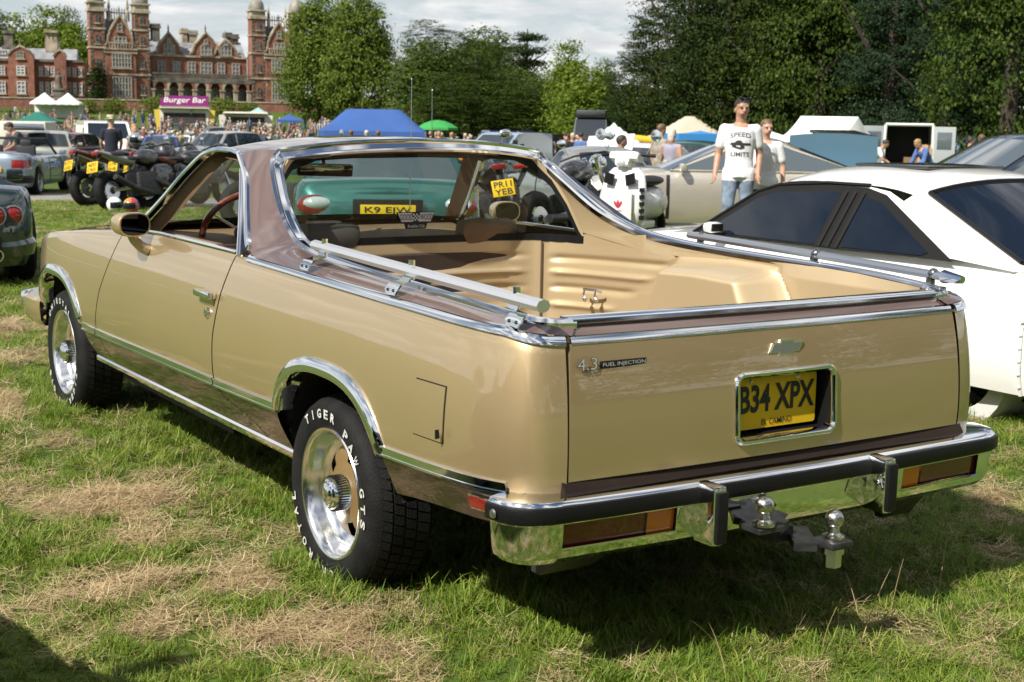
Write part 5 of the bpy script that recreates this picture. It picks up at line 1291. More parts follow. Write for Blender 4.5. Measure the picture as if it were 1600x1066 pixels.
for i, (k, d, b, h, w, rz, lb) in enumerate((
    ('dark', 108, 82, .48, .72, .4, 'lowest dark tree at the left edge of the wood'),
    ('dark', 100, 98, .64, .8, 2.0, 'second dark tree from the left edge of the wood'),
    ('oliv', 94, 120, .98, 1.0, 1.1, 'olive dark tree sloping up behind the beige tent'),
    ('dark', 88, 148, 1.2, 1.1, 3.9, 'tall dark tree behind the man in the printed T-shirt'),
    ('oliv', 82, 186, 1.3, 1.1, .8, 'tall olive tree just right of the walking boy'),
    ('yng', 78, 212, 1.45, .95, 5.0, 'lit ivy-green tree above the white gazebo'),
    ('dark', 80, 244, 1.3, 1.1, 2.6, 'dark tree behind the blue car bonnet'),
    ('oliv', 84, 274, 1.3, 1.1, .1, 'olive tree behind the white van'),
    ('blue', 72, 262, 1.0, .8, 1.6, 'blue-green pine behind the open white van'),
    ('blue', 69, 300, .8, .75, 4.2, 'blue-green pine right of the open white van'),
    ('dark', 80, 312, 1.4, 1.2, 3.1, 'dark tree behind the light blue truck cab'),
    ('yng', 62, 346, 1.35, .95, .9, 'bright leafy tree at the right edge of the view'),
    ('dark', 70, 372, 1.4, 1.1, 1.9, 'dark tree at the far right edge of the wood'),
    ('oliv', 104, 160, 1.5, 1.2, 2.9, 'tall olive tree in the second row of the wood'),
    ('dark', 102, 222, 1.6, 1.3, .6, 'tallest dark tree in the second row of the wood'),
    ('dark', 100, 290, 1.6, 1.3, 4.4, 'dark tree in the back row at the right'),
    ('oliv', 100, 340, 1.6, 1.3, 5.4, 'olive tree in the back row at the far right'))):
    tree(k, d, b, h, w, lb, rz, 'trees of the dark wood on the right')
for i, (k, d, b, h, w, rz, lb) in enumerate((
    ('light', 262, -352, 1.28, 1.5, .2, 'pale tree above the left end of the brick wing'),
    ('light', 258, -328, 1.38, 1.5, 2.2, 'light green tree between the wing chimneys'),
    ('light', 255, -308, 1.12, 1.4, 4.2, 'green tree right of the pale stone chimney'),
    ('mid', 268, -314, 1.25, .8, 1.2, 'dark green tree top behind the stone chimney'),
    ('dark', 250, -362, .80, .8, 3.2, 'dark tree at the left end of the skyline'))):
    tree(k, d, b, h, w, lb, rz, 'trees behind the hall')
BUSH = crown_mesh('bush_crown', [(0,0,.9,1.2,1.2,.95)], 60, 26, .28, 11, LIMEM)
for d, b, s, lb in ((188, -253, 1.3, 'round clipped shrub left of the burger bar'), (190, -205, 1.2, 'round clipped shrub right of the burger bar'), (190, -188, .9, 'small clipped shrub under the arcade'), (190, -300, .9, 'small shrub left of the hall tower'), (190, -282, 1.0, 'low flowering shrub by the hall tower')):
    o = thing('clipped_shrub', at(d, b), b, lb, 'shrub', 'shrubs on the hall terrace'); c = link('foliage', BUSH, o); c.scale = (s, s, s)
CYP = crown_mesh('cypress_crown', [(0,0,3,1.0,1.0,3.2)], 120, 24, .3, 12, DARKM)
o = thing('cypress_tree', at(196, -294), 0, 'dark upright cypress between the brick wing and the hall tower', 'tree'); link('foliage', CYP, o)
# ================================================================== OTHER VEHICLES
VH = -0.5737      # heading straight away from the photographer
DWIN = pmat('dark_window_glass', (.018, .024, .030), .02, 0, coat=1.0, spec=.8)
SWIN = pmat('smoked_window_glass', (.006, .010, .018), .012, 0, spec=.5)
LWIN = pmat('hazy_window_glass', (.09, .11, .12), .03, 0, coat=1.0, spec=.8)
ALLOY = pmat('alloy_rim', (.42, .43, .44), .3, .9)
SILVER = paint('silver_paint', (.42, .42, .40), .7, rough=.35); CHAMP = paint('champagne_paint', (.60, .55, .46), .6, rough=.35)
GREYB = paint('blue_grey_paint', (.045, .06, .08), .6); SILBLUE = paint('ice_blue_paint', (.22, .27, .33), .6)
DGREEN = paint('dark_green_paint', (.004, .018, .018), .3); JGREEN = paint('teal_green_paint', (.012, .13, .115), .5)
MAROON = paint('maroon_paint', (.11, .012, .016), .3); REDP = paint('red_paint', (.36, .02, .02), .0); BLUEP = paint('bright_blue_paint', (.02, .07, .34), .4)
WHITEP = paint('white_paint', (.78, .78, .75), 0, rough=.3, dirt=.03); BLACKPT = paint('black_paint', (.010, .010, .011), .0); SKYBL = paint('pale_blue_paint', (.20, .28, .36), 0, coat=.6)
NAVY = paint('navy_paint', (.02, .03, .12), .2); OLDBL = paint('faded_blue_paint', (.11, .21, .29), 0, coat=.3, rough=.5)
def wheel_data():
    mb = MB(); mb.lathe([(.62, -.28), (.70, -.34), (.86, -.36), (.97, -.28), (1, -.18), (1, .25), (.95, .33), (.62, .30)], (0, 0, 0), 'X', 28); ty = mb.mesh('tyre', RUBBER)
    mb = MB(); mb.lathe([(.66, -.30), (.64, -.34), (.60, -.31), (.56, -.16), (.54, -.02)], (0, 0, 0), 'X', 28)
    for k in range(5):
        a = 2 * math.pi * k / 5; mb.box((-.17, .33 * math.cos(a), .33 * math.sin(a)), (.06, .52, .17), rot=(a, 0, 0))
    mb.lathe([(0, -.24), (.1, -.235), (.16, -.20), (.16, -.1)], (0, 0, 0), 'X', 14); rim = mb.mesh('rim', ALLOY)
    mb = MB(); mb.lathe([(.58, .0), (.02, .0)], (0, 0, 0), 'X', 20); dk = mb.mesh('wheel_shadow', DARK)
    return ty, rim, dk
WT, WRIM, WDK = wheel_data()
def add_wheel(par, x, y, z, r, sg, name='wheel', rim=None):
    o = link(name, WT, par); o.location = (x, y, z); o.scale = (r * sg * -1, r, r)
    c = link('rim', rim or WRIM, o); link('hub_shadow', WDK, o)
    return o
def plate(par, txt, c, nrm_rz=0, w=.52, h=.11, mat=None, two=None, tilt=0):
    """number plate facing local -Y, turned by nrm_rz"""
    M = Matrix.Translation(c) @ Euler((tilt, 0, nrm_rz)).to_matrix().to_4x4()
    mb = MB(); mb.bbox((0, 0, 0), (w, .012, h), .004).xf(M); p = mb.build('number_plate', mat or YPLATE, par, 20, local=True)
    mb = MB()
    if two:
        add_text(mb, txt, (0, -.0085, h * .22), (1, 0, 0), (0, 0, 1), h * .36, w * .8, bold=.01); add_text(mb, two, (0, -.0085, -h * .24), (1, 0, 0), (0, 0, 1), h * .36, w * .8, bold=.01)
    else: add_text(mb, txt, (0, -.0085, 0), (1, 0, 0), (0, 0, 1), h * .66, w * .84, bold=.01)
    mb.xf(M); tag(mb.build('plate_characters', BLACK, p, 0, local=True), kind='stuff')
    return p
def car(name, loc, rz, label, cat, mat, L=4.4, W=1.75, H=1.40, belt=.90, hood=.82, deck=.92, nose=.62, tail=.80, wsb=.75, wst=.15, rwt=-1.0, rwb=-1.75, rear=1, ax=(-1.25, 1.3), r=.31, clear=.22, win=None, tum=.17, pillar=-.35, lamps='wide', roof=True, ptxt=None, group=None, lampm=None, sill=None, trim=None, zoff=0.0, front=True, arc=.045):
    loc = Vector(loc); loc.z += zoff
    o = thing(name, loc, rz, label, cat, group); win = win or DWIN
    # half plan from rear centre round the left side to front centre
    hw = W / 2; h = L / 2
    P = [(0, -h), (hw * .45, -h + .012), (hw * .74, -h + .05), (hw * .88, -h + .13), (hw * .955, -h + .28), (hw * .985, -h + .6), (hw, -h + 1.1), (hw, 0), (hw, h - 1.3), (hw * .985, h - .75), (hw * .95, h - .40), (hw * .86, h - .18), (hw * .68, h - .06), (hw * .38, h - .012), (0, h)]
    pl = curve3([(x, y, 0) for x, y in P], 120)
    ZT = [(-h, tail), (-h + .16, deck - .02), (-h + .5, deck), (rwb, belt + .0), (wsb, belt), (wsb + .25, hood + .04), (h - .7, hood - .03), (h - .25, nose + .10), (h, nose)]
    def arch(y):
        z = 0
        for a in ax:
            t = abs(y - a) / (r * 1.22)
            if t < 1: z = max(z, r * .95 + r * 1.20 * (1 - t ** 2.3) ** (1 / 2.3) - r * .03)
        return z
    def sect(t): return smooth_tab([(0, .06), (.15, .02), (.4, .0), (.62, .004), (.85, .025), (.95, .05), (1, .085)], t)
    def surf(i, t, out=0, sg=-1):
        p = pl[i]; q = pl[min(i + 1, 119)] - pl[max(i - 1, 0)]; n = Vector((q.y, -q.x, 0)).normalized()
        zt_ = smooth_tab(ZT, p.y); zb_ = max(clear, arch(p.y)); e = p - n * (sect(t) - out)
        return Vector((sg * max(e.x, 0 if abs(p.x) < 1e-4 else 0), e.y, lerp(zb_, zt_, t)))
    ts = [0, .08, .2, .35, .5, .62, .75, .86, .93, 1]
    mb = MB()
    for sg in (-1, 1): mb.grid([[surf(i, t, 0, sg) for t in ts] for i in range(120)])
    mb.grid([[Vector((lerp(surf(i, 1, 0, -1).x, surf(i, 1, 0, 1).x, k / 10), surf(i, 1).y, surf(i, 1).z + .035 * (1 - (k / 5 - 1) ** 2))) for k in range(11)] for i in range(120)])
    body = mb.build('body', mat, o, 35, local=True)
    mb = MB(); mb.box((0, 0, clear + .12), (W * .86, L * .92, .24)); mb.build('underbody', DARK, o, 0, local=True)
    wb, wr = hw - .08, hw - .08 - tum
    if roof:
        Hs = H - .05
        def sx(z): return lerp(wb, wr, (z - belt) / (Hs - belt))
        mb = MB()
        us_ = [k / 6 - 1 for k in range(13)]
        def rp(u, v):
            y = lerp(rwt, wst, v); return Vector((wr * u, y + (.0 + (.10 * (1 - u * u)) * (2 * v - 1)), Hs - arc * abs(2 * v - 1) ** 2.2 + .05 * (1 - abs(u) ** 3) * (1 - .35 * abs(2 * v - 1) ** 3)))
        for sg in (-1, 1): mb.add([(sg * wb, rwb, belt - .04), (sg * wb, wsb, belt - .04)] + [rp(sg, 1 - k / 10) for k in range(11)], [tuple(range(13))])
        mb.grid([[rp(u, v / 10) for u in us_] for v in range(11)])
        def ws(u, v): a = Vector((wb * u, wsb + .18 * (1 - u * u), belt - .04)); return a.lerp(rp(u, 1), v)
        def rw(u, v): a = Vector((wb * u, rwb - .14 * (1 - u * u), belt - .04)); return a.lerp(rp(u, 0), v)
        mb.grid([[ws(u, v / 4) for u in us_] for v in range(5)]); mb.grid([[rw(u, v / 4) for u in us_] for v in range(5)])
        cab = mb.build('cabin', mat, o, 28, local=True)
        def pane(fn, nm, u0=.90, v0=.12, v1=.93, s=1):
            m2 = MB(); rows = []
            for k in range(9):
                u = lerp(-u0, u0, k / 8); c = []
                for j in range(5):
                    p = fn(u, lerp(v0, v1, j / 4)); c.append(p + Vector((0, s * .008, .006)))
                rows.append(c)
            return m2.grid(rows).build(nm, win, cab, 40, local=True)
        pane(ws, 'windscreen'); pane(rw, 'rear_window', s=-1)
        for sg in (-1, 1):
            zz0, zz1 = belt + .03, Hs - .035
            def edge(y_b, y_t, z): return lerp(y_b, y_t, (z - belt) / (Hs - belt))
            fr0, fr1 = [edge(wsb, wst, z) - .09 for z in (zz0, zz1)]; re0, re1 = [edge(rwb, rwt, z) + .13 for z in (zz0, zz1)]
            panes = [((pillar + .04, pillar + .02), (fr0, fr1))] + ([((re0, re1), (pillar - .05, pillar - .07))] if rear else [])
            for (a0, a1), (b0, b1) in panes:
                m2 = MB(); pts_ = [(sg * (sx(zz0) + .006), a0, zz0), (sg * (sx(zz0) + .006), b0, zz0)]
                for q_ in range(9):
                    yy_ = lerp(b1, a1, q_ / 8); vv = min(1, max(0, (yy_ - rwt) / (wst - rwt))); zq = zz1 - arc * abs(2 * vv - 1) ** 2.2; pts_.append((sg * (sx(zq) + .006), yy_, zq))
                m2.add(pts_, [tuple(range(len(pts_)))])
                m2.build('side_window', win, cab, 0, local=True)
            m2 = MB(); m2.tube([(sg * (sx(belt) + .008), rwb + .1, belt + .015), (sg * (sx(belt) + .008), wsb - .06, belt + .015)], .012, 6); m2.build('waist_trim', trim or BLACKP, cab, 40, local=True)
    for sg in (-1, 1):
        for a in ax:
            add_wheel(o, sg * (hw - .10), a, r, r, sg)
        m2 = MB(); m2.bbox((sg * (hw + .06), wsb - .22, belt + .06), (.16, .09, .11), .03); m2.build('door_mirror', mat, o, 40, local=True)
        m2 = MB(); m2.bbox((sg * (hw - .004), pillar + .22, belt - .16), (.03, .16, .025), .008); m2.build('door_handle', trim or mat, o, 40, local=True)
        # door shut-lines as thin dark strips
        for y in (pillar, wsb - .02):
            m2 = MB(); m2.grid([[surf(min(range(120), key=lambda i: abs(pl[i].y - y - e) + (9 if pl[i].x < hw * .6 else 0)), t, .003, sg) for t in ts[1:-1]] for e in (-.02, .02)])
            m2.build('shut_line', BLACK, o, 0, local=True)
        m2 = MB(); ids = [i for i in range(120) if lamp_range(lamps, pl[i].x / hw, pl[i].y, h)]
        if ids:
            m2.grid([[surf(i, t, .010, sg) for t in ((.60, .68, .76, .84) if lamps != 'tall' else (.35, .5, .65, .8))] for i in ids]); m2.build('tail_lamp', lampm or REDLENS, o, 40, local=True)
        if front:
            ids = [i for i in range(120) if pl[i].y > 0 and .50 < pl[i].x / hw < .93]
            m2 = MB(); m2.grid([[surf(i, t, .010, sg) for t in (.58, .7, .84)] for i in ids]); m2.build('headlamp', CLEARL, o, 40, local=True)
    for e, nm in ((-1, 'rear_bumper'), (1, 'front_bumper')):
        ids = [i for i in range(120) if pl[i].y * e > h - .42]
        m2 = MB()
        for sg in (-1, 1): m2.grid([[surf(i, t, ou, sg) for t, ou in ((.12, .0), (.14, .03), (.30, .035), (.36, .0))] for i in ids])
        m2.build(nm, trim if trim else mat, o, 35, local=True)
    if ptxt: plate(o, ptxt, (0, -h - .030, lerp(clear, tail, .55)))
    o['_h'] = 0; del o['_h']
    return o
def lamp_range(kind, xr, y, h):
    if y > 0: return False
    if kind == 'wide': return xr > .52 and y < -h + .30
    if kind == 'tall': return xr > .80 and y < -h + .30
    return False

# ---- white wide-arched coupe parked alongside (faces the same way as the pickup)
WC = thing('coupe', (3.32, 2.9, .08), 0, 'low white coupe with riveted wide wheel arches and smoked windows beside the gold pickup', 'car', worldbuild=True)
MATTB = pmat('matt_black_trim', (.010, .010, .010), .75, spec=.2)
ZB = [(.70,.72),(.9,.80),(1.2,.835),(1.6,.86),(2.3,.85),(3.4,.85),(3.9,.82),(4.8,.70),(5.15,.62)]
WPLN = [(.0,.72),(.45,.73),(.68,.79),(.80,.92),(.845,1.15),(.85,1.8),(.855,2.9),(.85,3.9),(.83,4.5),(.74,4.95),(.45,5.12),(0,5.16)]
wpl_ = curve3([(x, y, 0) for x, y in WPLN], 140)
def flare(y):
    f = 0
    for yc in (1.58, 4.10):
        t = abs(y - yc) / .56
        if t < 1: f = max(f, .13 * min(1, (1 - t) / .12))
    return f
def warch(y):
    z = 0
    for yc in (1.58, 4.10):
        t = abs(y - yc) / .37
        if t < 1 and yc > 2: z = max(z, .40 + .34 * (1 - t ** 2.4) ** (1 / 2.4))
    return z
def wsurf(i, t, sg=-1, out=0):
    p = wpl_[i]; q = wpl_[min(i + 1, 139)] - wpl_[max(i - 1, 0)]; n = Vector((q.y, -q.x, 0)).normalized()
    ztp = smooth_tab(ZB, p.y); zb_ = max(.335, warch(p.y)); z = lerp(zb_, ztp, t)
    fl = flare(p.y) * (1 if z < .66 else max(0, 1 - (z - .66) / .10)) if p.x > .6 else 0
    e = p + n * (fl + out - smooth_tab([(0,.03),(.2,.005),(.5,0),(.75,.012),(.9,.03),(1,.07)], t))
    return Vector((3.32 + sg * max(0, e.x), e.y, z))
wts = [0, .1, .2, .3, .4, .5, .58, .66, .74, .82, .90, .95, 1]
mb = MB()
for sg in (-1, 1): mb.grid([[wsurf(i, t, sg) for t in wts] for i in range(140)])
mb.grid([[Vector((lerp(wsurf(i, 1, -1).x, wsurf(i, 1, 1).x, k / 10), wsurf(i, 1).y, wsurf(i, 1).z + .04 * (1 - (k / 5 - 1) ** 2))) for k in range(11)] for i in range(140)])
mb.build('body', WHITEP, WC, 35)
# roof and pillars (left side measured, mirrored)
def wside(y, z, out=0.0, sg=-1): return Vector((3.32 + sg * (lerp(.845, .645, (z - .85) / .33) + out), y, z))
RO = [(3.42,.865),(3.30,.93),(3.06,1.09),(2.93,1.135),(2.6,1.165),(2.31,1.168),(2.16,1.150),(2.05,1.11),(1.62,.875)]
mb = MB()
for sg in (-1, 1):
    mb.add([wside(y, z, 0, sg) for y, z in RO], [tuple(range(len(RO)))])
us_ = [k / 8 - 1 for k in range(17)]
def wroof(u, y, dz=0): return Vector((3.32 + .655 * u, y, smooth_tab([(1.98,1.135),(2.2,1.17),(2.6,1.182),(2.9,1.165),(3.02,1.13)], y) + .085 * (1 - abs(u) ** 2.6) + dz))
mb.grid([[wroof(u, 2.02 + v * .095 - (.05 * (1 - u * u) if v == 0 else 0) + (.10 * (1 - u * u) if v == 10 else 0)) for u in us_] for v in range(11)])
def wscr(u, v): return Vector((3.32 + .845 * u, 3.42 + .22 * (1 - u * u), .85)).lerp(wroof(u, 2.97 + .10 * (1 - u * u)), v)
def wrear(u, v): return Vector((3.32 + .80 * u, 1.30 - .16 * (1 - u * u), .845)).lerp(wroof(u, 2.02 - .05 * (1 - u * u)), v)
mb.grid([[wscr(u, v / 4) for u in us_] for v in range(5)]); mb.grid([[wrear(u, v / 4) for u in us_] for v in range(5)])
for sg in (-1, 1):   # sail between side and rear glass
    mb.grid([[wside(y, z, 0, sg), wrear(sg * 1.0, t)] for (y, z), t in (((1.62,.875), 0), ((1.75,.945), .33), ((1.9,1.03), .66), ((2.05,1.11), 1))])
cab = mb.build('cabin', WHITEP, WC, 30)
def wpane(fn, nm, s, u0=.90, v0=.10, v1=.93):
    m2 = MB(); m2.grid([[fn(lerp(-u0, u0, k / 10), lerp(v0, v1, j / 5)) + Vector((0, s * .006, .008)) for j in range(6)] for k in range(11)]); return m2.build(nm, SWIN, cab, 40)
wpane(wscr, 'windscreen', 1); wpane(wrear, 'rear_window', -1)
m2 = MB(); bor = [wrear(-.905, .08 + .87 * k / 10) for k in range(11)] + [wrear(-.905 + 1.81 * k / 16, .95) for k in range(17)] + [wrear(.905, .95 - .87 * k / 10) for k in range(11)] + [wrear(.905 - 1.81 * k / 16, .08) for k in range(17)]
m2.tube([p + Vector((0, -.004, .010)) for p in bor], .011, 6); m2.build('rear_window_gasket', BLACKP, cab, 40)
for sg in (-1, 1):
    fr_ = [(3.42,.862),(3.30,.945),(3.07,1.100),(2.93,1.142),(2.6,1.164),(2.31,1.162),(2.17,1.134),(1.60,.862)]
    m2 = MB(); m2.add([wside(y, z, .004, sg) for y, z in fr_], [tuple(range(len(fr_)))]); m2.build('window_surround', MATTB, cab, 0)
    for poly in ([(3.34,.872),(3.05,1.070),(2.92,1.108),(2.62,1.130),(2.44,1.132),(2.49,.870)], [(2.30,.872),(2.33,1.118),(2.29,1.118),(2.18,1.098),(1.76,.890),(1.80,.874)]):
        m2 = MB(); m2.add([wside(y, z, .009, sg) for y, z in poly], [tuple(range(len(poly)))]); m2.build('side_window', SWIN, cab, 0)
    for k, y in enumerate((2.465, 2.405, 2.345)):
        m2 = MB(); a, b = wside(y, .865, .012, sg), wside(y - .02, 1.14, .012, sg); m2.tube([a, b], .024, 6, squash=(1, .35)); m2.build('pillar_rib', MATTB, cab, 40)
    m2 = MB(); m2.tube([wside(y, z, .006, sg) for y, z in ((3.43,.86),(3.30,.950),(3.07,1.108),(2.93,1.150),(2.6,1.174),(2.30,1.174))], .010, 6); m2.build('roof_gutter', MATTB, cab, 40)
    m2 = MB(); m2.bbox((3.32 + sg * .90, 3.20, .905), (.10, .075, .060), .028); mr_ = m2.build('door_mirror', WHITEP, WC, 40)
    m2 = MB(); m2.bbox((3.32 + sg * .90, 3.163, .905), (.078, .010, .042), .005); m2.build('mirror_glass', BLACKP, mr_, 40)
    for yc in (1.58, 4.10):
        if sg > 0 or yc > 2: w = add_wheel(WC, sg * .76, yc - 2.9, .28, .30, sg, rim=None)
    if sg < 0:
        mb = MB(); mb.lathe([(.20, 0), (.285, -.01), (.29, .02), (.29, .24), (.20, .26)], (2.46, 1.52, .40), 'X', 32); mb.build('wheel_drum', pmat('white_rubber', (.55, .55, .52), .5), WC, 40)
    for k in range(7):   # rivets along the rear edge of the flare
        i = min(range(140), key=lambda i: abs(wpl_[i].y - 1.10) + (5 if wpl_[i].x < .6 else 0)); p = wsurf(i, .08 + k * .115, sg, .008)
        m2 = MB(); m2.ball(p, .009, 8, 5); m2.build('rivet', WHITEP, WC, 40)
    i = min(range(140), key=lambda i: abs(wpl_[i].y - 1.10) + (5 if wpl_[i].x < .6 else 0)); m2 = MB(); m2.tube([wsurf(i, t, sg, .004) for t in (0, .2, .4, .6, .78, .85)], .008, 6); m2.build('flare_flange', WHITEP, WC, 40)
    m2 = MB(); m2.tube([Vector((3.32 + sg * .52, 1.02, .905)), Vector((3.32 + sg * .50, 1.02, .90))], .02, 6)
mb = MB(); mb.box((3.32, 2.9, .36), (1.45, 4.0, .2)); mb.build('underbody', DARK, WC, 0)
mb = MB(); mb.prism([(.70,.90),(.86,.935),(1.12,.93),(1.22,.885),(.78,.865)], 3.32 - .74, 3.32 + .74, axis='X'); mb.build('tail_spoiler', WHITEP, WC, 35)
mb = MB(); mb.bbox((3.32, 2.50, 1.262), (.60, .50, .018), .006); mb.build('sunroof', BLACKPT, cab, 40)
WC.scale = (1.107, 1.107, 1.107); WC.location = (3.962, 3.498, -.069)

# ---- champagne coupe, parked side-on
car('coupe', at(20.4, 148), R(58), 'champagne metallic coupe parked side-on behind the walking man', 'car', CHAMP, L=4.55, W=1.78, H=1.42, belt=.93, hood=.88, deck=.98, nose=.66, tail=.84, wsb=.95, wst=.05, rwt=-.85, rwb=-1.95, ax=(-1.35, 1.38), r=.33, win=LWIN, pillar=-.50, trim=CHAMP, arc=.10, tum=.24)
# ---- dark blue-grey saloon at the right edge
car('saloon_car', at(14.6, 366), R(68), 'dark blue-grey saloon at the right edge behind the white coupe', 'car', GREYB, L=4.6, W=1.82, H=1.47, belt=.96, wsb=1.0, wst=.2, rwt=-1.1, rwb=-1.95, r=.33, win=LWIN, trim=GREYB)
# ---- dark green coupe cut by the left edge
dg = car('coupe', at(13.0, -431), VH + R(26), 'dark green coupe with round twin tail lamps at the left edge', 'car', DGREEN, L=4.1, W=1.83, H=1.24, belt=.80, hood=.74, deck=.84, tail=.74, wsb=.5, wst=-.05, rwt=-.75, rwb=-1.45, lamps='none', r=.33, clear=.20, rear=0, tum=.34, arc=.08)
for x in (-.70, -.56, .56, .70):
    y = -2.02 if abs(x) < .6 else -1.965
    mb = MB(); mb.lathe([(.085, .03), (.085, -.01), (.075, -.016), (.07, -.008)], (x, y, .62), 'Y', 20); c = mb.build('tail_lamp', pmat('lamp_grey', (.2, .22, .22), .2, .5, coat=1.0), dg, 40, local=True)
    mb = MB(); mb.lathe([(.07, -.006), (.05, -.02), (.0, -.026)], (x, y, .62), 'Y', 20); mb.build('lamp_lens', REDLENS, c, 40, local=True)
mb = MB(); mb.lathe([(.05, .1), (.055, -.03), (.045, -.03), (.04, .1)], (.55, -2.05, .30), 'Y', 16); mb.build('exhaust', CHROME, dg, 40, local=True)
mb = MB(); mb.bbox((0, -2.03, .36), (1.2, .06, .20), .03); mb.build('diffuser', BLACKP, dg, 40, local=True)
# ---- silver-blue convertible
bc = car('convertible_car', at(32.2, -352), VH + R(4), 'ice-blue open convertible with wide red tail lamps by the left edge', 'car', SILBLUE, L=4.3, W=1.66, H=1.3, belt=.86, hood=.84, deck=.93, tail=.92, roof=False, lamps='wide', r=.30, ptxt='K7K JC', trim=BLACKP)
mb = MB()
for x in (-.36, .36): mb.bbox((x, -.55, .88), (.42, .14, .42), .05); mb.bbox((x, -.58, 1.14), (.24, .10, .14), .04)
mb.build('seat', pmat('black_leather', (.02, .02, .022), .5), bc, 40, local=True)
mb = MB(); mb.tube([(-.70, .72, .86), (-.58, .25, 1.22), (.58, .25, 1.22), (.70, .72, .86)], .03, 8); mb.build('windscreen_frame', BLACKP, bc, 40, local=True)
mb = MB(); mb.add([(-.69, .71, .88), (.69, .71, .88), (.57, .25, 1.21), (-.57, .25, 1.21)], [(0, 1, 2, 3)]); mb.build('windscreen', GLASS, bc, 0, local=True)
# ---- green sports coupe seen through the pickup's windows
jg = car('sports_coupe', at(15.6, -92), VH + R(6), 'teal green sports coupe beyond the cab, seen through the back window', 'car', JGREEN, L=4.7, W=1.86, H=1.30, belt=.84, hood=.80, deck=.90, tail=.78, wsb=.55, wst=-.05, rwt=-.65, rwb=-1.62, lamps='none', r=.33, rear=0, win=LWIN)
for sg in (-1, 1):
    mb = MB(); mb.ball((sg * .66, -2.23, .665), (.20, .09, .115), 16, 10); c = mb.build('tail_lamp', REDLENS, jg, 50, local=True)
    mb = MB(); mb.ball((sg * .66, -2.262, .690), (.15, .075, .070), 14, 8); mb.build('lamp_clear_lens', CLEARL, c, 50, local=True)
plate(jg, 'K9 EJW', (0, -2.385, .635))
mb = MB(); mb.bbox((0, -2.36, .64), (.66, .03, .20), .02); mb.build('plate_recess', BLACKP, jg, 40, local=True)

# ---- cars farther off
EST = dict(rwt=-1.75, rwb=-2.02, pillar=-.35)
HAT = dict(L=3.9, W=1.66, H=1.44, wsb=.85, wst=.20, rwt=-1.3, rwb=-1.72, ax=(-1.2, 1.2), belt=.92, deck=.94, tail=.86, pillar=-.30)
car('estate_car', at(50, -327), VH + R(14), 'silver beige estate car left of the white van', 'car', CHAMP, L=4.6, H=1.5, belt=.95, deck=.96, tail=.92, lamps='tall', ptxt='W54 CEB', **EST)
car('hatchback_car', at(54, -318), VH + R(165), 'small maroon car parked between estate and white van', 'car', MAROON, **HAT)
car('saloon_car', at(60, -249), VH + R(10), 'bright blue car beside the motorcycles', 'car', BLUEP, H=1.45)
sv = car('off_roader', at(54, -211), VH + R(150), 'silver estate with roof rails beyond the pickup roof', 'car', SILVER, L=4.6, H=1.60, belt=1.02, hood=.98, **EST)
rh = car('hatchback_car', at(50, -347), VH + R(20), 'dark red hatchback with its tailgate raised, left edge', 'car', MAROON, **{**HAT, 'L': 4.1})
mb = MB(); mb.bbox((0, -2.25, 1.62), (1.3, .9, .07), .03, rot=(R(10), 0, 0)); mb.build('raised_tailgate', BLACKPT, rh, 40, local=True)
car('classic_car', at(92, -235), VH + R(170), 'white classic car facing the camera in front of the crowd', 'car', WHITEP, H=1.35, trim=CHROME)
car('classic_car', at(88, -318), VH + R(175), 'grey classic car in front of the green gazebo', 'car', SILVER, H=1.4, trim=CHROME)
car('saloon_car', at(58, -158), VH + R(80), 'long blue-grey car showing only its roof line behind the pickup roof', 'car', SILBLUE, H=1.38)
car('saloon_car', at(72, -200), VH + R(-30), 'dark green car left of the blue gazebo', 'car', DGREEN, H=1.38)
car('saloon_car', at(80, -180), VH + R(160), 'white car parked by the crowd before the lime trees', 'car', WHITEP, H=1.4)
car('saloon_car', at(95, -215), VH + R(120), 'black car with lifted lid beside the burger bar crowd', 'car', BLACKPT, H=1.9)
car('saloon_car', at(105, -170), VH + R(100), 'silver car at the foot of the hall lawn', 'car', SILVER)
car('convertible_car', at(24, 50), VH + R(24), 'silver sports car with chrome bumper behind the dark motorcycle', 'car', SILVER, L=4.0, W=1.62, H=1.28, belt=.80, hood=.78, deck=.80, tail=.74, wsb=.3, wst=-.1, rwt=-.7, rwb=-1.2, r=.31, trim=CHROME, ptxt='MGB 67V', rear=0)
wb_ = car('classic_car', at(30, 86), VH + R(150), 'white car with its bonnet standing open behind the scooter', 'car', WHITEP, H=1.36)
mb = MB(); mb.bbox((0, 1.35, 1.22), (1.05, .05, .68), .03, rot=(R(28), R(4), 0)); mb.build('open_bonnet', WHITEP, wb_, 40, local=True)
car('hatchback_car', at(33, 121), VH + R(160), 'small dark green car left of the red car', 'car', paint('bottle_green', (.01, .07, .05), .2), **HAT)
car('hatchback_car', at(34, 140), VH + R(60), 'red hatchback behind the champagne coupe', 'car', REDP, **HAT)
bl = car('classic_car', at(27, 226), VH + R(165), 'faded blue classic car with its wide bonnet raised', 'car', OLDBL, H=1.42, hood=.86, trim=CHROME)
mb = MB(); mb.grid([[((u - 5) / 5 * .78, 1.15 + .10 * v, 1.0 + .30 * v - .05 * ((u - 5) / 5) ** 2) for u in range(11)] for v in range(3)]); mb.grid([[((u - 5) / 5 * .78, 1.19 + .10 * v, 1.0 + .30 * v - .05 * ((u - 5) / 5) ** 2) for u in range(11)] for v in range(3)]); mb.build('open_bonnet', OLDBL, bl, 50, local=True)
mb = MB()
for k in range(7): mb.box((-.42 + k * .14, 1.27, 1.44), (.09, .03, .05))
tag(mb.build('bonnet_slot', BLACKP, bl, 0, local=True), kind='stuff')
dh = car('hatchback_car', at(38, 198), VH + R(20), 'black hatchback with raised tailgate beside the white gazebo', 'car', BLACKPT, **{**HAT, 'L': 4.2, 'H': 1.5})
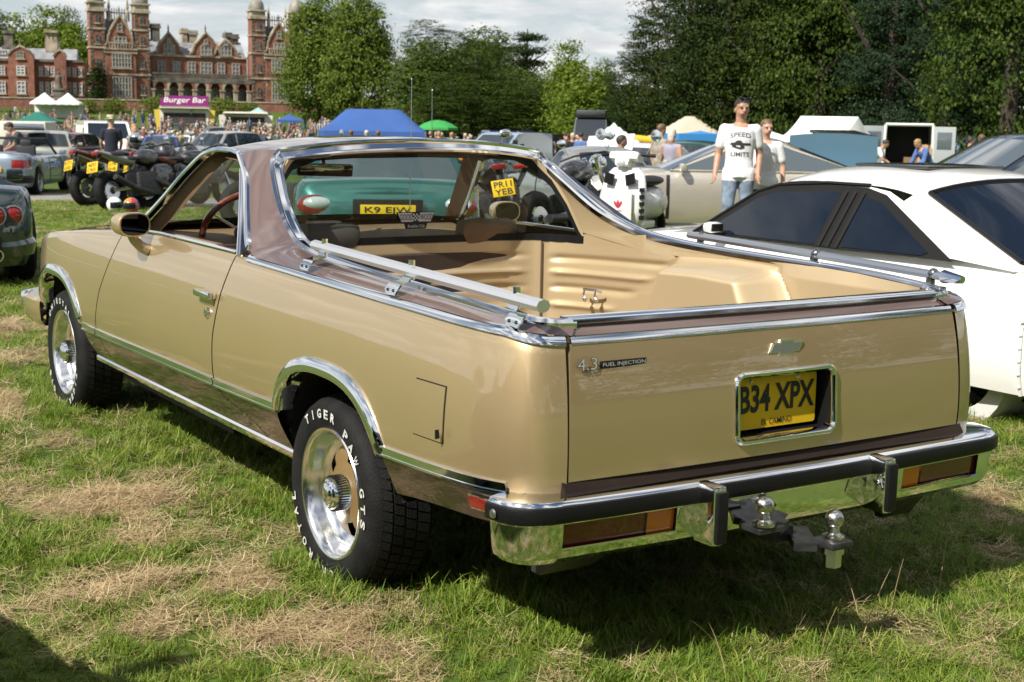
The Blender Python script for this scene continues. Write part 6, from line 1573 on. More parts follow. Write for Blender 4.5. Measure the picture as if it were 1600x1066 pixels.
mb = MB(); mb.bbox((0, -2.2, 1.72), (1.35, 1.05, .08), .03, rot=(R(8), 0, 0)); mb.build('raised_tailgate', BLACKPT, dh, 40, local=True)

def van(name, d, b, rz, label, mat, L=4.8, W=1.9, H=1.97, openrear=False):
    o = thing(name, at(d, b), rz, label, 'van'); h = L / 2; hw = W / 2
    prof = [(-h, .30), (-h, H - .12), (-h + .10, H - .02), (-h + 1.0, H), (h - 2.0, H), (h - 1.55, H - .06), (h - .80, 1.22), (h - .15, 1.02), (h, .80), (h, .30)]
    mb = MB(); n = len(prof)
    for s, ins in ((-1, 0), (1, 0)): pass
    rows = [[(sx * (hw - (.10 if z > 1.2 else 0) * (z - 1.2) - ins), y, z - (ins * .5 if z > 1 else 0)) for y, z in prof] for sx, ins in ((-1, .0), (-1, .06), (1, .06), (1, .0))]
    skip = (lambda i, j: j == 0) if openrear else None
    mb.grid([rows[0], rows[1]] ); mb.grid([[(x, y, z) for x, y, z in rows[0]], [(-x, y, z) for x, y, z in rows[0]]], skip=(lambda i, j: j == 0) if openrear else None)
    mb.v = mb.v; body = MB()
    body.grid([rows[0], [(-x, y, z) for x, y, z in rows[0]]], skip=skip)
    for sx in (-1, 1): body.add([(sx * (hw - (.10 if z > 1.2 else 0) * (z - 1.2)), y, z) for y, z in prof], [tuple(range(n))])
    body.build('body', mat, o, 30, local=True)
    g = MB(); g.add([(-hw * .86, h - .86, 1.26), (hw * .86, h - .86, 1.26), (hw * .80, h - 1.50, H - .12), (-hw * .80, h - 1.50, H - .12)], [(0, 1, 2, 3)]); g.v = [(x, y + .03, z + .03) for x, y, z in g.v]; g.build('windscreen', DWIN, o, 0, local=True)
    for sx in (-1, 1):
        g = MB(); g.add([(sx * (hw - .0 + .006), h - 1.0, 1.16), (sx * (hw + .006), h - 1.95, 1.16), (sx * (hw - .055), h - 1.95, H - .28), (sx * (hw - .055), h - 1.62, H - .28)], [(0, 1, 2, 3)]); g.build('side_window', DWIN, o, 0, local=True)
        g = MB(); g.bbox((sx * (hw + .12), h - 1.05, 1.32), (.18, .12, .30), .04); g.build('door_mirror', BLACKP, o, 40, local=True)
        for y in (-h + .95, h - .90): add_wheel(o, sx * (hw - .12), y, .33, .33, sx)
        g = MB(); g.bbox((sx * hw * .78, h - .02, .88), (.30, .12, .22), .05); hl = g.build('headlamp', CLEARL, o, 40, local=True)
        g = MB(); g.bbox((sx * hw * .86, h - .0, .72), (.22, .10, .08), .02); g.build('indicator', AMBER, hl, 40, local=True)
    g = MB(); g.bbox((0, h - .02, .48), (W * .96, .22, .30), .08); g.build('front_bumper', BLACKP, o, 40, local=True)
    return o
van('panel_van', 60, -290, VH + R(203), 'white panel van facing the camera behind the man in the straw hat', WHITEP)
ov = van('panel_van', 62, 274, VH + R(-12), 'tall white van with its rear doors open, loaded with boards', WHITEP, L=5.4, W=2.0, H=2.45, openrear=True)
mb = MB(); mb.box((0, -1.0, 1.3), (1.8, .05, 2.0)); mb.box((0, -1.8, .45), (1.8, 1.7, .06)); mb.build('load_floor', DARK, ov, 0, local=True)
WOODB = pmat('bare_board', (.34, .22, .11), .8, var=.25, vscale=5)
mb = MB(); mb.box((.25, -1.6, .75), (.7, .6, .55)); mb.build('cargo_box', pmat('cardboard', (.22, .13, .07), .9), ov, 0, local=True)
for k, (x, a) in enumerate(((.45, 14), (.62, 9), (.80, 12))):
    mb = MB(); mb.box((x, -2.85, .85), (.16, .05, 1.5), rot=(R(-12), R(a), 0)); mb.build('board', WOODB, ov, 0, local=True)
for sg in (-1, 1):
    mb = MB(); mb.bbox((sg * 1.42, -2.82, 1.35), (.92, .06, 1.95), .03, rot=(0, 0, sg * R(-18))); dd_ = mb.build('rear_door', pmat('door_inner_grey', (.30, .32, .33), .6), ov, 40, local=True)
    mb = MB(); mb.bbox((sg * 1.42, -2.86, 1.75), (.60, .03, .70), .03, rot=(0, 0, sg * R(-18))); mb.build('door_panel', LWIN, dd_, 40, local=True)
mb = MB()
for a, b in (((-1.0, -2.7, .3), (-.96, -2.7, 2.38)), ((1.0, -2.7, .3), (.96, -2.7, 2.38)), ((-.96, -2.7, 2.40), (.96, -2.7, 2.40))): mb.tube([a, b], .06, 6)
mb.build('door_frame', WHITEP, ov, 40, local=True)
van('panel_van', 100, 2, VH + R(-70), 'dark blue van parked under the dark trees', NAVY, L=5, H=2.0)
van('panel_van', 84, 36, VH + R(-60), 'dark off-road wagon left of the black lorry', BLACKPT, L=4.4, H=1.85)
van('panel_van', 64, 309, VH + R(-35), 'light blue truck cab with orange beacon right of the white van', SKYBL, L=4.2, W=1.9, H=2.0)
van('panel_van', 54, -6, VH + R(150), 'faded light blue old pickup truck beyond the roof of the gold pickup', SKYBL, L=4.2, W=1.7, H=1.72)
lo = van('lorry', 92, 54, VH + R(172), 'black lorry with roof box in front of the dark wood', BLACKPT, L=6, W=2.3, H=2.9)
mb = MB(); mb.bbox((0, .8, 3.15), (1.9, 1.6, .5), .1); mb.build('roof_box', BLACKPT, lo, 40, local=True)
mb = MB(); mb.lathe([(.10, 0), (.10, .1), (.06, .16), (0, .17)], (0, 0, 0), 'Z', 12); mb.xf(Matrix.Translation(at(63.2, 310) + Vector((-.2, .1, 1.98)))); tag(mb.build('beacon_lamp', AMBER), 'orange beacon lamp on the light blue truck roof', 'lamp')

# ---- motorcycles
def torus(mb, c, R_, r, axis='X', n=30, m=10):
    mb.lathe([(R_ + r * math.cos(2 * math.pi * k / m), r * math.sin(2 * math.pi * k / m)) for k in range(m + 1)], c, axis, n)
def motorcycle(d, b, rz, label, paint_m, tail_m, plt=None, lean=R(-9), cruiser=False, zoff=0):
    o = thing('motorcycle', at(d, b, zoff), rz, label, 'motorcycle', 'motorcycles parked on the grass'); o.rotation_euler = (0, lean, rz); o.scale = (1.12, 1.12, 1.12)
    P = lambda mb, nm, mt, par=o, sm=40: mb.build(nm, mt, par, sm, local=True)
    for y, nm in ((-.70, 'rear_wheel'), (.72, 'front_wheel')):
        mb = MB(); torus(mb, (0, y, .315), .24, .085 if y < 0 else .065); w = P(mb, nm, RUBBER)
        mb = MB(); torus(mb, (0, y, .315), .185, .022, n=24, m=6)
        for k in range(5): a = 2 * math.pi * k / 5; mb.tube([(0, y, .315), (0, y + .18 * math.cos(a), .315 + .18 * math.sin(a))], .018, 6)
        P(mb, 'rim', ALLOY, w)
        mb = MB(); mb.lathe([(.14, .05), (.15, .055), (.06, .055)], (0, y, .315), 'X', 20); P(mb, 'brake_disc', STEEL, w)
    mb = MB(); mb.bbox((0, .05, .40), (.34, .52, .40), .06); mb.bbox((0, .22, .52), (.30, .26, .30), .04, rot=(R(-35), 0, 0)); e = P(mb, 'engine', DARKMET)
    mb = MB(); mb.tube([(.10, -.70, .315), (.10, -.2, .36), (.10, .0, .42)], .03, 6); mb.tube([(-.10, -.70, .315), (-.10, -.2, .36), (-.10, .0, .42)], .03, 6); P(mb, 'swing_arm', ALLOY)
    mb = MB(); mb.tube([(-.08, .72, .315), (-.08, .50, .98)], .028, 8); mb.tube([(.08, .72, .315), (.08, .50, .98)], .028, 8); P(mb, 'front_fork', CHROME)
    mb = MB(); mb.ball((0, .18, .82), (.15, .30, .14), 16, 10); P(mb, 'fuel_tank', paint_m)
    mb = MB(); mb.ball((0, -.22, .80), (.13, .26, .06), 14, 8); mb.ball((0, -.52, .87), (.11, .22, .06), 14, 8); P(mb, 'seat', pmat('bike_seat', (.015, .015, .016), .6))
    mb = MB(); mb.tube([(0, -.20, .76), (0, -.52, .83), (0, -.88, .93)], [.12, .11, .05], 10, squash=(1, .6)); P(mb, 'tail_unit', tail_m)
    mb = MB(); mb.bbox((0, -.90, .905), (.15, .06, .06), .02); P(mb, 'tail_lamp', REDLENS)
    mb = MB(); mb.tube([(-.36, .42, .98), (-.20, .50, 1.02), (.20, .50, 1.02), (.36, .42, .98)], .014, 6); hb = P(mb, 'handlebar', BLACKP)
    for s in (-1, 1):
        mb = MB(); mb.tube([(s * .26, .47, 1.03), (s * .32, .46, 1.16)], .006, 5); mb.ball((s * .33, .45, 1.18), (.07, .02, .045), 12, 8); P(mb, 'mirror', CHROME, hb)
    if not cruiser:
        mb = MB(); mb.ball((0, .62, .88), (.17, .18, .20), 14, 10); mb.bbox((0, .40, .55), (.38, .44, .34), .08); P(mb, 'fairing', paint_m)
    else:
        mb = MB(); mb.ball((0, .66, .92), (.10, .12, .10), 14, 10); P(mb, 'headlamp', CHROME)
    mb = MB(); mb.tube([(.16, .05, .25), (.18, -.30, .32), (.17, -.72, .52 if not cruiser else .32)], [.03, .045, .05], 10); P(mb, 'exhaust', DARKMET)
    mb = MB(); mb.tube([(0, -.80, .90), (0, -.98, .70)], [.05, .03], 6, squash=(1, .4)); P(mb, 'plate_bracket', BLACKP)
    if plt: plate(o, plt[0], (0, -1.0, .69), 0, .23, .17, two=plt[1], tilt=R(-15))
    return o
GREYP = paint('grey_paint', (.30, .31, .32), .4)
motorcycle(26.6, -276, VH + R(-40), 'leftmost motorcycle with red tail and yellow plate', BLACKPT, MAROON, ('R771', 'OXD'))
motorcycle(25.4, -262, VH + R(-30), 'motorcycle with silver tail unit and yellow plate', BLACKPT, GREYP, ('AE07', 'CWX'))
motorcycle(26.6, -247, VH + R(-36), 'black motorcycle with a helmet on its seat', BLACKPT, BLACKPT, ('OY06', 'FHB'))
motorcycle(26, -231, VH + R(-55), 'black motorcycle with orange plate nearest the pickup windscreen', BLACKPT, MAROON, ('P95', 'LGX'))
motorcycle(17.2, -12, VH + R(10), 'black motorcycle with yellow plate seen through the right of the back window', BLACKPT, BLACKPT, ('PR11', 'YEB'))
motorcycle(21, -24, VH + R(-30), 'motorcycle with small yellow plate seen through the windscreen', BLACKPT, SILVER, ('FP04', 'UKD'))
motorcycle(17.5, 44, VH + R(-35), 'dark cruiser motorcycle with chrome headlamp left of the scooter', BLACKPT, BLACKPT, None, cruiser=True)
motorcycle(19.5, -150, VH + R(-70), 'motorcycle with chrome mirrors seen through the side window', BLACKPT, GREYP, None)

def helmet(loc, rz, label, mats, stripes=None):
    o = thing('helmet', loc, rz, label, 'helmet', 'motorcycle helmets')
    mb = MB(); n, m_ = 24, 14; rows = []
    for i in range(m_ + 1):
        a = -1.05 + (1.5707 + 1.05) * i / m_; rows.append([(.128 * math.cos(a) * math.cos(2 * math.pi * k / n), .155 * math.cos(a) * math.sin(2 * math.pi * k / n), .14 + .135 * math.sin(a)) for k in range(n)])
    for i in range(m_):
        for k in range(n): pass
    mb.grid(rows, close_u=True)
    if len(mats) > 1: mb.m = [((f // n) + (f % n)) // 2 % len(mats) if False else ((f % n) * len(mats) // n) for f in range(len(mb.f))]
    mb.build('shell', mats, o, 60, local=True)
    mb = MB(); mb.grid([[(.134 * math.cos(a) * math.cos(b), .162 * math.cos(a) * math.sin(b), .14 + .14 * math.sin(a)) for b in [R(-150 + 120 * k / 12) for k in range(13)]] for a in [R(-22 + 44 * j / 5) for j in range(6)]]); mb.build('visor', SWIN, o, 60, local=True)
    return o
helmet(at(23.8, -284), VH + R(40), 'white and silver helmet lying on the grass by the motorcycles', [WHITEP])
RB = [pmat('rainbow_%d' % i, c, .25, 0, coat=1.0) for i, c in enumerate(((.02, .08, .5), (.02, .3, .5), (.05, .35, .08), (.6, .5, .03), (.6, .2, .02), (.45, .03, .05)))]
helmet(at(23.6, -272), VH + R(-10), 'rainbow striped helmet lying on the grass by the motorcycles', RB)
helmet(at(26.8, -268, 1.10), VH + R(20), 'black and silver helmet resting on a motorcycle seat', [GREYP])

# ---- white scooter seen from the front
sc_ = thing('scooter', at(17.8, 86), VH + R(152), 'white scooter with a printed leg shield left of the champagne coupe', 'scooter')
P_ = lambda mb, nm, mt, par=sc_, sm=45: mb.build(nm, mt, par, sm, local=True)
mb = MB(); rows = []
for z, w, y in ((.22,.17,.36),(.32,.25,.40),(.45,.30,.43),(.62,.31,.43),(.78,.29,.40),(.90,.25,.36),(.98,.17,.33)):
    rows.append([(w * math.sin(R(a)), y + .10 * math.cos(R(a)) - .02, z) for a in range(-100, 101, 20)])
mb.grid(rows); mb.grid([[(x * .96, y - .03, z) for x, y, z in r_] for r_ in rows]); ls = P_(mb, 'leg_shield', WHITEP)
mb = MB(); mb.prism([(-.21, .80), (-.09, .76), (-.07, .90), (-.19, .93)], .505, .53); P_(mb, 'grille', BLACKP, ls, 0); mb = MB(); mb.prism([(.21, .80), (.09, .76), (.07, .90), (.19, .93)], .505, .53); P_(mb, 'grille', BLACKP, ls, 0)
mb = MB(); mb.bbox((0, .545, .50), (.36, .02, .44), .04); P_(mb, 'front_panel', pmat('offwhite_plastic', (.66, .66, .63), .35, 0, coat=.5), ls)
PINK = pmat('red_print', (.42, .03, .06), .5)
mb = MB()
for a in (-32, 0, 32): mb.ball((.05 * math.sin(R(a)), .558, .50 + .045 * math.cos(R(a))), (.018, .004, .05), 8, 6, M=Euler((0, R(a), 0)).to_matrix())
mb.box((0, .558, .462), (.10, .004, .008)); tag(P_(mb, 'trefoil_print', PINK, ls), kind='stuff')
for k in range(5):
    mb = MB(); mb.box((-.275, .46, .72 - k * .085), (.05, .05, .05)); P_(mb, 'side_vent', BLACKP, ls)
mb = MB(); mb.ball((0, .44, .26), (.10, .24, .15), 14, 8); P_(mb, 'mudguard', WHITEP)
mb = MB(); torus(mb, (0, .50, .22), .165, .055); P_(mb, 'front_wheel', RUBBER)
mb = MB(); torus(mb, (0, -.70, .22), .165, .06); P_(mb, 'rear_wheel', RUBBER)
mb = MB(); mb.bbox((0, .05, .27), (.40, .50, .10), .04); mb.ball((0, -.45, .52), (.18, .44, .22), 16, 10); P_(mb, 'body_shell', WHITEP)
mb = MB(); mb.ball((0, -.40, .80), (.15, .38, .07), 14, 8); P_(mb, 'seat', pmat('bike_seat', (.015, .015, .016), .6))
mb = MB(); mb.tube([(0, .36, .95), (0, .33, 1.08)], [.09, .10], 10); mb.bbox((0, .34, 1.11), (.40, .20, .11), .05, rot=(R(20), 0, 0)); mb.bbox((0, .42, 1.06), (.20, .14, .14), .05, rot=(R(20), 0, 0)); hs = P_(mb, 'headset', WHITEP)
mb = MB(); mb.lathe([(.055, 0), (.055, .02), (.04, .03), (0, .035)], (0, .48, 1.05), 'Y', 18); P_(mb, 'headlamp', CLEARL, hs)
mb = MB(); mb.tube([(-.36, .26, 1.13), (-.14, .33, 1.15), (.14, .33, 1.15), (.36, .26, 1.13)], .022, 8); P_(mb, 'handlebar', BLACKP, hs)
for s in (-1, 1):
    mb = MB(); mb.tube([(s * .25, .30, 1.15), (s * .36, .30, 1.34)], .006, 5); mb.lathe([(.075, .0), (.07, .02), (0, .025)], (s * .37, .29, 1.38), 'Y', 16); mb.lathe([(.075, .0), (.0, -.004)], (s * .37, .29, 1.38), 'Y', 16); P_(mb, 'mirror', CHROME, hs)
# black jacket slung over the cruiser beside it
# ================================================================== PEOPLE
from mathutils.bvhtree import BVHTree
SKIN = pmat('skin', (.42, .235, .155), .5, sss=0, var=.10, vscale=12)
SKINL = pmat('pale_skin', (.50, .30, .21), .5, var=.08, vscale=12)
HAIRD = pmat('dark_hair', (.035, .024, .017), .6, var=.3, vscale=60); HAIRB = pmat('brown_hair', (.13, .075, .035), .6, var=.3, vscale=60); HAIRW = pmat('grey_hair', (.46, .42, .36), .6, var=.2, vscale=50); HAIRF = pmat('fair_hair', (.30, .19, .08), .6, var=.25, vscale=60)
def cloth(name, c, var=.12): return pmat(name, c, .85, var=var, vscale=9, bump=.35, bscale=22)
CW = cloth('white_cotton', (.72, .72, .74), .03); JEAN = cloth('washed_denim', (.17, .22, .29), .35); NAVYC = cloth('navy_cotton', (.012, .014, .028)); GREYC = cloth('charcoal_cotton', (.045, .05, .055))
BLUEC = cloth('blue_cotton', (.07, .13, .32)); BLKC = cloth('black_cloth', (.012, .012, .014)); KHAKI = cloth('khaki_cloth', (.24, .19, .12)); LILAC = cloth('lilac_top', (.28, .27, .34)); CHECK = cloth('check_shirt', (.26, .23, .19), .35); SHOE = pmat('shoe_leather', (.03, .025, .02), .5)
STRAWH = pmat('straw_hat', (.46, .37, .22), .8, var=.2, vscale=30)
class Fig:
    """body volumes that are fused into one continuous surface; each carries a cloth or skin region"""
    def __init__(s): s.mb = MB(); s.prims = []
    def cap(s, a, b, ra, rb, reg, q=None, n=14):
        a, b = Vector(a), Vector(b); s.mb.tube([a, a.lerp(b, .5), b], [ra, (ra + rb) / 2, rb], n, squash=q)
        if q is None: s.mb.ball(a, ra * .995, n, 8); s.mb.ball(b, rb * .995, n, 8)
        s.prims.append((a, b, (ra + rb) / 2, reg)); return s
    def ell(s, c, r, reg, M=None):
        s.mb.ball(c, r, 16, 10, M=M); c = Vector(c); s.prims.append((c, c, min(r), reg)); return s
def fuse(fig, vox, rule, mats, name, parent):
    me = bpy.data.meshes.new(name); me.from_pydata(fig.mb.v, [], fig.mb.f)
    o = bpy.data.objects.new('tmp', me); COL.objects.link(o)
    rm = o.modifiers.new('r', 'REMESH'); rm.mode = 'VOXEL'; rm.voxel_size = vox
    sm = o.modifiers.new('s', 'SMOOTH'); sm.factor = .5; sm.iterations = 4 if vox < .015 else 2
    dg_ = bpy.context.evaluated_depsgraph_get(); ev = o.evaluated_get(dg_); m2 = bpy.data.meshes.new_from_object(ev)
    bpy.data.objects.remove(o)
    m2.name = name
    m2.materials.clear()
    for m in mats: m2.materials.append(m)
    idx = []
    segs = [(a, b - a, (b - a).length_squared, r, g) for a, b, r, g in fig.prims]
    for p in m2.polygons:
        c = p.center; best = 1e9; reg = 0
        for a, d, l2, r, g in segs:
            t = 0 if l2 < 1e-9 else max(0, min(1, (c - a).dot(d) / l2)); e = (c - a - d * t).length - r
            if e < best: best = e; reg = g
        idx.append(rule(c, reg))
    m2.polygons.foreach_set('material_index', idx); m2.polygons.foreach_set('use_smooth', [True] * len(idx)); m2.update()
    return link(name, m2, parent)
def person(loc, rz, label, H=1.75, shirt=CW, legs=JEAN, skin=SKIN, hair=HAIRD, vox=.02, sleeve=.55, neck=None, pose=None, female=False, fingers=False, haircut='short', shorts=False, hat=None, cat='person', group='people in the field'):
    """person facing local -Y.  pose overrides joint positions given as fractions of the height"""
    o = thing('person', loc, rz, label, cat, group); h = H
    J = dict(pel=(0, 0, .52), wst=(0, .005, .60), chs=(0, .0, .73), nck=(0, .005, .835), hed=(0, -.012, .925),
             shl=(-.104, .005, .797), shr=(.104, .005, .797), ell=(-.135, .02, .635), elr=(.135, .02, .635), hal=(-.14, -.03, .49), har=(.14, -.03, .49),
             hil=(-.052, 0, .51), hir=(.052, 0, .51), knl=(-.06, -.01, .285), knr=(.06, -.01, .285), anl=(-.06, .01, .045), anr=(.06, .01, .045), face=(0, -1, 0))
    if pose: J.update(pose)
    V = {k: Vector(v) * h for k, v in J.items() if k != 'face'}
    f = Fig(); SK, SH, LG, HR_, SO = 0, 1, 2, 3, 4
    k = .93 if female else 1.0; fd = Vector(J['face']).normalized(); sd = fd.cross(Vector((0, 0, 1))).normalized() * -1
    up = (V['hed'] - V['nck']).normalized()
    # torso
    f.ell(V['pel'] - Vector((0, 0, .015 * h)), (.090 * h * k, .066 * h, .07 * h), LG)
    dn = (V['pel'] - V['wst']).normalized()
    tp = [V['pel'] + dn * .045 * h, V['pel'], V['wst'], V['wst'].lerp(V['chs'], .55), V['chs'], V['chs'].lerp(V['nck'], .55), V['chs'].lerp(V['nck'], .88), V['nck'] + Vector((0, 0, .004 * h))]
    f.mb.tube(tp, [.101 * h * k, .100 * h * k, .092 * h * k, .098 * h * k, .103 * h * k, .099 * h * k, .070 * h * k, .038 * h * k], 20, squash=(.70, 1.0))
    for a_, b_ in zip(tp, tp[1:]): f.prims.append((a_, b_, .066 * h, SH))
    f.cap(V['shl'].lerp(V['shr'], .06), V['shr'].lerp(V['shl'], .06), .034 * h * k, .034 * h * k, SH)
    if female: f.ell(V['chs'] + fd * .045 * h + Vector((0, 0, -.005 * h)), (.075 * h, .05 * h, .045 * h), SH)
    f.cap(V['nck'] - Vector((0, 0, .01 * h)), V['hed'], .034 * h * k, .036 * h * k, SK)
    # head with face
    hd = V['hed']; M = Matrix((sd, -fd, up)).transposed()
    P = lambda x, y, z: hd + M @ Vector((x * h, y * h, z * h))
    f.ell(P(0, .004, .022), (.044 * h, .055 * h, .052 * h), SK, M); f.ell(P(0, -.012, -.018), (.037 * h, .042 * h, .045 * h), SK, M); f.ell(P(0, -.026, -.043), (.020 * h, .020 * h, .016 * h), SK, M)
    f.cap(P(0, -.050, .012), P(0, -.062, -.010), .006 * h, .009 * h, SK); f.cap(P(-.016, -.050, -.028), P(.016, -.050, -.028), .006 * h, .006 * h, SK)
    f.cap(P(-.026, -.046, .020), P(.026, -.046, .020), .007 * h, .007 * h, SK)
    for s in (-1, 1): f.ell(P(s * .045, .004, -.004), (.007 * h, .012 * h, .018 * h), SK, M)
    hc = P(0, .014, .036)
    f.ell(hc, (.0485 * h, .056 * h, .048 * h), HR_, M)
    if haircut == 'long':
        f.ell(P(0, .030, .0), (.050 * h, .042 * h, .060 * h), HR_, M); f.ell(P(0, .036, -.05), (.046 * h, .030 * h, .055 * h), HR_, M)
    # arms
    for a, b, c, s in (('shl', 'ell', 'hal', -1), ('shr', 'elr', 'har', 1)):
        A, B, C_ = V[a], V[b], V[c]; e = A.lerp(B, sleeve)
        f.cap(A, B, .033 * h * k, .025 * h * k, SK); f.cap(B, C_, .025 * h * k, .0165 * h * k, SK)
        if sleeve > 0: f.cap(A, e, .037 * h * k, (.037 if sleeve < .9 else .032) * h * k, SH)
        if sleeve > 1.2: f.cap(B, C_, .031 * h, .024 * h, SH)
        d = (C_ - B).normalized(); side = d.cross(fd).normalized(); fw_ = side.cross(d).normalized()
        pc = C_ + d * .026 * h; f.ell(pc, (.013 * h, .021 * h, .027 * h), SK, Matrix((side, fw_, d)).transposed())
        if fingers:
            for j, (o_, L_) in enumerate(((.0165, .036), (.006, .042), (-.005, .039), (-.0155, .031))):
                p0 = pc + d * .018 * h + fw_ * o_ * h; p1 = p0 + d * L_ * .5 * h + side * (-s) * .006 * h; p2 = p1 + (d * .75 + side * (-s) * .65).normalized() * L_ * .5 * h
                f.cap(p0, p1, .0052 * h, .0050 * h, SK, n=8); f.cap(p1, p2, .0050 * h, .0042 * h, SK, n=8)
            t0 = pc + fw_ * .018 * h - d * .008 * h; f.cap(t0, t0 + (fw_ * .7 + d * .7).normalized() * .026 * h, .0065 * h, .0055 * h, SK, n=8); f.cap(t0 + (fw_ * .7 + d * .7) * .026 * h, t0 + (fw_ * .55 + d) * .040 * h, .0055 * h, .0045 * h, SK, n=8)
        else: f.ell(C_ + d * .060 * h, (.011 * h, .019 * h, .028 * h), SK, Matrix((side, fw_, d)).transposed())
    # legs
    for a, b, c in (('hil', 'knl', 'anl'), ('hir', 'knr', 'anr')):
        A, B, C_ = V[a], V[b], V[c]
        f.cap(A, B, .060 * h, .041 * h, LG); f.cap(B, C_, .038 * h if not shorts else .033 * h, .030 * h if not shorts else .020 * h, LG if not shorts else SK)
        if shorts: f.cap(A, A.lerp(B, .85), .064 * h, .055 * h, LG)
        ft = Vector((fd.x, fd.y, 0)).normalized(); f.cap(C_ + Vector((0, 0, -.018 * h)) - ft * .015 * h, C_ + Vector((0, 0, -.026 * h)) + ft * .085 * h, .024 * h, .018 * h, SO)
    hemz = V['pel'].z - .062 * h
    hair_y = .012
    def rule(c, reg):
        if reg in (SK, HR_) and (c - hd).length < .10 * h:
            q = M.transposed() @ (c - hd); q = q / h
            if haircut == 'bald': return SK
            if q.z > interp([(-.05, .050), (-.025, .042), (-.004, .012), (.012, -.006), (.03, -.032), (.06, -.04)], q.y) or (haircut == 'long' and q.y > .012 and q.z > -.12): return HR_
            return SK
        if reg == HR_: return HR_
        if reg == SH and (c - V['nck']).dot(up) > -.014 * h and (c - V['nck']).length < .075 * h and abs((c - V['nck']).x) < .050 * h: return SK
        if reg == SH and c.z < hemz - .004 * h and V['pel'].z > .5 * h: return LG
        if reg == LG and c.z > hemz and (c - V['pel']).length < .16 * h: return SH
        return reg
    body = fuse(f, vox, rule, [skin, shirt, legs, hair, SHOE], 'body', o)
    if fingers or vox < .014:
        for s in (-1, 1):
            mb = MB(); mb.ball(P(s * .0175, -.0485, .0085), (.0075 * h, .004 * h, .0045 * h), 10, 6, M=M); mb.build('eye', pmat('eye_dark', (.02, .016, .014), .2), o, 50, local=True)
        mb = MB(); mb.ball(P(0, -.0565, -.0275), (.016 * h, .004 * h, .0035 * h), 10, 6, M=M); mb.build('lips', pmat('lips', (.30, .12, .10), .5), o, 50, local=True)
    o['_'] = 0; del o['_']
    return o, body, P, M, h
# man walking towards the camera in a printed T-shirt
mn, mbody, MP, MM, mh = person(at(17.4, 158), VH + R(-6), 'man in white T-shirt with black car print and faded jeans, sunglasses on his head', 1.84, CW, JEAN, SKIN, HAIRD, .0105, .62, fingers=True,
    pose=dict(ell=(-.138, .030, .632), hal=(-.158, -.035, .500), elr=(.136, .045, .636), har=(.128, -.02, .500), knl=(-.065, -.035, .290), anl=(-.075, -.03, .05), knr=(.055, .0, .285), anr=(.06, .05, .06), hed=(.004, -.014, .925), face=(.28, -1, .02)))
bv = BVHTree.FromPolygons([v.co for v in mbody.data.vertices], [p.vertices for p in mbody.data.polygons])
def print_on(root, body_bvh, txts, mat, name):
    mb = MB()
    for vs, fs in txts:
        P = []
        for x, z in vs:
            hit = body_bvh.ray_cast(Vector((x, -1.0, z)), Vector((0, 1, 0)))[0]; P.append(Vector((x, (hit.y if hit else -.1) - .004, z)))
        mb.add(P, fs)
    return tag(mb.build(name, mat, root, 0, local=True), kind='stuff')
def txt2(t, cx, cz, h_, w_, arc=0):
    vs, fs = text_mesh(t, 1, 0, .012); x0, x1 = min(v.x for v in vs), max(v.x for v in vs); y0, y1 = min(v.y for v in vs), max(v.y for v in vs)
    out = []
    for v in vs:
        x = ((v.x - x0) / (x1 - x0) - .5) * w_; z = ((v.y - y0) / (y1 - y0) - .5) * h_; out.append((cx + x, cz + z - arc * (x / w_ * 2) ** 2))
    return out, fs
PRN = pmat('faded_black_print', (.07, .07, .075), .8)
print_on(mn, bv, [txt2('SPEED', .0, 1.405, .055, .25, .022), txt2('LIMITS', .0, 1.165, .052, .22, -.0)], PRN, 'shirt_lettering')
def quad_patch(a, b, c, d, n=6, m=3):
    vs = [(lerp(lerp(a[0], b[0], i / n), lerp(d[0], c[0], i / n), j / m), lerp(lerp(a[1], b[1], i / n), lerp(d[1], c[1], i / n), j / m)) for j in range(m + 1) for i in range(n + 1)]
    return vs, [(j * (n + 1) + i, j * (n + 1) + i + 1, (j + 1) * (n + 1) + i + 1, (j + 1) * (n + 1) + i) for j in range(m) for i in range(n)]
print_on(mn, bv, [quad_patch((-.125, 1.275), (.13, 1.27), (.125, 1.300), (-.11, 1.305)), quad_patch((-.07, 1.306), (.03, 1.302), (.005, 1.332), (-.04, 1.332)), quad_patch((-.10, 1.250), (-.05, 1.240), (-.05, 1.274), (-.10, 1.274), 3), quad_patch((.0, 1.225), (.05, 1.235), (.05, 1.270), (.0, 1.270), 3), quad_patch((-.06, 1.238), (.01, 1.222), (.01, 1.245), (-.06, 1.262), 3)], pmat('print_black', (.03, .03, .033), .8), 'shirt_car_print')
mb = MB()
for s in (-1, 1): mb.ball(MP(s * .022, -.036, .072), (.018 * mh, .006 * mh, .010 * mh), 10, 6, M=MM)
mb.tube([MP(-.044, -.01, .064), MP(-.040, -.034, .072), MP(.040, -.034, .072), MP(.044, -.01, .064)], .004, 6); mb.build('sunglasses', SWIN, mn, 50, local=True)
person(at(17.9, 176), VH + R(-10), 'boy in plain white V-neck T-shirt walking beside the man', 1.60, CW, NAVYC, SKINL, HAIRB, .0105, .70, fingers=True, shorts=True,
    pose=dict(ell=(-.14, .02, .64), hal=(-.150, -.02, .50), elr=(.142, .03, .64), har=(.15, -.0, .50), knl=(-.06, .0, .285), knr=(.06, -.03, .29), face=(.45, -1, .0), hed=(.004, -.012, .925)))
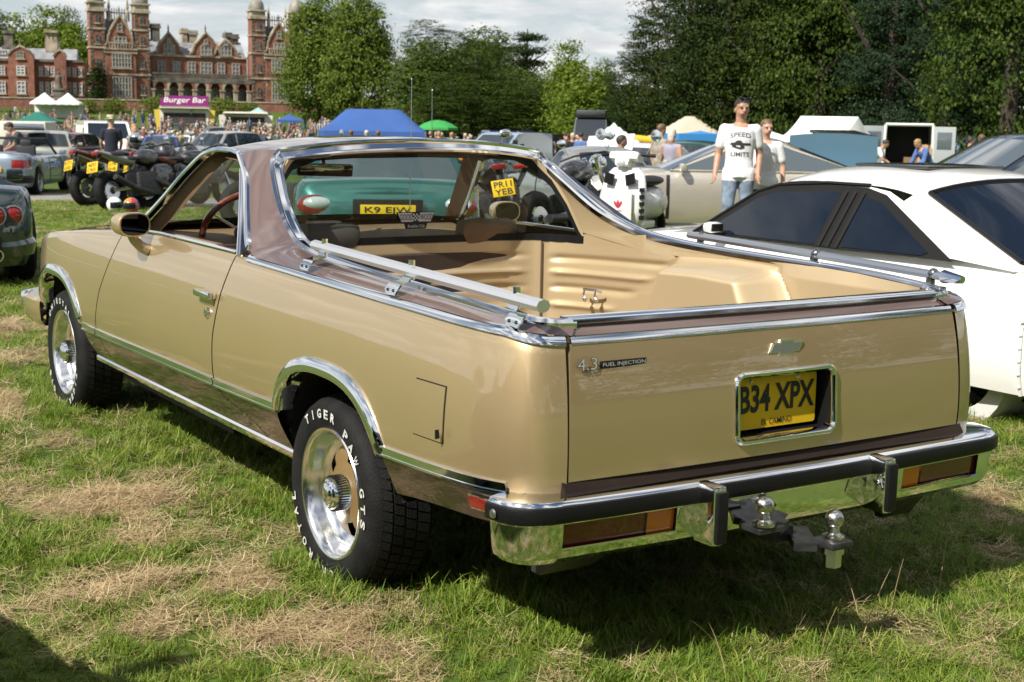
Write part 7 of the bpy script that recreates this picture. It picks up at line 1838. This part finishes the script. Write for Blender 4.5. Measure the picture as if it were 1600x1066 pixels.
# figures farther off
sh_, _, SP, SM, shh = person(at(36, -285), VH + R(200), 'man in navy T-shirt and straw boater seen from behind by the motorcycles', 1.80, NAVYC, KHAKI, SKIN, HAIRW, .02, .60, pose=dict(ell=(-.14, -.02, .64), hal=(-.12, -.06, .50), elr=(.14, -.02, .64), har=(.12, -.07, .50)))
mb = MB(); mb.lathe([(.155, 0), (.16, .012), (.098, .016), (.095, .10), (.085, .112), (0, .114)], (0, 0, 0), 'Z', 24); mb.xf(Matrix.Translation(SP(0, .005, .038)) @ SM.to_4x4()); ht = mb.build('straw_boater', STRAWH, sh_, 40, local=True)
mb = MB(); mb.lathe([(.099, .02), (.099, .048)], (0, 0, 0), 'Z', 24); mb.xf(Matrix.Translation(SP(0, .005, .038)) @ SM.to_4x4()); mb.build('hat_band', BLKC, ht, 40, local=True)
bend = dict(wst=(0, -.03, .60), chs=(0, -.10, .70), nck=(0, -.155, .775), hed=(0, -.205, .835), shl=(-.108, -.13, .755), shr=(.108, -.13, .755), ell=(-.13, -.19, .60), elr=(.13, -.19, .60), hal=(-.07, -.27, .55), har=(.07, -.27, .55), face=(0, -1, -.6))
person(at(37, -269), VH + R(60), 'woman with long fair hair in a dark vest top beside the straw hat man', 1.64, BLKC, JEAN, SKINL, HAIRF, .02, 0.0, haircut='long', female=True, pose=dict(face=(-.3, -1, -.3), elr=(.13, -.03, .65), har=(.08, -.13, .66)))
person(at(34, -345), VH + R(-60), 'man in charcoal polo shirt leaning over at the left edge', 1.76, GREYC, JEAN, SKIN, HAIRD, .02, .6, pose=bend)
person(at(40, 251), VH + R(70), 'man in white T-shirt bending by the open van', 1.76, CW, JEAN, SKIN, HAIRD, .02, .6, pose=bend)
person(at(36, 292), VH + R(-70), 'man in blue shirt and pale cap bending by the truck cab', 1.76, BLUEC, BLKC, SKIN, HAIRF, .02, 1.5, pose=bend)
person(at(38, 320), VH + R(100), 'dark-haired man in white shirt half hidden by the blue-grey saloon', 1.70, CW, JEAN, SKIN, HAIRD, .025, .6)
person(at(40, 328), VH + R(190), 'short-haired man whose head shows above the blue-grey saloon', 1.80, GREYC, JEAN, SKIN, HAIRB, .025, .6)
person(at(27, 110), VH + R(150), 'white-haired woman in lilac vest top by the open bonnet', 1.62, LILAC, JEAN, SKIN, HAIRW, .02, 0.0, female=True, haircut='long', pose=dict(elr=(.14, -.04, .64), har=(.09, -.13, .63)))
person(at(28.5, 102), VH + R(120), 'man in checked shirt looking under the open white bonnet', 1.74, CHECK, KHAKI, SKIN, HAIRB, .02, .6)
person(at(52, 40), VH + R(30), 'man in dark top and pale sun hat beyond the motorcycle', 1.74, BLKC, KHAKI, SKIN, HAIRW, .03, .6)
person(at(50, 46), VH + R(150), 'man in bright blue shirt beyond the motorcycle', 1.76, BLUEC, KHAKI, SKIN, HAIRD, .03, .6)
person(at(56, 20), VH + R(90), 'person in white standing beyond the pickup roof', 1.66, CW, BLKC, SKINL, HAIRF, .03, .6)
person(at(48, -45), VH + R(170), 'woman in pink hat right of the green parasol', 1.66, cloth('pink_cloth', (.42, .10, .12)), BLKC, SKINL, HAIRF, .03, .6)
person(at(50, -54), VH + R(10), 'man in green top beside the green parasol', 1.76, cloth('green_cloth', (.03, .16, .06)), JEAN, SKIN, HAIRD, .03, .6)
for d, b, lb, hm in ((46, -116, 'leftmost of three heads before the blue gazebo', HAIRB), (46.5, -105, 'middle of three heads before the blue gazebo', HAIRW), (46, -97, 'rightmost of three heads before the blue gazebo', HAIRB)):
    person(at(d, b), VH + R(180), lb, 1.66, GREYC, JEAN, SKIN, hm, .03, .6)
person(at(24.5, 72), VH + R(100), 'seated man in black beside the scooter', 1.7, BLKC, BLKC, SKIN, HAIRD, .02, 1.5, pose=dict(bend, pel=(0, .05, .40), hil=(-.05, .05, .40), hir=(.05, .05, .40), wst=(0, .04, .48), chs=(0, .0, .60), nck=(0, -.02, .70), hed=(0, -.04, .785), shl=(-.108, 0, .67), shr=(.108, 0, .67), ell=(-.13, -.06, .52), elr=(.13, -.06, .52), hal=(-.08, -.17, .48), har=(.08, -.17, .48), knl=(-.06, -.20, .40), knr=(.06, -.20, .40), anl=(-.06, -.22, .05), anr=(.06, -.22, .05), face=(0, -1, 0)))
# the crowd before the hall: a mass of tiny figures
rg = random.Random(21)
CC = [cloth('crowd_%d' % i, c) for i, c in enumerate(((.45, .45, .45), (.04, .055, .10), (.025, .025, .03), (.07, .11, .24), (.18, .05, .055), (.12, .13, .14), (.30, .25, .19), (.07, .10, .08), (.26, .19, .20), (.34, .31, .16)))]
MT = CC + [SKIN, HAIRD, HAIRW]
mb = MB()
def mini(mb, p, H, rz, mi_s, mi_l, mi_h):
    s0 = len(mb.v); h = H
    for sx in (-1, 1):
        mb.tube([(sx * .05 * h, rg.uniform(-.04, .04) * h, 0), (sx * .05 * h, 0, .5 * h)], [.035 * h, .055 * h], 6, mi=mi_l)
        mb.tube([(sx * .11 * h, 0, .80 * h), (sx * .14 * h, -.02 * h, .62 * h), (sx * .12 * h, -.06 * h, .48 * h)], [.035 * h, .03 * h, .022 * h], 5, mi=mi_s if rg.random() < .4 else 10)
    mb.tube([(0, 0, .48 * h), (0, 0, .62 * h), (0, 0, .76 * h), (0, 0, .85 * h)], [.085 * h, .08 * h, .11 * h, .045 * h], 8, mi=mi_s, squash=(1, .65))
    mb.ball((0, -.01 * h, .925 * h), (.045 * h, .052 * h, .062 * h), 8, 6, mi=10); mb.ball((0, .008 * h, .945 * h), (.047 * h, .052 * h, .05 * h), 8, 5, mi=mi_h)
    mb.xf(Matrix.Translation(p) @ Euler((0, 0, rz)).to_matrix().to_4x4(), s0)
for k in range(460):
    u = rg.random()
    if u < .72: d = rg.uniform(100, 168); b = rg.uniform(-365, -130)
    elif u < .88: d = rg.uniform(66, 100); b = rg.uniform(-300, -150)
    else: d = rg.uniform(60, 92); b = rg.uniform(-62, 75)
    mini(mb, at(d, b), rg.uniform(1.55, 1.85), rg.uniform(0, 6.28), rg.randrange(10), rg.choice((1, 2, 5, 3, 6)), rg.choice((11, 11, 12, 11)))
tag(mb.build('crowd', MT, smooth=50), 'crowd of visitors between the parked cars and the hall', 'crowd', kind='stuff')
for i, (d, b, ci, lb) in enumerate(((182, -302, 0, 'person in white walking on the lawn right of the white gazebos'), (180, -268, 6, 'person in beige on the lawn below the hall tower'), (182, -262, 5, 'person in grey on the lawn below the hall tower'), (180, -345, 4, 'person in red on the lawn left of the white gazebos'), (182, -352, 0, 'person in white on the lawn at the left edge'))):
    o = thing('person', at(d, b), rg.uniform(0, 6), lb, 'person', 'people on the hall lawn'); mb = MB(); mini(mb, Vector((0, 0, 0)), 1.75, 0, ci, 1, 11); mb.build('body', MT, o, 50, local=True)

# ================================================================== TENTS AND STALLS
def canvas(name, c): return pmat(name, c, .75, var=.06, vscale=1.2, bump=.3, bscale=2.5, trans=0)
CNW = canvas('white_canvas', (.74, .74, .72)); CNB = canvas('blue_canvas', (.028, .085, .27)); CNG = canvas('green_canvas', (.01, .13, .10)); CNT = canvas('beige_canvas', (.50, .44, .34)); CNT2 = canvas('teal_canvas', (.25, .42, .40))
def gazebo(d, b, rz, label, mat, w=3.0, l=3.0, eave=2.1, peak=3.0, ridge=0.0, val=.22, side=None):
    o = thing('gazebo', at(d, b), rz, label, 'gazebo', 'gazebos and stalls')
    for sx in (-1, 1):
        for sy in (-1, 1):
            mb = MB(); mb.tube([(sx * w / 2, sy * l / 2, 0), (sx * w / 2, sy * l / 2, eave)], .022, 6); mb.build('leg', STEEL, o, 40, local=True)
    mb = MB(); n = 8; rows = []
    def rp(u, v):   # u,v in -1..1 over the plan
        e = max(abs(v), max(0, (abs(u) * w / 2 - ridge / 2) / (w / 2 - ridge / 2)))
        return Vector((u * w / 2, v * l / 2, eave + (peak - eave) * (1 - e) - .10 * (1 - e) * e * 2.2))
    mb.grid([[rp(-1 + 2 * i / 16, -1 + 2 * j / 16) for i in range(17)] for j in range(17)])
    r_ = mb.build('canopy', mat, o, 60, local=True)
    mb = MB(); per = [(-1 + 2 * i / 16, -1) for i in range(17)] + [(1, -1 + 2 * i / 16) for i in range(1, 17)] + [(1 - 2 * i / 16, 1) for i in range(1, 17)] + [(-1, 1 - 2 * i / 16) for i in range(1, 17)]
    mb.grid([[Vector((u * w / 2 * 1.003, v * l / 2 * 1.003, eave)) for u, v in per], [Vector((u * w / 2 * 1.006, v * l / 2 * 1.006, eave - val + .03 * math.sin(i * 1.4))) for i, (u, v) in enumerate(per)]]); mb.build('valance', mat, r_, 60, local=True)
    if side:
        mb = MB(); mb.grid([[(-w / 2 + w * i / 8, l / 2 - .02 + .04 * math.sin(i * 2.), z) for i in range(9)] for z in (.05, 1.0, eave)]); mb.build('side_wall', side, o, 60, local=True)
    return o
gazebo(182, -331, VH + R(8), 'left of two pointed white gazebos on the hall lawn', CNW, 3.2, 3.2, 2.0, 3.3, side=CNW)
gazebo(182, -314.5, VH + R(8), 'right of two pointed white gazebos on the hall lawn', CNW, 3.2, 3.2, 2.0, 3.3, side=CNW)
gazebo(115, -336, VH + R(4), 'green gazebo left of the white van', CNG, 3.2, 3.0, 2.0, 2.75, ridge=.4)
gazebo(64, -100, VH + R(3), 'large royal blue gazebo beyond the pickup roof', CNB, 4.7, 3.4, 1.75, 2.72, ridge=2.5, val=.28)
gazebo(140, -159, VH + R(10), 'small blue gazebo before the lime trees', CNB, 2.6, 2.6, 1.9, 2.5)
gazebo(158, -181, VH, 'small pale teal gazebo before the hall arcade', CNT2, 2.4, 2.4, 2.0, 2.7)
gazebo(56, 69, VH + R(20), 'low white pointed tent behind the open bonnet', CNW, 2.9, 2.6, 1.0, 2.2, side=CNW)
gazebo(82, 122, VH + R(12), 'beige tent with peaked roof behind the red car', CNT, 4.4, 4.0, 1.7, 3.0, ridge=.6, side=CNW)
gazebo(58, 130, VH + R(10), 'blue fringed stall canopy below the beige tent', pmat('bright_blue_canvas', (.03, .20, .48), .7), 2.7, 2.0, 1.85, 1.98, val=.35)
gazebo(54, 220, VH + R(-38), 'white gabled gazebo behind the raised blue bonnet', CNW, 2.7, 2.9, 1.75, 2.55, ridge=2.65, val=.28)
gazebo(50, 180, VH + R(5), 'low white stall awning behind the boy', CNW, 3.0, 2.2, 1.55, 1.9)
o = thing('parasol', at(75, -55), 0, 'green parasol right of the large blue gazebo', 'parasol'); mb = MB(); mb.tube([(0, 0, 0), (0, 0, 2.3)], .03, 6); mb.build('pole', STEEL, o, 40, local=True)
mb = MB(); mb.lathe([(0, 2.42), (.4, 2.36), (.8, 2.22), (1.1, 2.02), (1.12, 1.90)], (0, 0, 0), 'Z', 8); mb.build('canopy', pmat('green_nylon', (.03, .28, .06), .6), o, 20, local=True)
o = thing('flag_pole', at(70, -59), 0, 'thin tall pole left of the green parasol', 'pole'); mb = MB(); mb.tube([(0, 0, 0), (0, 0, 3.8)], [.03, .015], 6); mb.ball((0, 0, 3.8), .05, 8, 6); mb.build('pole', STEEL, o, 40, local=True)
o = thing('fair_stall', at(60, 86), VH, 'red and yellow inflatable stall left of the beige tent', 'stall')
mb = MB(); mb.bbox((0, 0, .7), (3.4, 1.4, 1.4), .2); mb.build('base', pmat('red_vinyl', (.45, .03, .03), .5), o, 40, local=True)
mb = MB(); mb.tube([(-1.9, -.4, 1.35), (-.6, -.5, 1.62), (.7, -.5, 1.5), (2.0, -.4, 1.72)], .20, 10); mb.build('roof_tube', pmat('yellow_vinyl', (.60, .38, .02), .5), o, 40, local=True)
# burger trailers
def trailer(d, b, rz, label, sign, W=5.2, H=2.5):
    o = thing('food_trailer', at(d, b), rz, label, 'food trailer', 'food trailers before the hall')
    cream = pmat('cream_panel', (.58, .55, .47), .5, var=.05, vscale=2)
    mb = MB(); mb.box((0, 1.0, H * .5 + .3), (W, 2.0, H)); mb.build('body', cream, o, 0, local=True)
    mb = MB(); mb.box((0, -.02, H * .52 + .2), (W * .86, .06, H * .46)); mb.build('serving_hatch', pmat('hatch_dark', (.035, .03, .03), .8, var=.5, vscale=3), o, 0, local=True)
    mb = MB(); mb.box((0, -.25, .92), (W * .88, .5, .06)); mb.build('counter', STEEL, o, 0, local=True)
    mb = MB(); mb.box((0, -.35, H * .92 + .22), (W, .8, .05), rot=(R(-12), 0, 0)); mb.build('awning', cream, o, 0, local=True)
    for s in (-1, 1):
        mb = MB(); mb.box((s * W * .54, .2, H * .5 + .1), (.12 * W, .3, H * .85), rot=(0, R(s * 6), 0)); mb.build('side_flap', pmat('yellow_flap', (.55, .40, .05), .5) if sign else cream, o, 0, local=True)
    if sign:
        mb = MB(); mb.prism([(-W * .49, 0), (W * .49, 0), (W * .49, 1.05), (-W * .34, 1.05), (-W * .42, .8), (-W * .49, .75)], -.15, .05); mb.xf(Matrix.Translation((0, 0, H + .32))); sb = mb.build('sign_board', pmat('purple_sign', (.20, .012, .14), .45), o, 0, local=True)
        mb = MB(); vs, fs = text_mesh('Burger Bar', 1, 0, .01); x0, x1 = min(v.x for v in vs), max(v.x for v in vs); y0, y1 = min(v.y for v in vs), max(v.y for v in vs)
        mb.add([(((v.x - x0) / (x1 - x0) - .5) * W * .84 + (v.y - y0) * .16, -.17, H + .32 + .18 + (v.y - y0) / (y1 - y0) * .72) for v in vs], fs); tag(mb.build('sign_lettering', WHITE, sb, 0, local=True), kind='stuff')
        mb = MB(); mb.ball((.75, -.2, H - .02), (.22, .05, .2), 10, 8); mb.ball((.75, -.2, H - .38), (.16, .05, .17), 10, 8); mb.build('painted_motif', pmat('motif_grey', (.35, .35, .42), .6), sb, 40, local=True)
    return o
trailer(152, -233, VH + R(3), 'burger trailer with purple sign lettered Burger Bar', True)
trailer(156, -190, VH + R(2), 'plain cream food trailer right of the burger trailer', False, 4.8, 1.9)
o = thing('market_trailer', at(80, -352), VH, 'low white trailer roof at the left edge below the green gazebo', 'trailer'); mb = MB(); mb.bbox((0, 0, 1.2), (4, 2, 1.6), .1); mb.build('body', cream_ := pmat('cream_panel', (.58, .55, .47), .5), o, 40, local=True)
# a car standing just outside the view on the left; its shadow reaches into the corner
car('saloon_car', (-3.34, -.05, 0), 0, 'dark saloon just outside the left of the view, casting the corner shadow', 'car', GREYB, L=3.9, W=1.72, H=1.40, rwt=-.9, rwb=-1.5)
# unseen trees added to shape the paint reflections, the tall row darkening the tailgate
for i, (k, x, y, h, w) in enumerate((('dark', -30, -34, 1.9, 1.5), ('oliv', -18, -34, 2.0, 1.6), ('dark', -6, -32, 2.0, 1.6), ('oliv', 5, -30, 1.9, 1.5), ('dark', 16, -29, 2.0, 1.6), ('oliv', 27, -27, 1.9, 1.5), ('dark', 38, -24, 1.9, 1.5), ('mid', -64, -12, .9, 1.2), ('oliv', -66, 8, .85, 1.2), ('dark', -68, 28, .8, 1.2), ('yng', -62, 48, .7, 1.2))):
    o = thing('reflection_tree', (x, y, 0), i * 1.3, 'unseen tree added for the paint reflections, %s in the row, outside the view' % ('first', 'second', 'third', 'fourth', 'fifth', 'sixth', 'seventh', 'eighth', 'ninth', 'tenth', 'eleventh')[i], 'tree', 'unseen trees added for reflections')
    for nm, me in (('trunk', TR[k]), ('crown', CR[k])):
        c = link(nm, me, o); c.scale = (w, w, h * .6)
